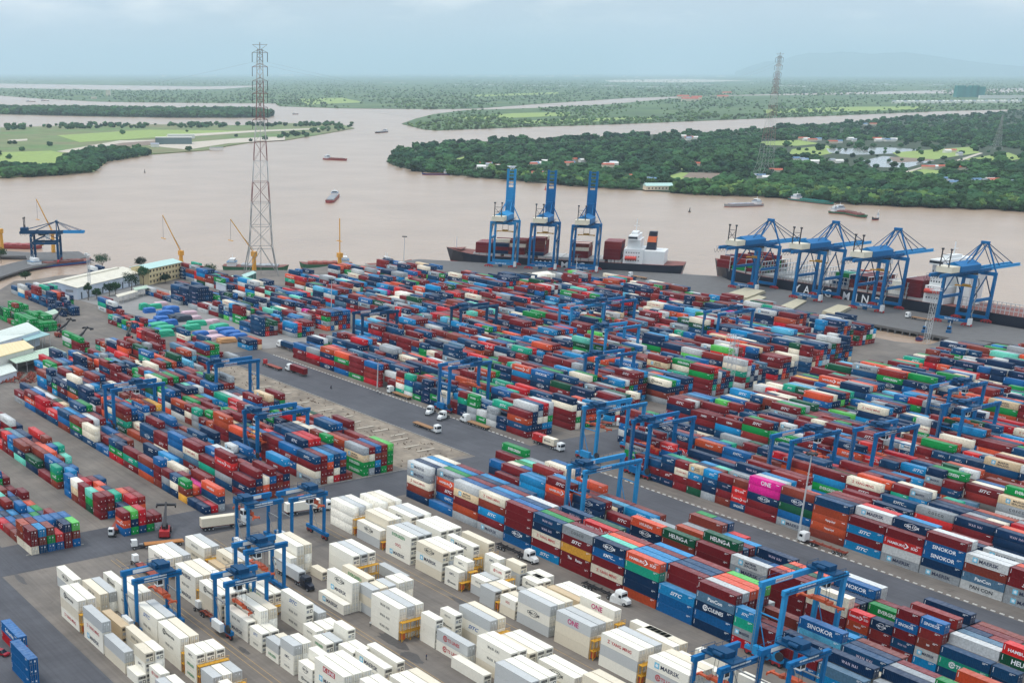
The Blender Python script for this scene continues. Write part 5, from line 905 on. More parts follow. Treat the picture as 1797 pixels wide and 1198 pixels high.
# ================================================================== QUAY CRANES
QTXT = word_mesh('TAN CANG CAT LAI', 1.1, 8.5)
def quay_crane(label, x, y, rz, gauge, width, hz, raised=False, main=BLUE, boomlen=36.0, back=26.0, apex=16.0, house=True):
    t = empty('quay_crane', (x, y, 0.1), rz); tag(t, label, 'quay crane', 'ship to shore cranes on the piers')
    w = width / 2; lt = hz
    for yy in (0.0, gauge):
        sb = MB().box(-w - 0.9, w + 0.9, yy - 0.7, yy + 0.7, 2.0, 3.6).build('sill_beam', main, t)
        if yy == 0: obj('lettering', QTXT, sb, (0, -0.73, 2.8))
        for sx in (-1, 1):
            MB().taper((sx * w, yy, 3.6), (sx * w, yy, lt), 1.5, 1.9, 1.4, 1.6).build('leg', main, t)
            bg_ = MB(); bg_.add([(sx * w - 3.4, yy - 0.5, 0.9), (sx * w + 3.4, yy - 0.5, 0.9), (sx * w + 3.4, yy + 0.5, 0.9), (sx * w - 3.4, yy + 0.5, 0.9), (sx * w - 0.8, yy - 0.5, 2.0), (sx * w + 0.8, yy - 0.5, 2.0), (sx * w + 0.8, yy + 0.5, 2.0), (sx * w - 0.8, yy + 0.5, 2.0)], [(0, 3, 2, 1), (4, 5, 6, 7), (0, 1, 5, 4), (1, 2, 6, 5), (2, 3, 7, 6), (3, 0, 4, 7)])
            for k in range(4): bg_.cyl((sx * w - 2.7 + k * 1.8, yy - 0.4, 0.5), (sx * w - 2.7 + k * 1.8, yy + 0.4, 0.5), 0.5, 10)
            bg_.build('bogie', RED, t)
        MB().box(-w, w, yy - 0.8, yy + 0.8, lt - 1.9, lt + 0.1).build('cross_beam', main, t)
    MB().box(-1.4, 1.4, -1.5, -0.75, 0.6, 2.4).build('drive_house', BLUED, t)
    for sx in (-1, 1):
        MB().box(sx * w - 0.55, sx * w + 0.55, 0.7, gauge - 0.7, 13.2 if not raised else 20.0, 14.8 if not raised else 21.5).build('portal_beam', main, t)
        m = MB(); m.bar((sx * w, 0.5, 14.8 if not raised else 21), (sx * w, gauge * 0.55, lt - 1), 0.55); m.bar((sx * w, gauge - 0.5, 14.8 if not raised else 3.6), (sx * w, gauge * 0.5, lt - 1 if not raised else 20), 0.45)
        m.build('brace', BLUED, t)
    g0, g1 = -back, gauge + 4
    for sx in (-1, 1): MB().box(sx * 3.2 - 0.6, sx * 3.2 + 0.6, g0, g1, lt + 0.1, lt + 2.0).build('girder', main, t)
    m = MB()
    for k in range(9): yy = g0 + 0.5 + (g1 - g0 - 1) * k / 8; m.box(-2.6, 2.6, yy - 0.2, yy + 0.2, lt + 0.6, lt + 1.1)
    for sx in (-1, 1):
        m.box(sx * 4.7 - 0.5, sx * 4.7 + 0.5, g0, g1, lt + 0.7, lt + 0.8)
        m.bar((sx * 5.15, g0, lt + 1.9), (sx * 5.15, g1, lt + 1.9), 0.09)
        for k in range(16): yy = g0 + (g1 - g0) * k / 15; m.bar((sx * 5.15, yy, lt + 0.8), (sx * 5.15, yy, lt + 1.9), 0.08)
    m.build('walkway', BLUED, t)
    # festoon loops under the back reach
    fe = MB()
    for k in range(7):
        ya = g0 - 2 + k * 3.0
        for j in range(6): a, b = j / 6, (j + 1) / 6; fe.bar((-5.3, ya + 3 * a, lt + 0.3 - 2.6 * 4 * a * (1 - a)), (-5.3, ya + 3 * b, lt + 0.3 - 2.6 * 4 * b * (1 - b)), 0.14)
    fe.build('cable_festoon', DARK, t)
    hs = MB(); y0, y1 = (-20, 1.0); prof = [(-5.2, lt + 2.1), (5.2, lt + 2.1), (5.2, lt + 5.2), (0, lt + 7.4), (-5.2, lt + 5.2)]
    n = 5; hs.add([(px, y0 + 10, pz) for px, pz in prof] + [(px, y1 + 9, pz) for px, pz in prof], [(i, (i + 1) % n, n + (i + 1) % n, n + i) for i in range(n)] + [tuple(range(n - 1, -1, -1)), tuple(range(n, 2 * n))])
    if house: hs.build('machinery_house', main, t); MB().box(-4.6, 4.6, -18.5, -10.2, lt + 2.1, lt + 5.4).build('electrical_house', CREAM, t)
    else: MB().box(-3.0, 3.0, -8.5, -3.0, lt + 2.1, lt + 4.6).build('machinery_house', main, t)
    dp = MB(); dy = 0 if house else 13.0; dzz = 0 if house else -3.3      # service davit posts at the back
    for sx in (-1, 1): dp.bar((sx * 2.6, -18.6, lt + 5.4), (sx * 2.6, -18.6, lt + 15.0), 0.5); dp.bar((sx * 2.6 - 0.6, -18.6, lt + 15), (sx * 2.6 + 0.6, -18.6, lt + 15), 0.9)
    dp.bar((-2.6, -18.6, lt + 12), (2.6, -18.6, lt + 12), 0.25); dp.bar((-2.6, -18.6, lt + 6), (2.6, -18.6, lt + 11.5), 0.2); dp.bar((2.6, -18.6, lt + 6), (-2.6, -18.6, lt + 11.5), 0.2); dp.bar((-2.6, -18.6, lt + 8.8), (2.6, -18.6, lt + 8.8), 0.2)
    dp.v = [(a, b + dy, c + dzz) for a, b, c in dp.v]; dp.build('service_davit', DARK, t)
    ay = gauge - 1; az = lt + apex
    if not raised:
        af = MB()
        for sx in (-1, 1):
            af.bar((sx * w, gauge, lt), (sx * 1.6, ay, az), 0.75); af.bar((sx * 3.2, 2, lt + 2), (sx * 1.6, ay, az), 0.5)
        af.box(-2.4, 2.4, ay - 0.7, ay + 0.7, az - 0.6, az + 0.9); af.build('apex_frame', main, t)
        tip = gauge + boomlen
        bm_ = MB()
        for sx in (-1, 1): bm_.box(sx * 2.6 - 0.5, sx * 2.6 + 0.5, g1 + 0.2, tip, lt + 0.5, lt + 2.3); bm_.box(sx * 4.0 - 0.4, sx * 4.0 + 0.4, g1 + 0.2, tip, lt + 0.9, lt + 1.0)
        for k in range(8): yy = g1 + 1 + (tip - g1 - 1.5) * k / 7; bm_.box(-2.1, 2.1, yy - 0.25, yy + 0.25, lt + 0.9, lt + 1.6)
        bm_.build('boom', BLUEL, t)
        st = MB()
        for sx in (-1, 1): st.bar((sx * 1.6, ay, az), (sx * 2.6, g1 + boomlen * 0.28, lt + 2.3), 0.32); st.bar((sx * 1.6, ay, az), (sx * 2.6, g1 + boomlen * 0.68, lt + 2.3), 0.32); st.bar((sx * 1.6, ay, az), (sx * 3.2, -9, lt + 2.0), 0.3)
        st.build('stay', BLUED, t)
    else:
        tip = lt + boomlen
        bm_ = MB(); lean = 0.05
        for sx in (-1, 1):
            bm_.bar((sx * 2.6, gauge + 4.5, lt + 1), (sx * 2.6, gauge + 4.5 - lean * boomlen, tip), 1.1, 1.6); 
        for k in range(14): z = lt + 3 + (boomlen - 4) * k / 13; bm_.box(-2.1, 2.1, gauge + 4.2 - lean * (z - lt), gauge + 4.8 - lean * (z - lt), z - 0.3, z + 0.3)
        bm_.box(-2.1, 2.1, gauge + 4.0 - lean * boomlen * 0.55, gauge + 4.2, lt + 1.5, lt + boomlen * 0.62); bm_.build('boom', main, t)
        af = MB()
        for sx in (-1, 1): af.bar((sx * w, gauge, lt), (sx * 2.0, gauge, lt + 13), 0.6); af.bar((sx * 3.2, 3, lt + 2), (sx * 2.0, gauge, lt + 13), 0.4)
        af.box(-2.6, 2.6, gauge - 0.6, gauge + 0.6, lt + 12.5, lt + 14); af.build('apex_frame', main, t)
    ty = 8.0
    MB().box(-4.2, 4.2, ty - 2.6, ty + 2.6, lt - 1.0, lt + 0.05).build('trolley', DARK, t)
    MB().box(1.4, 4.0, ty + 2.8, ty + 5.4, lt - 3.6, lt - 0.6).build('cab', WHITE, t)
    ro = MB(); sz = lt - 8
    for sx in (-1, 1):
        for sy in (-1, 1): ro.bar((sx * 2, ty + sy * 0.8, lt - 1), (sx * 2.2, ty + sy * 0.7, sz + 0.9), 0.12)
    ro.build('hoist_rope', DARK, t)
    sp = MB().box(-6, 6, ty - 0.6, ty + 0.6, sz, sz + 0.6); sp.box(-6.1, -5.4, ty - 1.2, ty + 1.2, sz - 0.2, sz + 0.5); sp.box(5.4, 6.1, ty - 1.2, ty + 1.2, sz - 0.2, sz + 0.5); sp.box(-2, 2, ty - 1, ty + 1, sz + 0.6, sz + 1.4); sp.build('spreader', YELLOW, t)
    stair = MB()        # stair tower up one leg
    for k in range(7): z = 3.6 + k * (lt - 5) / 7; dz = (lt - 5) / 7; s = 1 if k % 2 else -1; stair.bar((w + 1.6, gauge * 0 + 1.0 - s * 0.9, z), (w + 1.6, 1.0 + s * 0.9, z + dz), 0.6, 0.15); stair.box(w + 1.1, w + 2.1, 1.0 + s * 0.9 - 0.4, 1.0 + s * 0.9 + 0.4, z + dz - 0.1, z + dz)
    stair.build('stair', STEEL, t); MB().box(w + 0.8, w + 2.6, -1.2, 0.8, 0.9, 4.6).build('lift_house', WHITE, t)
    return t
for lab, x, y, hz_ in (('blue quay crane at the bow of the long ship, leftmost of four', -558.2, 703.6, 28.0), ('blue quay crane with lowered boom, second of the four along the long ship', -510.2, 704.8, 31.0), ('blue quay crane with lowered boom, third of the four along the long ship', -466.6, 704.2, 31.0), ('blue quay crane at the white deckhouse, rightmost of four', -413.6, 707.8, 28.5)):
    quay_crane(lab, x, y, R(1.5), 20.5, 18.0, hz_)
for lab, u in (('blue quay crane with raised boom, leftmost of three', 9.0), ('blue quay crane with raised boom, middle of three', 39.0), ('blue quay crane with raised boom, rightmost of three', 69.0)):
    p = qp(u, 0); quay_crane(lab, p[0], p[1], math.atan2(QU.y, QU.x), 14.5, 18.0, 33.0, True, BLUEL if u < 10 else BLUE, 36.0, 12.0)
p = at(60, 458); quay_crane('dark blue quay crane on the left jetty with a lattice boom', p[0], p[1], R(-31), 20.0, 14.0, 20.5, False, BLUED, 20.0, 9.0, 9.0, False)

# ================================================================== SHIPS AND BOATS
hullm = mat('navy_hull', lin(24, 30, 48), rough=0.45, var=0.12, scale=0.08, streak=0.10)
boot = mat('red_boot_top', lin(150, 40, 50), rough=0.55, var=0.2, scale=0.1)
deckm = mat('ship_deck_red', lin(120, 66, 54), rough=0.7, var=0.15); hatchm = mat('hatch_cover_grey', lin(176, 176, 172), rough=0.6, var=0.12)
def hull(parent, L, B, zd, zw, zb, mats, bow=0.16, stern=0.06, sheer=2.2, name='hull', n=24, flare=0.55):
    """lofted hull: bow at x=0, stern at x=L"""
    mb = MB(); lv = [(zb, 0.80), (zw, 0.93), (zd, 1.0)]; st = []
    for i in range(n + 1):
        s = i / n; st.append(s)
    rows = []
    for s in st:
        x = s * L
        fb = min(1, (s / bow)) if s < bow else 1.0; fb = math.sin(fb * math.pi / 2) ** 0.8 if s < bow else 1.0
        fs = 1 - 0.25 * max(0, (s - (1 - stern)) / stern) ** 2
        dz = sheer * max(0, 1 - s / (bow * 1.3)) ** 1.6 + 0.4 * max(0, (s - 0.9) / 0.1)
        ring = []
        for z, k in lv:
            wv = B / 2 * fs * (fb if z == zd else fb ** (1.6 if z == zw else 2.2)) * k; xx = x
            if z != zd: xx = x + (flare * (zd - z)) * max(0, 1 - s / bow); xx = xx - (L - x < L * stern) * 0.25 * (zd - z) * (1 - (L - x) / (L * stern))
            ring.append((xx, wv, z + (dz if z == zd else 0)))
        rows.append(ring)
    V = []; nl = len(lv)
    for ring in rows:
        V += [(x, -w, z) for x, w, z in ring] + [(x, w, z) for x, w, z in ring]
    k = 2 * nl; fs = []; ms = []
    for i in range(n):
        a, b = i * k, (i + 1) * k
        for j in range(nl - 1):
            fs.append((a + j, b + j, b + j + 1, a + j + 1)); ms.append(1 if j == 0 else 0)
            fs.append((b + nl + j, a + nl + j, a + nl + j + 1, b + nl + j + 1)); ms.append(1 if j == 0 else 0)
        fs.append((a + nl - 1, b + nl - 1, b + k - 1, a + k - 1)); ms.append(2)
    e = n * k
    for j in range(nl - 1): fs.append((e + j, e + nl + j, e + nl + j + 1, e + j + 1)); ms.append(1 if j == 0 else 0)
    mb.v = V; mb.f = fs; mb.m = ms
    return mb.build(name, mats, parent)
def bulwark(parent, L, B, zd, m, h=1.1): 
    mb = MB()
    for sg in (-1, 1): mb.box(L * 0.2, L * 0.97, sg * B / 2 - 0.12, sg * B / 2 + 0.12, zd, zd + h)
    return mb.build('bulwark', m, parent)
def deck_boxes(origin, ang, x, y, z, bays, rows, tiers, lab, mix=None, ship_words='on deck'):
    """containers on a ship: things of their own, one mass per bay is too coarse"""
    c, s = math.cos(ang), math.sin(ang); k = 0
    for i in range(bays):
        for j in range(rows):
            for t_ in range(tiers if isinstance(tiers, int) else tiers[(i * 7 + j) % len(tiers)]):
                tt = tiers if isinstance(tiers, int) else tiers[(i * 7 + j) % len(tiers)]
                if 0 < j and t_ < tt - 1 and not (i == bays - 1): continue
                lx, ly = x + 12.6 * i + 6.1, y + 2.5 * j + 1.2
                SHIPBOX.append((origin[0] + c * lx - s * ly, origin[1] + s * lx + c * ly, z + 2.6 * t_, ang, wpick(mix or MIXW)))
SHIPBOX = []
def windows(parent, xs, y, z, w, h, m=GLASS, name='window'):
    me = MB().box(-w / 2, w / 2, -0.05, 0.05, -h / 2, h / 2).mesh(name, m)
    for x in xs: obj(name, me, parent, (x, y, z))
REDW = {'m': 6, 'M': 3, 'mT': 1, 'n': 2, 'cY': 1, 'w': 2}
# the three-crane ship at the middle pier
ang1 = math.atan2(QU.y, QU.x); o1 = qp(-42, 18.8 + 13)
t1 = empty('container_ship', (o1[0], o1[1], 0), ang1); tag(t1, 'navy container ship at the middle pier, white bridge and black orange funnel', 'ship', 'container ships')
hull(t1, 180, 26, 5.2, -1.2, -3.4, [hullm, boot, deckm], sheer=3.5)
MB().prism([(2.5, -0.4), (14, -7.5), (14, 7.5), (2.5, 0.4)], 8.0, 8.4).build('forecastle_deck', deckm, t1); m = MB(); m.bar((8, 0, 8.4), (8, 0, 17), 0.5); m.build('foremast', WHITE, t1)
for i, (a, b) in enumerate(((24, 46), (48, 72), (74, 98), (100, 124), (126, 136))):
    h_ = MB()
    for k in range(4): w_ = (b - a) / 4; h_.box(a + w_ * k + 0.25, a + w_ * (k + 1) - 0.25, -11, 11, 5.2, 7.0)
    h_.build('hatch_cover', hatchm, t1)
hb = MB().box(137, 151, -12, 12, 5.2, 15.5); hb.box(139, 148, -10, 10, 15.5, 22); hb.box(139.5, 146, -12.6, 12.6, 22, 25); hb.box(140.5, 145, -5, 5, 25, 27.0); house = hb.build('deckhouse', WHITE, t1)
MB().box(151, 166, -10.5, 10.5, 5.2, 14.5).build('engine_casing', WHITE, t1); MB().box(139.3, 139.5, -12, 12, 22.9, 24.4).build('bridge_window', GLASS, house); MB().box(139.6, 146, -12.66, -12.6, 22.9, 24.2).build('bridge_window', GLASS, house)
fn = MB(); fn.taper((155, 0, 14.5), (155.5, 0, 27.5), 7, 6, 5.5, 5); fun = fn.build('funnel', hullm, t1); MB().taper((155.1, 0, 20.0), (155.35, 0, 24.2), 6.5, 5.7, 5.95, 5.35).build('funnel_band', CRANEYEL if False else mat('funnel_orange', lin(226, 110, 60), var=0.05), fun)
for z in (7.5, 10.3, 13): windows(t1, [139 + k * 1.8 for k in range(6)], -12.04, z, 0.7, 0.8)
lf = MB()
for k in range(8): a = k / 8 * math.pi
lb = MB().cyl((138.5, -13.2, 9.2), (146.5, -13.2, 9.2), 1.35, 10).build('lifeboat', mat('lifeboat_red', lin(206, 70, 56), var=0.05), t1)
m = MB(); m.bar((143, 0, 27), (143, 0, 36), 0.45); m.bar((141, 0, 31), (145, 0, 31), 0.2); m.bar((143, -3, 33), (143, 3, 33), 0.2); m.build('radar_mast', WHITE, t1)
obj('lettering', word_mesh('YANG MING', 4.2, 40), t1, (90, -13.06, 1.9))
for (x, y0, bays, rows, tr) in ((26, -11, 1, 8, 3), (39, -11, 2, 8, (3, 2, 4)), (66, -11, 1, 8, (1, 5, 5)), (99, -11, 1, 8, 4), (122.5, -11, 1, 8, 5)):
    deck_boxes(o1, ang1, x, y0, 7.05, bays, rows, tr, '', REDW)
# the long ship at the right pier
o2 = (-618.0, 727.8 + 16); t2 = empty('container_ship', (o2[0], o2[1], 0), R(0.3)); tag(t2, 'long navy container ship with giant white lettering at the right pier', 'ship', 'container ships')
hull(t2, 262, 31.5, 6.0, -0.8, -3.4, [hullm, boot, deckm], sheer=5.0, bow=0.13)
m = MB(); m.bar((9, 0, 10), (9, 0, 19), 0.6); m.build('foremast', WHITE, t2)
for i in range(12):
    a = 26 + i * 13.4
    if 168 < a < 188: continue
    h_ = MB()
    for k in range(3): h_.box(a + 0.3, a + 12.2, -14 + k * 9.4, -14 + k * 9.4 + 9.0, 6.0, 7.6)
    h_.build('hatch_cover', hatchm, t2)
def lash(parent, x, B, z0, z1, n=10):
    """lattice lashing bridge across the deck"""
    mb = MB()
    for k in range(n + 1): y = -B / 2 + B * k / n; mb.bar((x, y, z0), (x, y, z1), 0.35)
    for z in (z0 + (z1 - z0) * 0.35, z0 + (z1 - z0) * 0.7, z1): mb.box(x - 0.6, x + 0.6, -B / 2, B / 2, z - 0.15, z + 0.1); 
    for k in range(n): y = -B / 2 + B * k / n; mb.bar((x, y, z0), (x, y + B / n, z0 + (z1 - z0) * 0.7), 0.16)
    mb.build('lashing_bridge', GREYL, parent)
for i in range(13):
    if not 168 < 25 + i * 13.4 < 190: lash(t2, 25.6 + i * 13.4, 29.5, 6.0, 15.5)
for x0, x1, z1 in ((64, 120, 13.0), (193, 250, 12.5)):
    m = MB()
    for k in range(int((x1 - x0) / 2.6) + 1): m.bar((x0 + k * 2.6, -15.0, 6), (x0 + k * 2.6, -15.0, z1), 0.3)
    for z in (8.3, 10.6, z1): m.bar((x0, -15.0, z), (x1, -15.0, z), 0.3)
    m.build('cell_guide_rail', GREYL, t2)
hb = MB().box(171, 184, -15, 15, 6, 16); hb.box(172, 182.5, -13, 13, 16, 28.5); hb.box(171.5, 180, -16.2, 16.2, 28.5, 31.5); hb.box(173, 178, -6, 6, 31.5, 33.5); house = hb.build('deckhouse', WHITE, t2); MB().box(171.5, 180, -16.26, -16.2, 29.4, 30.8).build('bridge_window', GLASS, house)
for z in (9, 12, 15, 18.5, 21.5, 24.5): windows(t2, [173 + k * 1.7 for k in range(6)], -15.05 if z < 16 else -13.05, z, 0.7, 0.9)
lb = MB().cyl((172, -16.1, 13.0), (181, -16.1, 13.0), 1.4, 10).build('lifeboat', MATS['lifeboat_red'], t2)
fn = MB().box(186, 194, -7, 7, 6, 24).build('funnel', WHITE, t2); m = MB(); m.bar((176, 0, 33.5), (176, 0, 41), 0.5); m.bar((176, -4, 37), (176, 4, 37), 0.25); m.build('radar_mast', WHITE, t2)
xs = {}
me = None
for ch, px_ in (('Y', 1397), ('A', 1414), ('N', 1431), ('G', 1451), ('M', 1484), ('I', 1500), ('N', 1517), ('G', 1535)):
    best = min((abs(proj(o2[0] + k * 0.5, 727.8, 2.2)[0] - px_), k * 0.5) for k in range(60, 400)); obj('lettering', word_mesh(ch, 5.0, (1.3 if ch == 'I' else 4.8)), t2, (best[1], -15.86, 2.1))
for (x, bays, tr, mx) in ((14, 1, (2, 3), REDW), (27, 2, (3, 2, 4, 3), REDW | {'g': 3, 'gE': 2}), (107, 2, (1, 3, 2), None), (120.5, 1, 3, {'m': 1}), (134, 1, (1, 2), None), (147, 1, (2, 3), {'c': 3, 'W': 2}), (156.5, 1, 4, {'m': 1})):
    deck_boxes(o2, R(0.3), x, -14.2, 7.65, bays, 11, tr, '', mx)
for (x, y, z, a, code) in SHIPBOX: pass
sel = sorted(SHIPBOX, key=lambda q: -q[0])
for k, (x, y, z, a, code) in enumerate(SHIPBOX): pass
def ship_mass(boxes):
    mb = MB(); cols = []
    for (x, y, z, a, code) in boxes:
        c, s = math.cos(a), math.sin(a); L, w, h = 6.09, 1.2, 2.55
        vs = [(x + c * i * L - s * j * w, y + s * i * L + c * j * w, z + k * h) for k in (0, 1) for i, j in ((-1, -1), (1, -1), (1, 1), (-1, 1))]
        mb.add(vs, [(4, 5, 6, 7), (0, 1, 5, 4), (1, 2, 6, 5), (2, 3, 7, 6), (3, 0, 4, 7)]); cols += [jitter(PAL[CODES[code][0]], 0.12)] * 8
    me = mb.mesh('ship_containers', BOXFAR); a = me.attributes.new('Col', 'FLOAT_COLOR', 'POINT'); a.data.foreach_set('color', np.array(cols, np.float32).ravel())
    o = obj('container_mass', me); tag(o, 'containers stacked on the decks of the two docked ships', 'containers', kind='stuff')
ship_mass(SHIPBOX)

def barge(label, p, q, B, hm, cargo=None, cabin='stern', group='vessels on the river', cm=None, h=2.2, name='barge', z=WZ):
    """p: bow, q: stern on the water (ground points)"""
    L = math.dist(p, q); a = math.atan2(q[1] - p[1], q[0] - p[0]); t = empty(name, (p[0], p[1], z), a); tag(t, label, 'boat' if name != 'barge' else 'barge', group)
    hull(t, L, B, h, 0.6, -0.8, [hm, boot, deckm], sheer=1.3, bow=0.12, n=14, flare=0.4)
    if cargo:
        c = MB(); n = 6
        for k in range(n):
            x0 = L * (0.16 + 0.56 * k / n); x1 = L * (0.16 + 0.56 * (k + 1) / n); c.box(x0 + 0.1, x1 - 0.1, -B * 0.38, B * 0.38, h, h + 0.9 + (0.5 if k % 2 else 0.2))
        c.build('hold', cargo, t)
    cx = L * 0.8 if cabin == 'stern' else L * 0.12
    cb = MB().box(cx, cx + L * 0.13, -B * 0.36, B * 0.36, h, h + 3.0); cb.box(cx + L * 0.02, cx + L * 0.10, -B * 0.28, B * 0.28, h + 3.0, h + 5.2); cab = cb.build('cabin', cm or WHITE, t)
    MB().box(cx + L * 0.018, cx + L * 0.02, -B * 0.26, B * 0.26, h + 3.7, h + 4.7).build('window', GLASS, cab); m = MB(); m.bar((cx + L * 0.06, 0, h + 5.2), (cx + L * 0.06, 0, h + 8), 0.25); m.build('mast', WHITE, t)
    MB().box(cx - 0.3, cx + L * 0.14, -B * 0.4, B * 0.4, h + 2.95, h + 3.15).build('cabin_roof', mat('cabin_roof_blue', lin(84, 120, 150), var=0.1), t)
    return t
hred = mat('red_hull', lin(150, 50, 48), rough=0.6, var=0.2); hgrn = mat('green_hull', lin(30, 96, 66), rough=0.6, var=0.15); hteal = mat('teal_hull', lin(16, 116, 104), rough=0.5, var=0.1); hblu = mat('blue_hull', lin(40, 52, 110), rough=0.5, var=0.1); hdk = mat('dark_hull', lin(44, 52, 56), rough=0.6, var=0.1)
wp = lambda x, y: at(x, y, WZ)
barge('long red barge in midstream, the upper one', wp(609, 282), wp(569, 280), 13, hred, deckm)
barge('red cargo boat heading towards the viewer in midstream', wp(577, 357), wp(589, 344), 11, hred, GREY)
barge('small grey boat far up the river, below the wooded spit', wp(660, 234), wp(678, 232), 14, hdk, GREY)
barge('blue barge moored under the island trees', wp(740, 307), wp(789, 307), 11, hblu, None)
barge('flat grey work barge near the far bank', wp(1270, 363), wp(1336, 361), 13, GREY, mat('barge_deck', lin(160, 160, 165), var=0.1))
barge('teal river barge close to the far bank', wp(1463, 360), wp(1387, 351), 12, hteal, hteal)
barge('dark green barge with red cargo, nearer of the rafted pair', wp(1519, 383), wp(1465, 371), 11, hgrn, deckm)
barge('dark green barge with red cargo, farther of the rafted pair', wp(1510, 378), wp(1455, 374), 9, hgrn, deckm)
barge('tiny dark sampan right of the rafted barges', wp(1530, 386.5), wp(1541, 386), 3, hdk, None, name='river_boat')
barge('green coaster moored behind the lattice tower', wp(507, 476), wp(392, 474), 14, hgrn, GREY, h=3.6)
barge('green and red coaster moored left of the white patrol boat', wp(525, 470), wp(618, 470), 13, hgrn, RUST, h=3.4)
barge('white patrol boat at the root of the middle pier', wp(640, 470), wp(682, 468), 9, WHITE, None, cm=WHITE, h=2.6, name='river_boat')
barge('green tender alongside the patrol boat', wp(722, 463), wp(672, 469), 7, hgrn, None, name='river_boat')
barge('long red barge at the far left jetty', wp(75, 436), wp(-20, 434), 14, hred, hred)
barge('blue barge with red hull side at the left jetty', wp(160, 460), wp(45, 472), 12, mat('barge_blue', lin(30, 80, 140), var=0.1), deckm)
barge('tug with blue roof behind the stern of the docked ship', wp(1193, 470), wp(1165, 480), 8, hdk, None, name='river_boat')
barge('distant boat above the wooded bar, left one', wp(62, 179), wp(47, 178.5), 12, hdk, None, name='river_boat')
barge('distant boat above the wooded bar, right one', wp(86, 177.5), wp(73, 177), 12, hdk, None, name='river_boat')
barge('distant boat off the tip of the wooded bar', wp(524, 201), wp(513, 201), 12, hdk, None, name='river_boat')
barge('blue skiff in the basin, left of the pier link', wp(1610, 599), wp(1621, 592), 3.5, hblu, None, cm=BLUE, name='river_boat', h=1.4)
barge('blue skiff in the basin beside the pier link', wp(1652, 600), wp(1664, 592), 3.5, hblu, None, cm=BLUE, name='river_boat', h=1.4)
def buoy(x, y, m, label):
    p = wp(x, y); t = empty('buoy', (p[0], p[1], WZ)); tag(t, label, 'buoy', 'channel buoys'); MB().cyl((0, 0, -0.5), (0, 0, 0.9), 1.4, 12).build('float', m, t); MB().cyl((0, 0, 0.9), (0, 0, 5.0), 0.7, 6, 0.2).build('tower', m, t)
buoy(957, 333, RED, 'red channel buoy below the island bank'); buoy(1210, 372, DARK, 'dark channel buoy left of the grey work barge'); buoy(254, 303, DARK, 'dark channel buoy off the meadow island')

# yellow slewing cranes
def mobile_crane(label, p, z, base_h, tip, group='yellow slewing cranes'):
    """tip: (dx, dy, dz) of the jib head from the slewing ring"""
    t = empty('slewing_crane', (p[0], p[1], z)); tag(t, label, 'crane', group)
    MB().taper((0, 0, 0), (0, 0, base_h), 2.6, 2.6, 2.0, 2.0).build('pedestal', CRANEYEL, t)
    MB().box(-2.0, 2.0, -1.6, 1.6, base_h, base_h + 3.4).build('slew_house', CRANEYEL, t)
    j0 = Vector((0, 0, base_h + 2.5)); j1 = j0 + Vector(tip); mb = MB(); n = 10; d = (j1 - j0); side = Vector((-d.y, d.x, 0)).normalized() if abs(d.x) + abs(d.y) > 0.1 else Vector((1, 0, 0)); up = d.normalized().cross(side)
    for sg in (-1, 1):
        mb.bar(j0 + side * sg * 1.0, j1 + side * sg * 0.35, 0.55)
        for k in range(n):
            a = j0 + d * (k / n) + side * sg * (1.0 - 0.65 * k / n); b = j0 + d * ((k + 1) / n) - side * sg * (1.0 - 0.65 * (k + 1) / n); mb.bar(a, b, 0.22)
    mb.build('jib', CRANEYEL, t); r = MB(); e = j1 - Vector((0, 0, d.z * 0.62)); r.bar(j1, e, 0.14); r.build('hook_rope', DARK, t)
    MB().box(e.x - 3.5, e.x + 3.5, e.y - 0.3, e.y + 0.3, e.z - 0.5, e.z).build('hook_beam', CRANEYEL, t)
    dd = MB(); dd.bar(j0 + Vector((0, 0, 2)), j0 + d * 0.55, 0.18); dd.build('luffing_rope', DARK, t)
RV = Vector((math.cos(YAW), math.sin(YAW)))     # to the right as the camera looks
for lab, pxy, bh, (r_, dz) in (('yellow crane leaning left above the river, behind the cream office', (318, 462), 6, (-13, 27)), ('yellow crane beside the lattice tower, jib leaning left', (446, 474), 13, (-17, 24)), ('yellow crane with upright jib on the moored coaster', (596, 466), 9, (-0.6, 26)), ('yellow crane behind the left quay crane', (94, 443), 14, (-11, 25)), ('yellow crane cut by the left edge of the view', (4, 440), 14, (-12, 10))):
    p = at(*pxy); mobile_crane(lab, p, 0.1 if pxy[0] < 400 else WZ, bh, (RV.x * r_, RV.y * r_, dz))
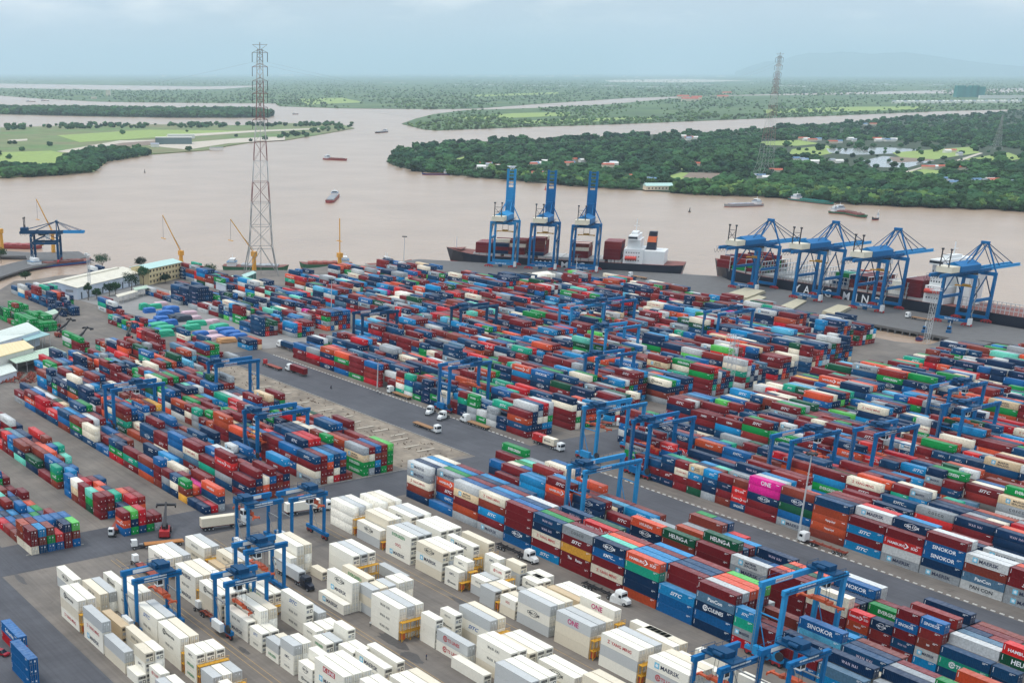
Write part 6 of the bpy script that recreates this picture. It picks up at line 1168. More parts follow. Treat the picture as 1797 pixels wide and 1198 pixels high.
# ================================================================== PYLONS, MASTS, VEHICLES
PW = mat('pylon_white', lin(192, 191, 186), rough=0.6, var=0.08); PR = mat('pylon_red', lin(146, 104, 98), rough=0.6, var=0.1); PG = mat('pylon_grey', lin(150, 150, 146), rough=0.6, var=0.08)
def pylon(label, x, y, rot, H, k=1.0, arms=True, bands=True, thick=1.0):
    t = empty('lattice_pylon', (x, y, -1.6 if y > 1000 else 0.0), rot); tag(t, label, 'pylon', 'power line pylons')
    prof = [(0, 24), (19, 16.5), (34, 14.5), (50, 12.8), (64, 11.0), (78, 9.4), (91, 8.0), (105, 5.6), (118, 4.8), (130, 4.4), (142, 4.0), (150, 3.4)]
    prof = [(z * H / 154.0, w * k) for z, w in prof]; cols = [PG, PG, PG, PR, PW, PR, PW, PR, PR, PW, PG]
    for i in range(len(prof) - 1):
        (z0, w0), (z1, w1) = prof[i], prof[i + 1]; mb = MB(); th = (0.55 if i < 4 else 0.42) * thick; a, b = w0 / 2, w1 / 2
        c0 = [(-a, -a, z0), (a, -a, z0), (a, a, z0), (-a, a, z0)]; c1 = [(-b, -b, z1), (b, -b, z1), (b, b, z1), (-b, b, z1)]
        for j in range(4):
            j2 = (j + 1) % 4; mb.bar(c0[j], c1[j], th); mb.bar(c1[j], c1[j2], th * 0.6)
            if i == 0:
                m0 = tuple((p + q) / 2 for p, q in zip(c1[j], c1[j2])); mb.bar(c0[j], m0, th * 0.6); mb.bar(c0[j2], m0, th * 0.6)
            else:
                n = 2 if (z1 - z0) > 1.5 * w0 else 1
                for s in range(n):
                    f0, f1 = s / n, (s + 1) / n; lerp = lambda p, q, f: tuple(u + (v - u) * f for u, v in zip(p, q))
                    mb.bar(lerp(c0[j], c1[j], f0), lerp(c0[j2], c1[j2], f1), th * 0.5); mb.bar(lerp(c0[j2], c1[j2], f0), lerp(c0[j], c1[j], f1), th * 0.5)
        mb.bar((0, 0, z0), (0, 0, z1), 0.5 * thick)
        mb.build('lattice_section', cols[i] if bands else PG, t)
    if arms:
        for q, z in enumerate((148, 139, 130, 122, 113, 105)):
            zz = z * H / 154.0; m = MB(); hw = 5.2 * k
            for sg in (-1, 1):
                m.bar((0, -1.2, zz + 2.2), (sg * hw, 0, zz), 0.3 * thick); m.bar((0, 1.2, zz + 2.2), (sg * hw, 0, zz), 0.3 * thick); m.bar((0, 0, zz), (sg * hw, 0, zz), 0.35 * thick)
            m.build('cross_arm', PR if q % 2 else PG, t); ins = MB()
            for sg in (-1, 1): ins.cyl((sg * hw, 0, zz), (sg * hw, 0, zz - 6.0), 0.28 * thick, 6)
            ins.build('insulator', DARK, t)
    m = MB(); zz = 153 * H / 154.0; m.bar((-5 * k, 0, zz), (5 * k, 0, zz), 0.35 * thick); m.bar((-5 * k, 0, zz), (0, 0, zz - 3.5), 0.25 * thick); m.bar((5 * k, 0, zz), (0, 0, zz - 3.5), 0.25 * thick); m.bar((0, 0, zz - 3.5), (0, 0, zz + 1.5), 0.5); m.build('top_arm', PG, t)
    return t
p1 = at(458, 481); p2 = (-1181.0, 1499.0); p3 = at(1748, 262, -1.6)
d12 = math.atan2(p2[1] - p1[1], p2[0] - p1[0])
pylon('tall red and white lattice pylon standing in the container yard', p1[0], p1[1], YAW + R(4), 154, thick=0.8)
pylon('tall lattice pylon on the wooded island across the river', p2[0], p2[1], YAW + R(4), 161, 1.0, thick=0.65)
pylon('smaller grey pylon farther back among the fields on the right', p3[0], p3[1], YAW, 62, 0.7, False, False, 0.7)
def wire(label, pts, hs, offs):
    t = empty('power_line', (0, 0, 0)); tag(t, label, 'power line')
    for h, o in zip(hs, offs):
        mb = MB(); (xa, ya, za), (xb, yb, zb) = pts; n = 24; L = math.dist((xa, ya), (xb, yb)); sag = L * 0.035; ox, oy = math.cos(YAW) * o, math.sin(YAW) * o; pr = None
        for i in range(n + 1):
            f = i / n; q = (xa + (xb - xa) * f + ox, ya + (yb - ya) * f + oy, za + (zb - za) * f + h - 4 * sag * f * (1 - f))
            if pr: mb.bar(pr, q, 0.05)
            pr = q
        mb.build('conductor', GREY, t)
wire('sagging power lines strung across the river between the pylons', ((p1[0], p1[1], 0), (p2[0], p2[1], 5)), (142, 124, 107, 142, 124, 107), (-5.2, -5.2, -5.2, 5.2, 5.2, 5.2))
wire('sagging power lines running left from the yard pylon', ((p1[0], p1[1], 0), (p1[0] - 560, p1[1] - 420, -40)), (142, 124, 107), (-5.2, -5.2, -5.2))

def lamp_mast(label, x, y, h, z=0.0, heads=8):
    t = empty('lamp_mast', (x, y, z)); tag(t, label, 'lamp mast', 'high lamp masts')
    MB().cyl((0, 0, 0), (0, 0, h), 0.34, 8, 0.16).build('pole', GREYL, t); MB().cyl((0, 0, h), (0, 0, h + 0.35), 1.2, 12).build('head_frame', DARK, t)
    me = MB().box(-0.3, 0.3, -0.22, 0.22, -0.3, 0.3).mesh('floodlight', DARK)
    for k in range(heads): a = 2 * math.pi * k / heads; obj('floodlight', me, t, (1.5 * math.cos(a), 1.5 * math.sin(a), h + 0.1), a)
    MB().box(-0.5, 0.5, -0.5, 0.5, 0, 0.6).build('footing', kerbm, t)
lamp_mast('tall pale lamp mast on the lane in front of the magenta boxes', -226.0, 326.8, 28)
for lab, px_, h in (('lamp mast by the water left of the middle pier', (708, 474), 24), ('thin lamp mast before the rightmost raised crane', (1008, 506), 22), ('lamp mast beside the left end of the access road blocks', (581, 560), 23), ('short lamp mast beside the blue stack along the access road', (662, 682), 13)):
    p = at(*px_); lamp_mast(lab, p[0], p[1], h)
def lattice_mast(label, x, y, h, w=2.6):
    t = empty('light_tower', (x, y, 0)); tag(t, label, 'light tower', 'white lattice light towers'); mb = MB(); n = 10
    for k in range(n):
        z0, z1 = h * k / n, h * (k + 1) / n; c = lambda z: [(-w / 2, -w / 2, z), (w / 2, -w / 2, z), (w / 2, w / 2, z), (-w / 2, w / 2, z)]; a, b = c(z0), c(z1)
        for j in range(4): mb.bar(a[j], b[j], 0.16); mb.bar(a[j], b[(j + 1) % 4], 0.08); mb.bar(b[j], b[(j + 1) % 4], 0.08)
    mb.build('lattice_shaft', GREYL, t); MB().box(-w, w, -w, w, h, h + 0.25).build('platform', GREYL, t); rl = MB()
    for sx in (-1, 1): rl.bar((sx * w, -w, h + 1.2), (sx * w, w, h + 1.2), 0.1); rl.bar((-w, sx * w, h + 1.2), (w, sx * w, h + 1.2), 0.1)
    for k in range(6): rl.bar((-w + 2 * w * k / 5, -w, h + 0.2), (-w + 2 * w * k / 5, -w, h + 1.6), 0.18)
    rl.build('railing', GREYL, t); fl = MB()
    for k in range(4): fl.box(-w + 0.4 + k * 1.3, -w + 1.1 + k * 1.3, -w - 0.2, -w + 0.2, h + 1.2, h + 1.9)
    fl.build('floodlight_bar', WHITE, t)
p = at(1278, 684); lattice_mast('white lattice light tower in the gap between the container fields', p[0], p[1], 24)
p = at(1625, 602); lattice_mast('white lattice light tower at the edge of the basin, by the right pier', p[0], p[1], 28, 2.2)
p = at(158, 520); lattice_mast('slim lattice mast before the long white warehouse', p[0], p[1], 26, 1.4)

# ---- trucks
TW = MB().cyl((0, -0.16, 0), (0, 0.16, 0), 0.52, 12).cyl((0, -0.17, 0), (0, 0.17, 0), 0.28, 8, mi=1).mesh('wheel', [TYRE, GREY])
def truck(label, px_, heading, cab=WHITE, bonnet=False, trailer='skeletal', tcol=RUST, load=None, lcode='m', yard=False, loadlabel=None, z=0.03, reefer=False):
    """px_: pixel of the cab's ground point; heading: direction the truck faces (degrees from +x)"""
    x, y = at(*px_, z); a = R(heading); t = empty('truck', (x, y, z), a); tag(t, label, 'truck', 'trucks in the port')
    c = MB()
    if yard: c.box(-0.2, 1.6, -1.1, 0.5, 0.9, 2.9); gl = MB().box(1.6, 1.64, -0.95, 0.35, 1.9, 2.7); gl.box(0.1, 1.4, -1.14, -1.1, 1.9, 2.7)
    elif bonnet:
        c.extr([(-1.2, 0.8), (1.2, 0.8), (1.2, 3.0), (0.9, 3.7), (-0.9, 3.7), (-1.2, 3.0)], -1.6, 0.9); c.add([(0.9, -1.1, 0.8), (2.8, -0.9, 0.7), (2.8, 0.9, 0.7), (0.9, 1.1, 0.8), (0.9, -1.05, 2.2), (2.8, -0.75, 1.7), (2.8, 0.75, 1.7), (0.9, 1.05, 2.2)], [(0, 3, 2, 1), (4, 5, 6, 7), (0, 1, 5, 4), (1, 2, 6, 5), (2, 3, 7, 6), (3, 0, 4, 7)])
        gl = MB().box(0.9, 0.95, -1.0, 1.0, 2.25, 3.1); gl.box(-0.1, 0.8, -1.24, -1.2, 2.0, 2.8); gl.box(-0.1, 0.8, 1.2, 1.24, 2.0, 2.8)
    else: c.extr([(-1.2, 0.7), (1.2, 0.7), (1.2, 3.0), (1.0, 3.4), (-1.0, 3.4), (-1.2, 3.0)], -0.6, 1.6); gl = MB().box(1.6, 1.65, -1.05, 1.05, 1.9, 2.9); gl.box(0.3, 1.4, -1.24, -1.2, 1.9, 2.7); gl.box(0.3, 1.4, 1.2, 1.24, 1.9, 2.7)
    cb = c.build('cab', cab, t); gl.build('windscreen', GLASS, cb)
    MB().box(-4.6, 1.4 if not bonnet else 2.4, -0.5, 0.5, 0.62, 0.95).build('chassis', DARK, t); MB().box(-2.1, -1.0, -1.15, -0.5, 0.55, 1.15).build('fuel_tank', GREY, t)
    for wx in (0.9 if not bonnet else 2.0, -2.8, -4.0):
        for sg in (-1, 1): obj('wheel', TW, t, (wx, sg * 0.98, 0.52))
    if trailer:
        tr = MB()
        if trailer == 'skeletal':
            for sg in (-1, 1): tr.box(-14.6, -2.6, sg * 0.45 - 0.1, sg * 0.45 + 0.1, 1.0, 1.35)
            for k in range(5): xx = -14.4 + k * 2.9; tr.box(xx, xx + 0.3, -1.2, 1.2, 1.15, 1.4)
        else: tr.box(-14.6, -2.4, -1.22, 1.22, 1.05, 1.4)
        tr.build('trailer', tcol, t)
        for wx in (-10.8, -12.1, -13.4):
            for sg in (-1, 1): obj('wheel', TW, t, (wx, sg * 0.98, 0.52))
    if load:
        ca, sa = math.cos(a), math.sin(a); items = [(-8.5, 40, lcode)] if load == 40 else [(-5.4, 20, lcode[0]), (-11.6, 20, lcode[1])]
        for lx, s, cc in items:
            b = dict(x=x + ca * lx, y=y + sa * lx, z=z + 1.42, s=s, h=2.89 if reefer else 2.59, code=cc, words=loadlabel, reefer=reefer, rot=a, ind=True, end='cooler' if reefer else 'door', text=False)
            o = make_box(b)
            if not abs(math.sin(a)) < 0.5 or True:
                ck, tk, tcx = (RC if reefer else CODES)[cc]
                if tk:      # print on the side turned to the viewer
                    sd = -1 if math.cos(a) > 0.2 or (abs(math.cos(a)) <= 0.2 and math.sin(a) < 0) else 1
                    q = obj('lettering', text_mesh(tk, 1.0 if s == 40 else 0.56), o, (0, sd * (CWD / 2 + 0.015), b['h'] * 0.52), 0 if sd < 0 else math.pi, LCOL[tcx])
    return t
truck('white bonneted truck hauling a maroon box along the access road', (508, 651), 180, bonnet=True, load=40, lcode='m', loadlabel='on the trailer of the truck on the access road')
truck('empty red trailer and its cab at the left end of the access road', (466, 641), 180, cab=RED, trailer='flat', tcol=RUST, yard=True)
truck('white bonneted truck pulling a blue box out of the depot', (492, 609), 180, bonnet=True, load=40, lcode='N', loadlabel='behind the bonneted truck leaving the depot')
truck('truck with an empty brown flatbed driving right on the access road', (766, 759), 0, trailer='flat', tcol=TIMBER)
truck('white bonneted truck parked left of the yard crane on the access road', (754, 727), -60, bonnet=True, trailer=None)
truck('white bonneted truck facing the viewer beside the access road crane leg', (776, 736), -70, bonnet=True, trailer=None)
truck('white bonneted truck with empty trailer right of the access road crane', (817, 741), 180, bonnet=True, trailer='flat', tcol=TIMBER)
truck('white truck with flatbed at the navy stacks along the access road', (686, 690), 180, trailer='flat', tcol=TIMBER)
truck('white truck carrying a white and a red short box at the crossing', (982, 791), 0, load=20, lcode=('cI', 'R'), loadlabel='on the truck turning at the crossing')
truck('truck with a red flatbed under the light blue crane', (1084, 748), 40, trailer='flat', tcol=RUST)
truck('truck with a pale lettered trailer box crossing left of the small cranes', (428, 921), 80, load=40, lcode='WA', reefer=True, loadlabel='on the trailer left of the small cranes')
truck('truck with a round logo trailer box under the small crane', (571, 894), 82, load=40, lcode='WI', reefer=True, loadlabel='on the trailer under the small crane')
truck('white yard tractor with brown flatbed beside the small stack', (198, 940), -35, yard=True, trailer='flat', tcol=RUST)
truck('white yard tractor with orange flatbed above the white blocks', (240, 962), 185 + 70, yard=True, trailer='flat', tcol=mat('flatbed_ochre', lin(170, 110, 50), var=0.2))
truck('white yard tractor with red flatbed between the white blocks', (238, 990), 180, yard=True, trailer='flat', tcol=RUST)
truck('white yard tractor with red flatbed beside the round logo boxes', (350, 1072), 180, yard=True, trailer='skeletal', tcol=RUST)
truck('black bonneted truck with a white box on its trailer', (538, 1032), 0, cab=mat('black_cab', lin(22, 30, 46), rough=0.3, var=0.05), bonnet=True, load=40, lcode='l0', reefer=True, loadlabel='behind the black tractor')
truck('white bonneted truck in the lane below the sky blue lettered box', (930, 985), 0, bonnet=True, trailer='skeletal', tcol=DARK)
truck('white bonneted truck in the lane below the orange box', (1090, 1058), 0, bonnet=True, trailer='skeletal', tcol=DARK)
truck('white truck with empty red trailer at the foot of the lamp mast', (1412, 951), 180, trailer='skeletal', tcol=RUST)
truck('truck with yellow flatbed on the right pier under the cranes', (1594, 558), 180, trailer='flat', tcol=TIMBER, z=0.12)
truck('truck with flatbed on the middle pier right of the cranes', (1107, 486), 180, trailer='flat', tcol=TIMBER, z=0.08)
truck('truck cab at the upper edge of the small box depot', (378, 624), -60, trailer=None)

# ---- reach stackers
def stacker(label, px_, heading, col=RED, tip=7.5, lift=6.0):
    x, y = at(*px_); t = empty('reach_stacker', (x, y, 0), R(heading)); tag(t, label, 'reach stacker', 'reach stackers')
    b = MB(); b.box(-4.0, 3.2, -1.4, 1.4, 0.9, 1.9); b.box(-4.4, -2.2, -1.6, 1.6, 0.7, 2.5); b.build('body', col, t)
    c = MB().box(-1.2, 0.6, -1.0, 1.0, 1.9, 3.6, 0); c.box(0.6, 0.64, -0.9, 0.9, 2.3, 3.4, 1); c.build('cab', [DARK, GLASS], t)
    bm_ = MB(); bm_.bar((-3.4, 0, 3.4), (3.2, 0, 3.4 + lift * 0.55), 0.9, 1.0); bm_.bar((2.6, 0, 3.2 + lift * 0.52), (tip, 0, 3.4 + lift), 0.65, 0.75); bm_.build('boom', DARK, t)
    m = MB(); m.bar((1.5, -0.6, 1.9), (2.2, -0.6, 3.0 + lift * 0.45), 0.3); m.bar((1.5, 0.6, 1.9), (2.2, 0.6, 3.0 + lift * 0.45), 0.3); m.build('lift_cylinder', GREY, t)
    s = MB().box(tip - 0.5, tip + 0.5, -3.0, 3.0, 2.4 + lift, 3.0 + lift); s.box(tip - 1.2, tip + 1.2, -3.2, -2.8, 2.0 + lift, 2.8 + lift); s.box(tip - 1.2, tip + 1.2, 2.8, 3.2, 2.0 + lift, 2.8 + lift); s.build('spreader', DARK, t)
    wm_ = MB().cyl((0, -0.4, 0), (0, 0.4, 0), 0.85, 14).cyl((0, -0.42, 0), (0, 0.42, 0), 0.45, 8, mi=1).mesh('wheel', [TYRE, RED])
    for wx in (2.4, -3.0):
        for sg in (-1, 1): obj('wheel', wm_, t, (wx, sg * 1.45, 0.85))
stacker('red reach stacker with raised black boom beside the small stack', (290, 937), 150, RED, 8.0, 4.5)
stacker('red reach stacker facing the green boxes in the upper left depot', (140, 607), 110, RED, 6.5, 6.0)
stacker('reach stacker with long dark boom right of the upper left depot', (226, 597), 140, RED, 8.5, 5.0)
stacker('dark reach stacker by the pale shed roofs', (97, 575), 120, RUST, 7.0, 7.0)
stacker('dark reach stacker behind the pale shed roofs, farther one', (110, 590), 100, RUST, 6.0, 6.0)

# ---- cars in the bottom left corner, workers, motorbike
cr_ = mat('car_paint_red', lin(150, 16, 34), rough=0.25, var=0.02)
x, y = at(3, 1148); t = empty('parked_car', (x, y, 0.02), R(25)); tag(t, 'dark red car at the left edge of the view', 'car')
MB().extr([(-0.85, 0.35), (0.85, 0.35), (0.88, 0.85), (-0.88, 0.85)], -2.2, 2.2).build('body', cr_, t); c = MB().add([(-1.6, -0.82, 0.85), (1.2, -0.82, 0.85), (1.2, 0.82, 0.85), (-1.6, 0.82, 0.85), (-1.1, -0.68, 1.42), (0.4, -0.68, 1.42), (0.4, 0.68, 1.42), (-1.1, 0.68, 1.42)], [(4, 5, 6, 7), (0, 1, 5, 4), (1, 2, 6, 5), (2, 3, 7, 6), (3, 0, 4, 7)], 0)
c.build('cabin', GLASS, t); MB().box(-1.05, 0.35, -0.66, 0.66, 1.40, 1.44).build('roof', cr_, t)
cw = MB().cyl((0, -0.1, 0), (0, 0.1, 0), 0.32, 12).mesh('wheel', TYRE)
for wx in (-1.35, 1.35):
    for sg in (-1, 1): obj('wheel', cw, t, (wx, sg * 0.8, 0.32))
def person(label, px_, rz, shirt, trousers, walk=0.3, z=0.02):
    """one continuous body grown from a joint skeleton with a skin modifier"""
    x, y = at(*px_, z)
    J = [(0, 0, 0.95, .15), (0, 0, 1.2, .15), (0, 0, 1.42, .17), (0, 0, 1.53, .07), (0, 0.02, 1.62, .10), (0, 0.02, 1.72, .085), (0.2, 0, 1.42, .07), (0.27, 0.06 * walk, 1.15, .05), (0.28, 0.35 * walk, 0.9, .04), (0.28, 0.40 * walk, 0.82, .045), (-0.2, 0, 1.42, .07), (-0.27, -0.06 * walk, 1.15, .05), (-0.28, 0.05, 0.9, .04), (-0.28, 0.07, 0.82, .045),
         (0.1, 0, 0.9, .10), (0.11, 0.35 * walk, 0.5, .075), (0.11, 0.30 * walk, 0.07, .05), (0.11, 0.30 * walk + 0.16, 0.04, .045), (-0.1, 0, 0.9, .10), (-0.11, -0.15 * walk, 0.5, .075), (-0.11, -0.55 * walk, 0.09, .05), (-0.11, -0.55 * walk + 0.16, 0.04, .045)]
    E = [(0, 1), (1, 2), (2, 3), (3, 4), (4, 5), (2, 6), (6, 7), (7, 8), (8, 9), (2, 10), (10, 11), (11, 12), (12, 13), (0, 14), (14, 15), (15, 16), (16, 17), (0, 18), (18, 19), (19, 20), (20, 21)]
    me = bpy.data.meshes.new('person'); me.from_pydata([j[:3] for j in J], E, []); o = obj('person', me, None, (x, y, z), rz); tag(o, label, 'person', 'people in the yard')
    m = bpy.data.materials.new('clothes_' + label[:12]); m.use_nodes = True; tt = m.node_tree; b = tt.nodes['Principled BSDF']; b.inputs['Roughness'].default_value = 0.85
    tcn = N('ShaderNodeTexCoord', tt); sp_ = N('ShaderNodeSeparateXYZ', tt); rp = N('ShaderNodeValToRGB', tt); rp.color_ramp.interpolation = 'CONSTANT'; e = rp.color_ramp.elements
    e[0].color = lin(30, 28, 28); e[1].position = 0.05; e[1].color = trousers
    for ps, cc in ((0.52, shirt), (0.86, lin(170, 124, 98)), (0.95, lin(26, 22, 20))): q = e.new(ps); q.color = cc
    dv = N('ShaderNodeMath', tt, operation='DIVIDE'); dv.inputs[1].default_value = 1.8
    tt.links.new(tcn.outputs['Object'], sp_.inputs[0]); tt.links.new(sp_.outputs['Z'], dv.inputs[0]); tt.links.new(dv.outputs[0], rp.inputs[0]); tt.links.new(rp.outputs['Color'], b.inputs['Base Color']); me.materials.append(m)
    md = o.modifiers.new('skin', 'SKIN'); md.use_smooth_shade = True
    for k, j in enumerate(J): me.skin_vertices[0].data[k].radius = (j[3], j[3])
    me.skin_vertices[0].data[0].use_root = True
    o.modifiers.new('smooth', 'SUBSURF').levels = 1
    return o
person('person in dark clothes walking between white stacks, beside wet stains', (748, 1157), R(120), lin(40, 52, 84), lin(36, 40, 52))
person('person in pale shirt beside the tall three lettered white stack', (650, 1099), R(40), lin(214, 214, 210), lin(34, 38, 48))
person('person standing by the dashed kerb of the access road', (663, 690), R(60), lin(220, 220, 214), lin(60, 64, 74))
person('second person standing by the dashed kerb of the access road', (667, 693), R(200), lin(216, 214, 204), lin(60, 64, 74))
x, y = at(581, 682); t = empty('motorbike', (x, y, 0.03), R(170)); tag(t, 'dark motorbike riding along the access road', 'motorbike')
MB().box(-0.5, 0.55, -0.14, 0.14, 0.45, 0.8).build('frame', DARK, t); bw = MB().cyl((0, -0.06, 0), (0, 0.06, 0), 0.3, 12).mesh('wheel', TYRE); obj('wheel', bw, t, (0.62, 0, 0.3)); obj('wheel', bw, t, (-0.62, 0, 0.3)); m = MB(); m.bar((0.5, -0.35, 1.05), (0.5, 0.35, 1.05), 0.05); m.bar((0.55, 0, 0.6), (0.48, 0, 1.05), 0.06); m.build('handlebar', DARK, t)
person('rider in dark clothes on the motorbike', (581, 682), R(80), lin(48, 58, 78), lin(40, 44, 54), 0.9, 0.45)
# ================================================================== BUILDINGS, TREES, CARGO
def wall_house(label, name, p, u, L, D, h, ridge, wm_, rm, cat='building', group=None, nwin=0, storeys=1, over=0.6, ribs=True, z=0.0, door=True):
    """p: near corner; u: unit vector along the long side; the other side runs to the left of u"""
    t = empty(name, (p[0], p[1], z), math.atan2(u[1], u[0])); tag(t, label, cat, group)
    MB().box(0, L, 0, D, 0, h).build('wall', wm_, t)
    r = MB(); o = over
    r.add([(-o, -o, h), (L + o, -o, h), (L + o, D / 2, h + ridge), (-o, D / 2, h + ridge), (-o, D + o, h), (L + o, D + o, h), (-o, -o, h + 0.25), (L + o, -o, h + 0.25), (L + o, D / 2, h + ridge + 0.25), (-o, D / 2, h + ridge + 0.25), (-o, D + o, h + 0.25), (L + o, D + o, h + 0.25)],
          [(0, 3, 2, 1), (3, 4, 5, 2), (6, 7, 8, 9), (9, 8, 11, 10), (0, 1, 7, 6), (4, 10, 11, 5), (1, 2, 8, 7), (2, 5, 11, 8), (0, 6, 9, 3), (3, 9, 10, 4)])
    rf = r.build('roof', rm, t)
    g = MB().add([(0.02, 0, h), (0.02, D, h), (0.02, D / 2, h + ridge)], [(0, 1, 2)]); g.add([(L - 0.02, 0, h), (L - 0.02, D, h), (L - 0.02, D / 2, h + ridge)], [(0, 2, 1)]); g.build('gable', wm_, t)
    for s in range(storeys):
        for k in range(nwin):
            x = L * (k + 0.5) / nwin; zc = h * (s + 0.55) / storeys
            w = MB().box(x - 0.7, x + 0.7, -0.06, 0.02, zc - 0.7, zc + 0.7).build('window', GLASS, t); MB().box(x - 0.85, x + 0.85, -0.16, -0.0, zc - 0.85, zc - 0.72).build('sill', wm_, w)
    return t, rf
whm = mat('warehouse_wall', lin(204, 214, 226), rough=0.6, var=0.06, streak=0.12, scale=0.1); whr = mat('warehouse_roof', lin(214, 208, 190), rough=0.6, var=0.1, scale=0.08); ofw = mat('office_wall', lin(214, 196, 150), rough=0.8, var=0.06); ofr = mat('office_roof', lin(176, 208, 200), rough=0.6, var=0.08)
P = at(136, 526); Q = at(248, 497.5); u = Vector((Q[0] - P[0], Q[1] - P[1])); L = u.length; u.normalize()
t, rf = wall_house('long white warehouse with cream roof and ridge vent', 'warehouse', P, u, L, 30, 7.5, 2.6, whm, whr, over=0.8)
MB().box(6, L - 6, 13.6, 16.4, 10.0, 10.9).build('ridge_vent', whr, rf)
for k in range(9): MB().box(4 + k * (L - 8) / 8.5, 5.4 + k * (L - 8) / 8.5, -0.06, 0.03, 0.0, 4.2).build('door', mat('warehouse_door', lin(70, 84, 96), var=0.1), t)
for k in range(3): MB().box(-0.06, 0.03, 3 + k * 9.5, 9 + k * 9.5, 4.4, 6.0).build('louvre', GREY, t)
P = at(262, 500); Q = at(318, 487.5); u = Vector((Q[0] - P[0], Q[1] - P[1])); L = u.length; u.normalize()
t, rf = wall_house('cream three storey office with pale green roof near the river', 'office_building', P, u, L, 15, 10.8, 1.8, ofw, ofr, nwin=10, storeys=3, over=1.0)
for s in (3.6, 7.2): MB().box(-0.3, L + 0.3, -0.5, 0.02, s - 0.2, s).build('cornice', mat('office_trim', lin(226, 214, 180), var=0.05), t)
D_ = MB(); D_.add([(-1.0, 7.5, 12.2), (-1.0, 2, 10.9), (-1.0, 13, 10.9)], [(0, 1, 2)]); D_.build('pediment', ofw, t)
u2 = Vector((math.cos(YAW - R(4)), math.sin(YAW - R(4)))).normalized()
greenroof = mat('pale_green_roof', lin(176, 196, 176), rough=0.6, var=0.1, scale=0.2); paleroof = mat('pale_shed_roof', lin(206, 214, 206), rough=0.6, var=0.1, scale=0.2); yelroof = mat('cream_shed_roof', lin(226, 206, 160), rough=0.6, var=0.1, scale=0.2); tealroof = mat('teal_shed_roof', lin(150, 186, 186), rough=0.6, var=0.1)
def canopy(label, pts, h, rm, posts=8, wallm=None, thick=0.35, slope=0.0):
    """flat roof seen in outline at height h, on posts or walls"""
    q = [at(x, y, h) for x, y in pts]; c = (sum(a for a, _ in q) / len(q), sum(b for _, b in q) / len(q)); t = empty('shed', (c[0], c[1], 0)); tag(t, label, 'shed', 'sheds at the left edge')
    rel = [(a - c[0], b - c[1]) for a, b in q]; MB().prism(rel, h - thick, h, bottom=True).build('roof', rm, t)
    n = len(rel)
    if wallm:
        ins = [(a * 0.97, b * 0.97) for a, b in rel]; MB().prism(ins, 0.0, h - thick - 0.01).build('wall', wallm, t)
    pm = MB().cyl((0, 0, 0), (0, 0, h - thick), 0.14, 6).mesh('post', GREYL); k = 0
    for i in range(n):
        a, b = rel[i], rel[(i + 1) % n]; m = max(1, int(math.dist(a, b) / 6))
        for j in range(m): f = j / m; obj('post', pm, t, ((a[0] + (b[0] - a[0]) * f) * 0.96, (a[1] + (b[1] - a[1]) * f) * 0.96, 0))
    sm = MB()       # standing seams on the sheet roof
    a, b, c2, d2 = rel[0], rel[1], rel[2], rel[3]
    for k in range(1, 14): f = k / 14; p_ = (a[0] + (b[0] - a[0]) * f, a[1] + (b[1] - a[1]) * f, h + 0.04); q_ = (d2[0] + (c2[0] - d2[0]) * f, d2[1] + (c2[1] - d2[1]) * f, h + 0.04); sm.bar(p_, q_, 0.12, 0.1)
    sm.build('roof_seam', rm, t); return t
canopy('pale shed roof with a raised vent at the left edge', [(-40, 592), (48, 565), (70, 579), (45, 587), (-40, 612)], 8.0, paleroof, wallm=whm)
canopy('teal lean-to roof beside the pale shed', [(30, 588), (68, 579.5), (88, 586), (46, 598)], 6.5, tealroof)
canopy('cream shed roof at the left edge, below the pale shed', [(-40, 612), (42, 596.5), (60, 609), (-40, 636)], 8.0, yelroof, wallm=mat('shed_wall', lin(200, 198, 190), var=0.1))
canopy('long green canopy roof on posts at the left edge', [(11, 627), (92, 608), (116, 618), (28, 637)], 5.5, greenroof)
canopy('low white wall shed under the green canopy', [(-40, 640), (12, 630), (30, 650), (-40, 672)], 3.5, paleroof, wallm=whm)
canopy('small pale roof behind the dark reach stackers', [(66, 551), (96, 542), (104, 548), (74, 558)], 5.5, greenroof)
canopy('narrow pale canopy in front of the warehouse', [(203, 517), (238, 508), (242, 511), (207, 521)], 4.5, whr)
canopy('teal kiosk roof right of the warehouse trees', [(233, 505), (258, 500), (264, 504), (238, 509)], 5.0, greenroof)
canopy('low pale shed roof right of the cream office', [(262, 500), (318, 486), (330, 492), (275, 507)], 3.2, whr) if False else None
canopy('pale shed roof left of the lattice pylon base', [(378, 494), (412, 482), (430, 486), (396, 500)], 5.0, ofr, wallm=whm)
canopy('green shed roof at the foot of the lattice pylon', [(424, 482), (444, 475), (450, 478), (430, 487)], 6.0, ofr, wallm=mat('green_wall', lin(40, 100, 90), var=0.1))
# rubble heap left of the blocks, cover slabs on the bare ground
rub = MB()
for k in range(220):
    x, y = at(RNG.uniform(-10, 60), RNG.uniform(655, 672)); s = RNG.uniform(0.3, 1.1); rub.bar((x, y, 0.1), (x + RNG.uniform(-2, 2), y + RNG.uniform(-2, 2), RNG.uniform(0.3, 1.6)), s * 0.5)
o = rub.build('scrap_heap', RUST); tag(o, 'heap of rusty scrap at the left edge', 'scrap', kind='stuff')
slabm = mat('cast_slab', lin(184, 174, 158), rough=0.85, var=0.1)
for k, (x, y) in enumerate(((-365, 288), (-372, 286), (-382, 288), (-388, 291), (-397, 289), (-404, 287), (-413, 286.5), (-422, 289), (-436, 288), (-452, 286), (-470, 288), (-486, 287))):
    t = MB().box(-0.45, 0.45, -6 + RNG.uniform(0, 3), 4, 0.02, 0.4).build('concrete_slab', slabm, None, (x, y, 0)); tag(t, 'long pale concrete beam lying on the bare ground, %s from the crossing' % nth(k), 'concrete beam', 'concrete beams on the bare ground')
deb = MB()
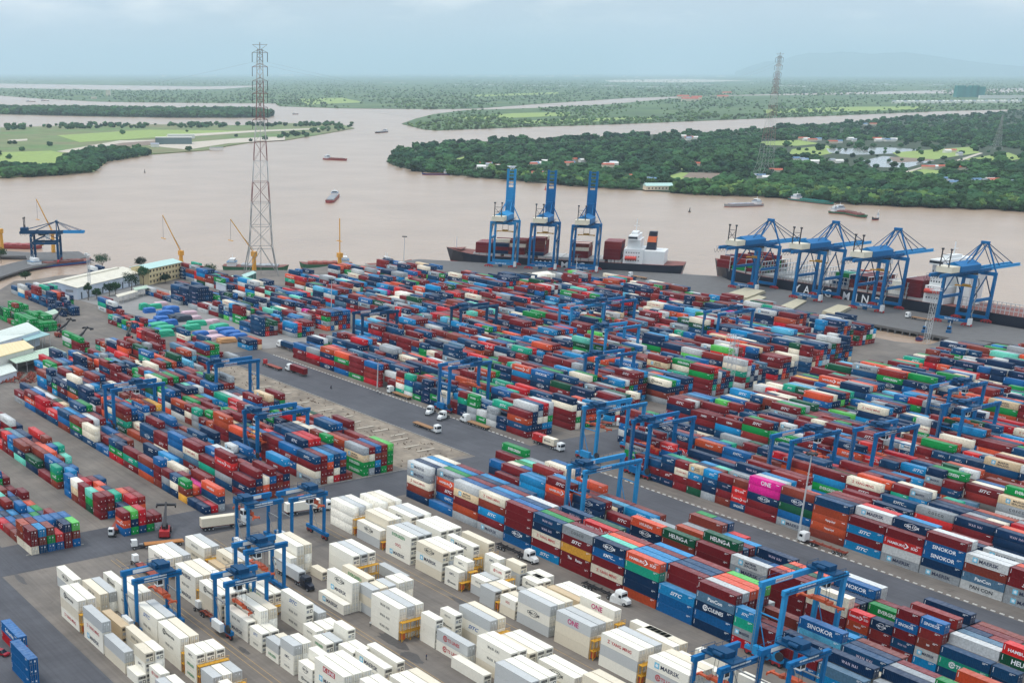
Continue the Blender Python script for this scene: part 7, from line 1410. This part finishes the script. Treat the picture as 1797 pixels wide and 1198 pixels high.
for k in range(320):
    x, y = RNG.uniform(-545, -354), RNG.uniform(267, 297.5); s = RNG.uniform(0.1, 0.35); deb.bar((x, y, 0.0), (x + RNG.uniform(-1.5, 1.5), y + RNG.uniform(-1.2, 1.2), RNG.uniform(0.1, 0.7)), s)
o = deb.build('rubble', mat('rubble_stone', lin(112, 96, 82), rough=0.95, var=0.35, scale=0.3, coord='World')); tag(o, 'loose rubble and offcuts scattered over the bare ground', 'rubble', kind='stuff')
# hatch covers laid down on the right pier
hcm = mat('hatch_cover_beige', lin(186, 178, 152), rough=0.7, var=0.12, scale=0.2)
for k, (pts, n, lab) in enumerate((([(1268, 519), (1306, 506.5), (1344, 512), (1310, 525)], 2, 'stack of two beige hatch covers on the pier below the leftmost lowered crane'), ([(1370, 536), (1398, 523.5), (1416, 527), (1392, 541)], 1, 'beige hatch cover on the pier below the second lowered crane'), ([(1442, 548), (1470, 536), (1494, 540), (1466, 554)], 2, 'beige hatch covers on the pier near the third lowered crane'), ([(1306, 527), (1330, 517), (1345, 521), (1322, 531)], 1, 'beige hatch cover at the edge of the right pier'))):
    q = [at(x, y, 1.2) for x, y in pts]; c = (sum(a for a, _ in q) / 4, sum(b for _, b in q) / 4); t = empty('hatch_cover', (c[0], c[1], 0.1)); tag(t, lab, 'hatch cover', 'hatch covers on the pier')
    for i in range(n): MB().prism([((a - c[0]) * (1 - .04 * i), (b - c[1]) * (1 - .04 * i)) for a, b in q], 0.3 + 1.0 * i, 1.0 + 1.0 * i, bottom=True).build('panel', hcm, t); bm2 = MB(); [bm2.bar(((q[0][0] - c[0]) * f, (q[0][1] - c[1]) * f, 0.0), ((q[2][0] - c[0]) * f, (q[2][1] - c[1]) * f, 0.0), 0.3, 0.6) for f in (0.5, 0.8)]; bm2.build('bearer', TIMBER, t)

# tarpaulin-covered cargo in the break-bulk yard
def lump(label, px_, sx, sy, h, col, rz, name='tarped_cargo', cat='cargo'):
    x, y = at(*px_); me = bpy.data.meshes.new(name); bm = bmesh.new(); bmesh.ops.create_cube(bm, size=1); bmesh.ops.subdivide_edges(bm, edges=bm.edges[:], cuts=4, use_grid_fill=True)
    for v in bm.verts:
        k = 1 - 0.22 * max(0, v.co.z) ; n = RNG.normal(0, 0.02, 3); v.co = Vector(((v.co.x * k + n[0]) * sx, (v.co.y * k + n[1]) * sy, (v.co.z + 0.5 + n[2] * (v.co.z > -0.4)) * h * (1 - 0.25 * (v.co.x ** 2 + v.co.y ** 2) * (v.co.z > 0.4))))
    bm.to_mesh(me); bm.free(); me.materials.append(col); o = obj(name, me, None, (x, y, 0), rz); tag(o, label, cat, 'covered cargo in the break bulk yard'); return o
tb = mat('tarp_blue', lin(0, 96, 172), rough=0.45, var=0.12, scale=0.5); tg = mat('tarp_teal', lin(20, 168, 128), rough=0.45, var=0.12, scale=0.5); tp = mat('tarp_pink', lin(206, 176, 184), rough=0.6, var=0.1); td = mat('tarp_dark', lin(30, 48, 66), rough=0.5, var=0.15); to_ = mat('tarp_tan', lin(190, 140, 90), rough=0.7, var=0.1)
TC = {'b': (tb, 'blue'), 'g': (tg, 'teal'), 'p': (tp, 'pink'), 'd': (td, 'dark'), 't': (to_, 'tan')}
cargo = [(300, 548, 'b', 9, 6, 4), (290, 556, 'b', 10, 6, 4), (283, 566, 'b', 8, 7, 4), (296, 571, 'b', 10, 5, 3.5), (310, 560, 'd', 10, 6, 3), (322, 563, 'd', 9, 6, 3.5), (338, 560, 'p', 10, 5, 2), (332, 551, 'p', 9, 5, 2), (345, 571, 'g', 11, 5, 3), (336, 578, 'g', 10, 5, 3), (360, 568, 'p', 9, 5, 2), (372, 566, 'p', 8, 5, 2), (385, 577, 'g', 10, 6, 3), (395, 583, 'b', 10, 6, 3), (405, 590, 'b', 10, 7, 3.5), (378, 594, 'p', 9, 7, 2), (370, 586, 'p', 7, 4, 2), (398, 600, 't', 10, 6, 2.5), (418, 594, 'b', 9, 5, 3), (244, 571, 'b', 12, 6, 3.5), (256, 578, 'b', 12, 6, 3), (268, 585, 'b', 10, 6, 3), (262, 572, 'b', 9, 6, 3.5), (276, 576, 'g', 11, 7, 3.5), (290, 581, 'g', 10, 6, 3.5), (288, 589, 'g', 10, 6, 3.5), (252, 543, 'g', 5, 4, 4), (272, 541, 'g', 8, 4, 3), (262, 548, 'b', 7, 5, 3), (282, 535, 'p', 8, 5, 2), (352, 590, 'b', 8, 5, 3), (312, 580, 'd', 8, 5, 2.5)]
seen = {}
for k, (x, y, c, sx, sy, h) in enumerate(cargo):
    m_, nm = TC[c]; seen[c] = seen.get(c, 0) + 1
    lump('%s tarpaulin over cargo, %s of its colour in the break bulk yard' % (nm, nth(seen[c] - 1)), (x, y), sx, sy, h, m_, R(90) + RNG.uniform(-0.2, 0.2))
# tarped loads by the front lane
lump('white tarpaulin heap in the lane below the orange box', (1085, 1056), 4, 2.5, 2.2, WHITE, 0.2)

# ---- trees that stand apart inside the port
barkm = mat('bark', lin(92, 78, 64), rough=0.9, var=0.2)
def tree(label, px_, h, r, leafm=LEAFD, z=0.0):
    x, y = at(*px_, z); t = empty('tree', (x, y, z)); tag(t, label, 'tree', 'trees inside the port'); tr = MB(); tr.cyl((0, 0, 0), (0.1, 0, h * 0.45), 0.28, 8, 0.2); tips = []
    for k in range(7): a = 2 * math.pi * k / 7 + RNG.uniform(-0.3, 0.3); q = (r * 0.6 * math.cos(a), r * 0.6 * math.sin(a), h * RNG.uniform(0.55, 0.85)); tr.cyl((0.05, 0, h * RNG.uniform(0.3, 0.45)), q, 0.12, 6, 0.05); tips.append(q)
    tr.build('trunk', barkm, t); mb = MB(); cl = tips + [(0, 0, h * 0.9)] + [(r * RNG.uniform(-.5, .5), r * RNG.uniform(-.5, .5), h * RNG.uniform(0.6, 0.95)) for _ in range(7)]
    for (cx, cy, cz) in cl:
        R_ = r * RNG.uniform(0.32, 0.5)
        for k in range(75):
            v = RNG.normal(0, 1, 3); v /= np.linalg.norm(v); d = R_ * RNG.uniform(0.55, 1.05); c = np.array((cx, cy, cz)) + v * d * np.array((1, 1, 0.8)); a = RNG.normal(0, 1, 3); a /= np.linalg.norm(a); b = np.cross(a, v); b /= np.linalg.norm(b) + 1e-6; s = RNG.uniform(0.25, 0.5)
            mb.add([tuple(c + a * s), tuple(c + b * s * 0.6), tuple(c - a * s), tuple(c - b * s * 0.6)], [(0, 1, 2, 3)])
    mb.build('crown', leafm, t)
for lab, p_, h, r in (('round tree left of the river containers, behind the warehouse', (180, 474), 11, 7), ('tree behind the cream office roof', (247, 474), 9, 5), ('slim tree before the warehouse front wall', (155, 527), 11, 3), ('low tree in front of the warehouse, left of the pair', (192, 519), 8, 4), ('low tree in front of the warehouse, right of the pair', (203, 517), 8, 4), ('broad dark tree at the right end of the warehouse', (231, 510), 11, 6.5), ('tall tree between warehouse and office', (252, 501), 13, 5), ('round dark tree right of the river stacks', (367, 492), 11, 7), ('dark tree at the far left edge', (2, 462), 12, 6), ('bush on the shore by the blue jetty legs', (45, 490), 5, 5), ('bush before the office wall', (290, 497), 6, 4), ('shrub left of the slim warehouse tree', (170, 524), 6, 3.5)):
    tree(lab, p_, h, r)

# ---- houses and blocks on the far side
hw = mat('house_white', lin(224, 222, 214), rough=0.7, var=0.06); hc = mat('house_cream', lin(214, 200, 176), rough=0.8, var=0.08); hg = mat('roof_grey', lin(150, 156, 164), rough=0.7, var=0.1); hr_ = mat('roof_red', lin(176, 92, 70), rough=0.8, var=0.12); hb_ = mat('roof_blue', lin(96, 130, 160), rough=0.7, var=0.1)
_HM = {}
def far_house(x, y, L, D, h, wm_, rm, label, group, rz=None, flat=False):
    px_, py_ = at(x, y, -1.6); t = empty('far_house', (px_, py_, -1.6), YAW + (RNG.uniform(-0.3, 0.3) if rz is None else rz)); tag(t, label, 'building', group)
    key = (L, D, h, wm_.name, rm.name, flat)
    if key not in _HM:
        w = MB().box(-L / 2, L / 2, -D / 2, D / 2, 0, h); r = MB()
        if flat: r.box(-L / 2 - 0.3, L / 2 + 0.3, -D / 2 - 0.3, D / 2 + 0.3, h, h + 0.6)
        else: r.add([(-L / 2 - .4, -D / 2 - .4, h), (L / 2 + .4, -D / 2 - .4, h), (L / 2 + .4, 0, h + D * 0.28), (-L / 2 - .4, 0, h + D * 0.28), (-L / 2 - .4, D / 2 + .4, h), (L / 2 + .4, D / 2 + .4, h)], [(0, 1, 2, 3), (3, 2, 5, 4), (0, 3, 4), (1, 5, 2), (0, 4, 5, 1)])
        _HM[key] = (w.mesh('wall', wm_), r.mesh('roof', rm))
    for nm, me in zip(('wall', 'roof'), _HM[key]): obj(nm, me, t)
    return t
t = far_house(1154, 333, 34, 12, 5, hc, ofr, 'cream riverside house with pale green roof below the island wood', 'houses on the island', 0.05)
for k in range(7): MB().box(-14 + k * 4.4, -12.4 + k * 4.4, -6.06, -5.98, 1.4, 3.2).build('window', GLASS, t)
vi = 0
VIL.sort()
for ci, (x, y, n) in enumerate(VIL):
    for k in range(n):
        wm_, rm = [(hw, hg), (hw, hw), (hc, hr_), (hw, hb_)][vi % 4]; L = [9, 13, 18, 11][vi % 4]
        far_house(x + RNG.uniform(-9, 9), y + RNG.uniform(-1.5, 1.5), L, 8, 4, wm_, rm, 'small pale house, %s of the %s cluster from the left on the wooded island' % (nth(k), nth(ci)), 'houses on the island'); vi += 1
CITY = [(330, 131.5, 20, 60, 22), (430, 131, 10, 40, 14), (500, 130.5, 20, 60, 24), (620, 130, 26, 90, 26), (720, 130, 16, 60, 22), (820, 131, 26, 80, 26), (960, 131.5, 20, 80, 22), (1030, 131.5, 10, 40, 18), (1230, 131.5, 14, 60, 16), (1330, 131, 8, 40, 14), (680, 146, 8, 40, 5), (840, 150, 12, 60, 5), (960, 151, 12, 50, 5), (1060, 151, 14, 60, 5), (1150, 153, 10, 50, 5), (1240, 150, 8, 50, 5), (1390, 152, 12, 30, 7), (1430, 154, 6, 30, 5), (1545, 149, 14, 30, 7), (1640, 150, 8, 40, 5), (1480, 153, 6, 30, 5), (1330, 146, 6, 40, 6), (1250, 142, 8, 50, 6), (1170, 141, 8, 60, 6), (40, 134, 8, 60, 10), (160, 132, 8, 60, 10), (1110, 136, 4, 20, 26)]
CITY.sort()
for ci, (x, y, n, sp_, h) in enumerate([(a, b + (3.0 if b < 134 else 0), c, d, e * (1.5 if b < 134 else 1)) for a, b, c, d, e in CITY]):
    for k in range(max(2, int(n * 0.42))):
        dist = CAMH * F_ / max(2, (y - YH)); far_house(x + RNG.uniform(-sp_, sp_) * 0.8, y + RNG.uniform(-0.9, 0.9), [30, 60, 100, 160][k % 4] * min(1, dist / 25000 + 0.25) * 1.5, 26, h * [1, 0.6, 0.8, 0.5][k % 4] * (1.5 if y < 137 else 1.2), hw, [hw, hg, hr_, hw][k % 4], 'pale building, %s of the %s cluster from the left near the horizon' % (nth(k), nth(ci)), 'town on the horizon', None, True)
for k in range(34):     # white terrace and green-netted towers by the channel on the right
    far_house(1568 + k * 6.7, 182.0 - k * 0.04, 12, 14, 10, hw, hw if k % 3 else hg, 'white terrace house beyond the channel, %s from the left' % nth(k), 'terraces beyond the channel', 0.0)
for k in range(12): far_house(1722 + k * 7.5, 173.5, 26, 18, 17, hw, hw, 'tall white apartment block behind the terraces, %s from the left' % nth(k), 'apartment blocks beyond the channel', 0.0, True)
net = mat('green_building_net', lin(38, 128, 120), rough=0.8, var=0.12, scale=0.05)
for k, x in enumerate((1682, 1694, 1706, 1717)): far_house(x, 170.5, 46, 40, 62 - 6 * (k % 2), net, net, 'tower under construction wrapped in green netting, %s from the left' % nth(k), 'netted towers', 0.0, True)
far_house(305, 253, 74, 24, 13, mat('terminal_glass', lin(96, 116, 116), var=0.2), mat('terminal_roof', lin(206, 204, 196), var=0.06), 'half built terminal with wide flat roof on the meadow island', 'terminal', 0.05, True)
far_house(318, 243, 60, 22, 8, hw, hw, 'long low white block behind the half built terminal', 'terminal', 0.1, True)
far_house(380, 263, 26, 9, 4, hw, hg, 'floating landing stage below the half built terminal', 'terminal', 0.1, True)
far_house(272, 258, 16, 10, 5, hw, hg, 'small white house left of the half built terminal', 'terminal', 0.1)
far_house(195, 258, 24, 8, 2.5, hw, hw, 'low white wall building on the meadow shore', 'terminal', 0.1, True)
for k, (x, y, L, h) in enumerate(((1198, 175, 60, 16), (1210, 178, 80, 12), (1222, 176, 50, 14), (1268, 172, 60, 8), (1275, 165, 60, 7))): far_house(x, y, L, 26, h, hc, hr_, 'red roofed building at the end of the upper channel, %s from the left' % nth(k), 'red roofed buildings by the upper channel')
for k, (x, y, L, h) in enumerate(((190, 168, 26, 30), (165, 173.5, 30, 10), (1233, 131, 20, 120), (1497, 131.5, 60, 90), (529, 130.6, 60, 130))): far_house(x, y, L, 20, h, hc if x < 200 else hw, hw, ['lone cream block above the long wooded bar', 'low cream block above the long wooded bar', 'thin white tower on the horizon right of centre', 'grey white tower on the horizon below the hills', 'white tower on the horizon right of the yard pylon'][k], 'lone blocks on the plain', None, True)
# ================================================================== the air
hz = MB().box(-95000, 95000, -95000, 95000, -8, 1150); hz_m = bpy.data.materials.new('haze_air'); hz_m.use_nodes = True
t = hz_m.node_tree; t.nodes.clear(); vo = N('ShaderNodeOutputMaterial', t); pv = N('ShaderNodeVolumePrincipled', t)
pv.inputs['Color'].default_value = (0.69, 0.87, 1.0, 1); pv.inputs['Density'].default_value = 4.7e-5; pv.inputs['Anisotropy'].default_value = 0.1
t.links.new(pv.outputs['Volume'], vo.inputs['Volume'])
haze = hz.build('haze', hz_m); tag(haze, 'pale blue haze over the whole plain', 'haze', kind='stuff')
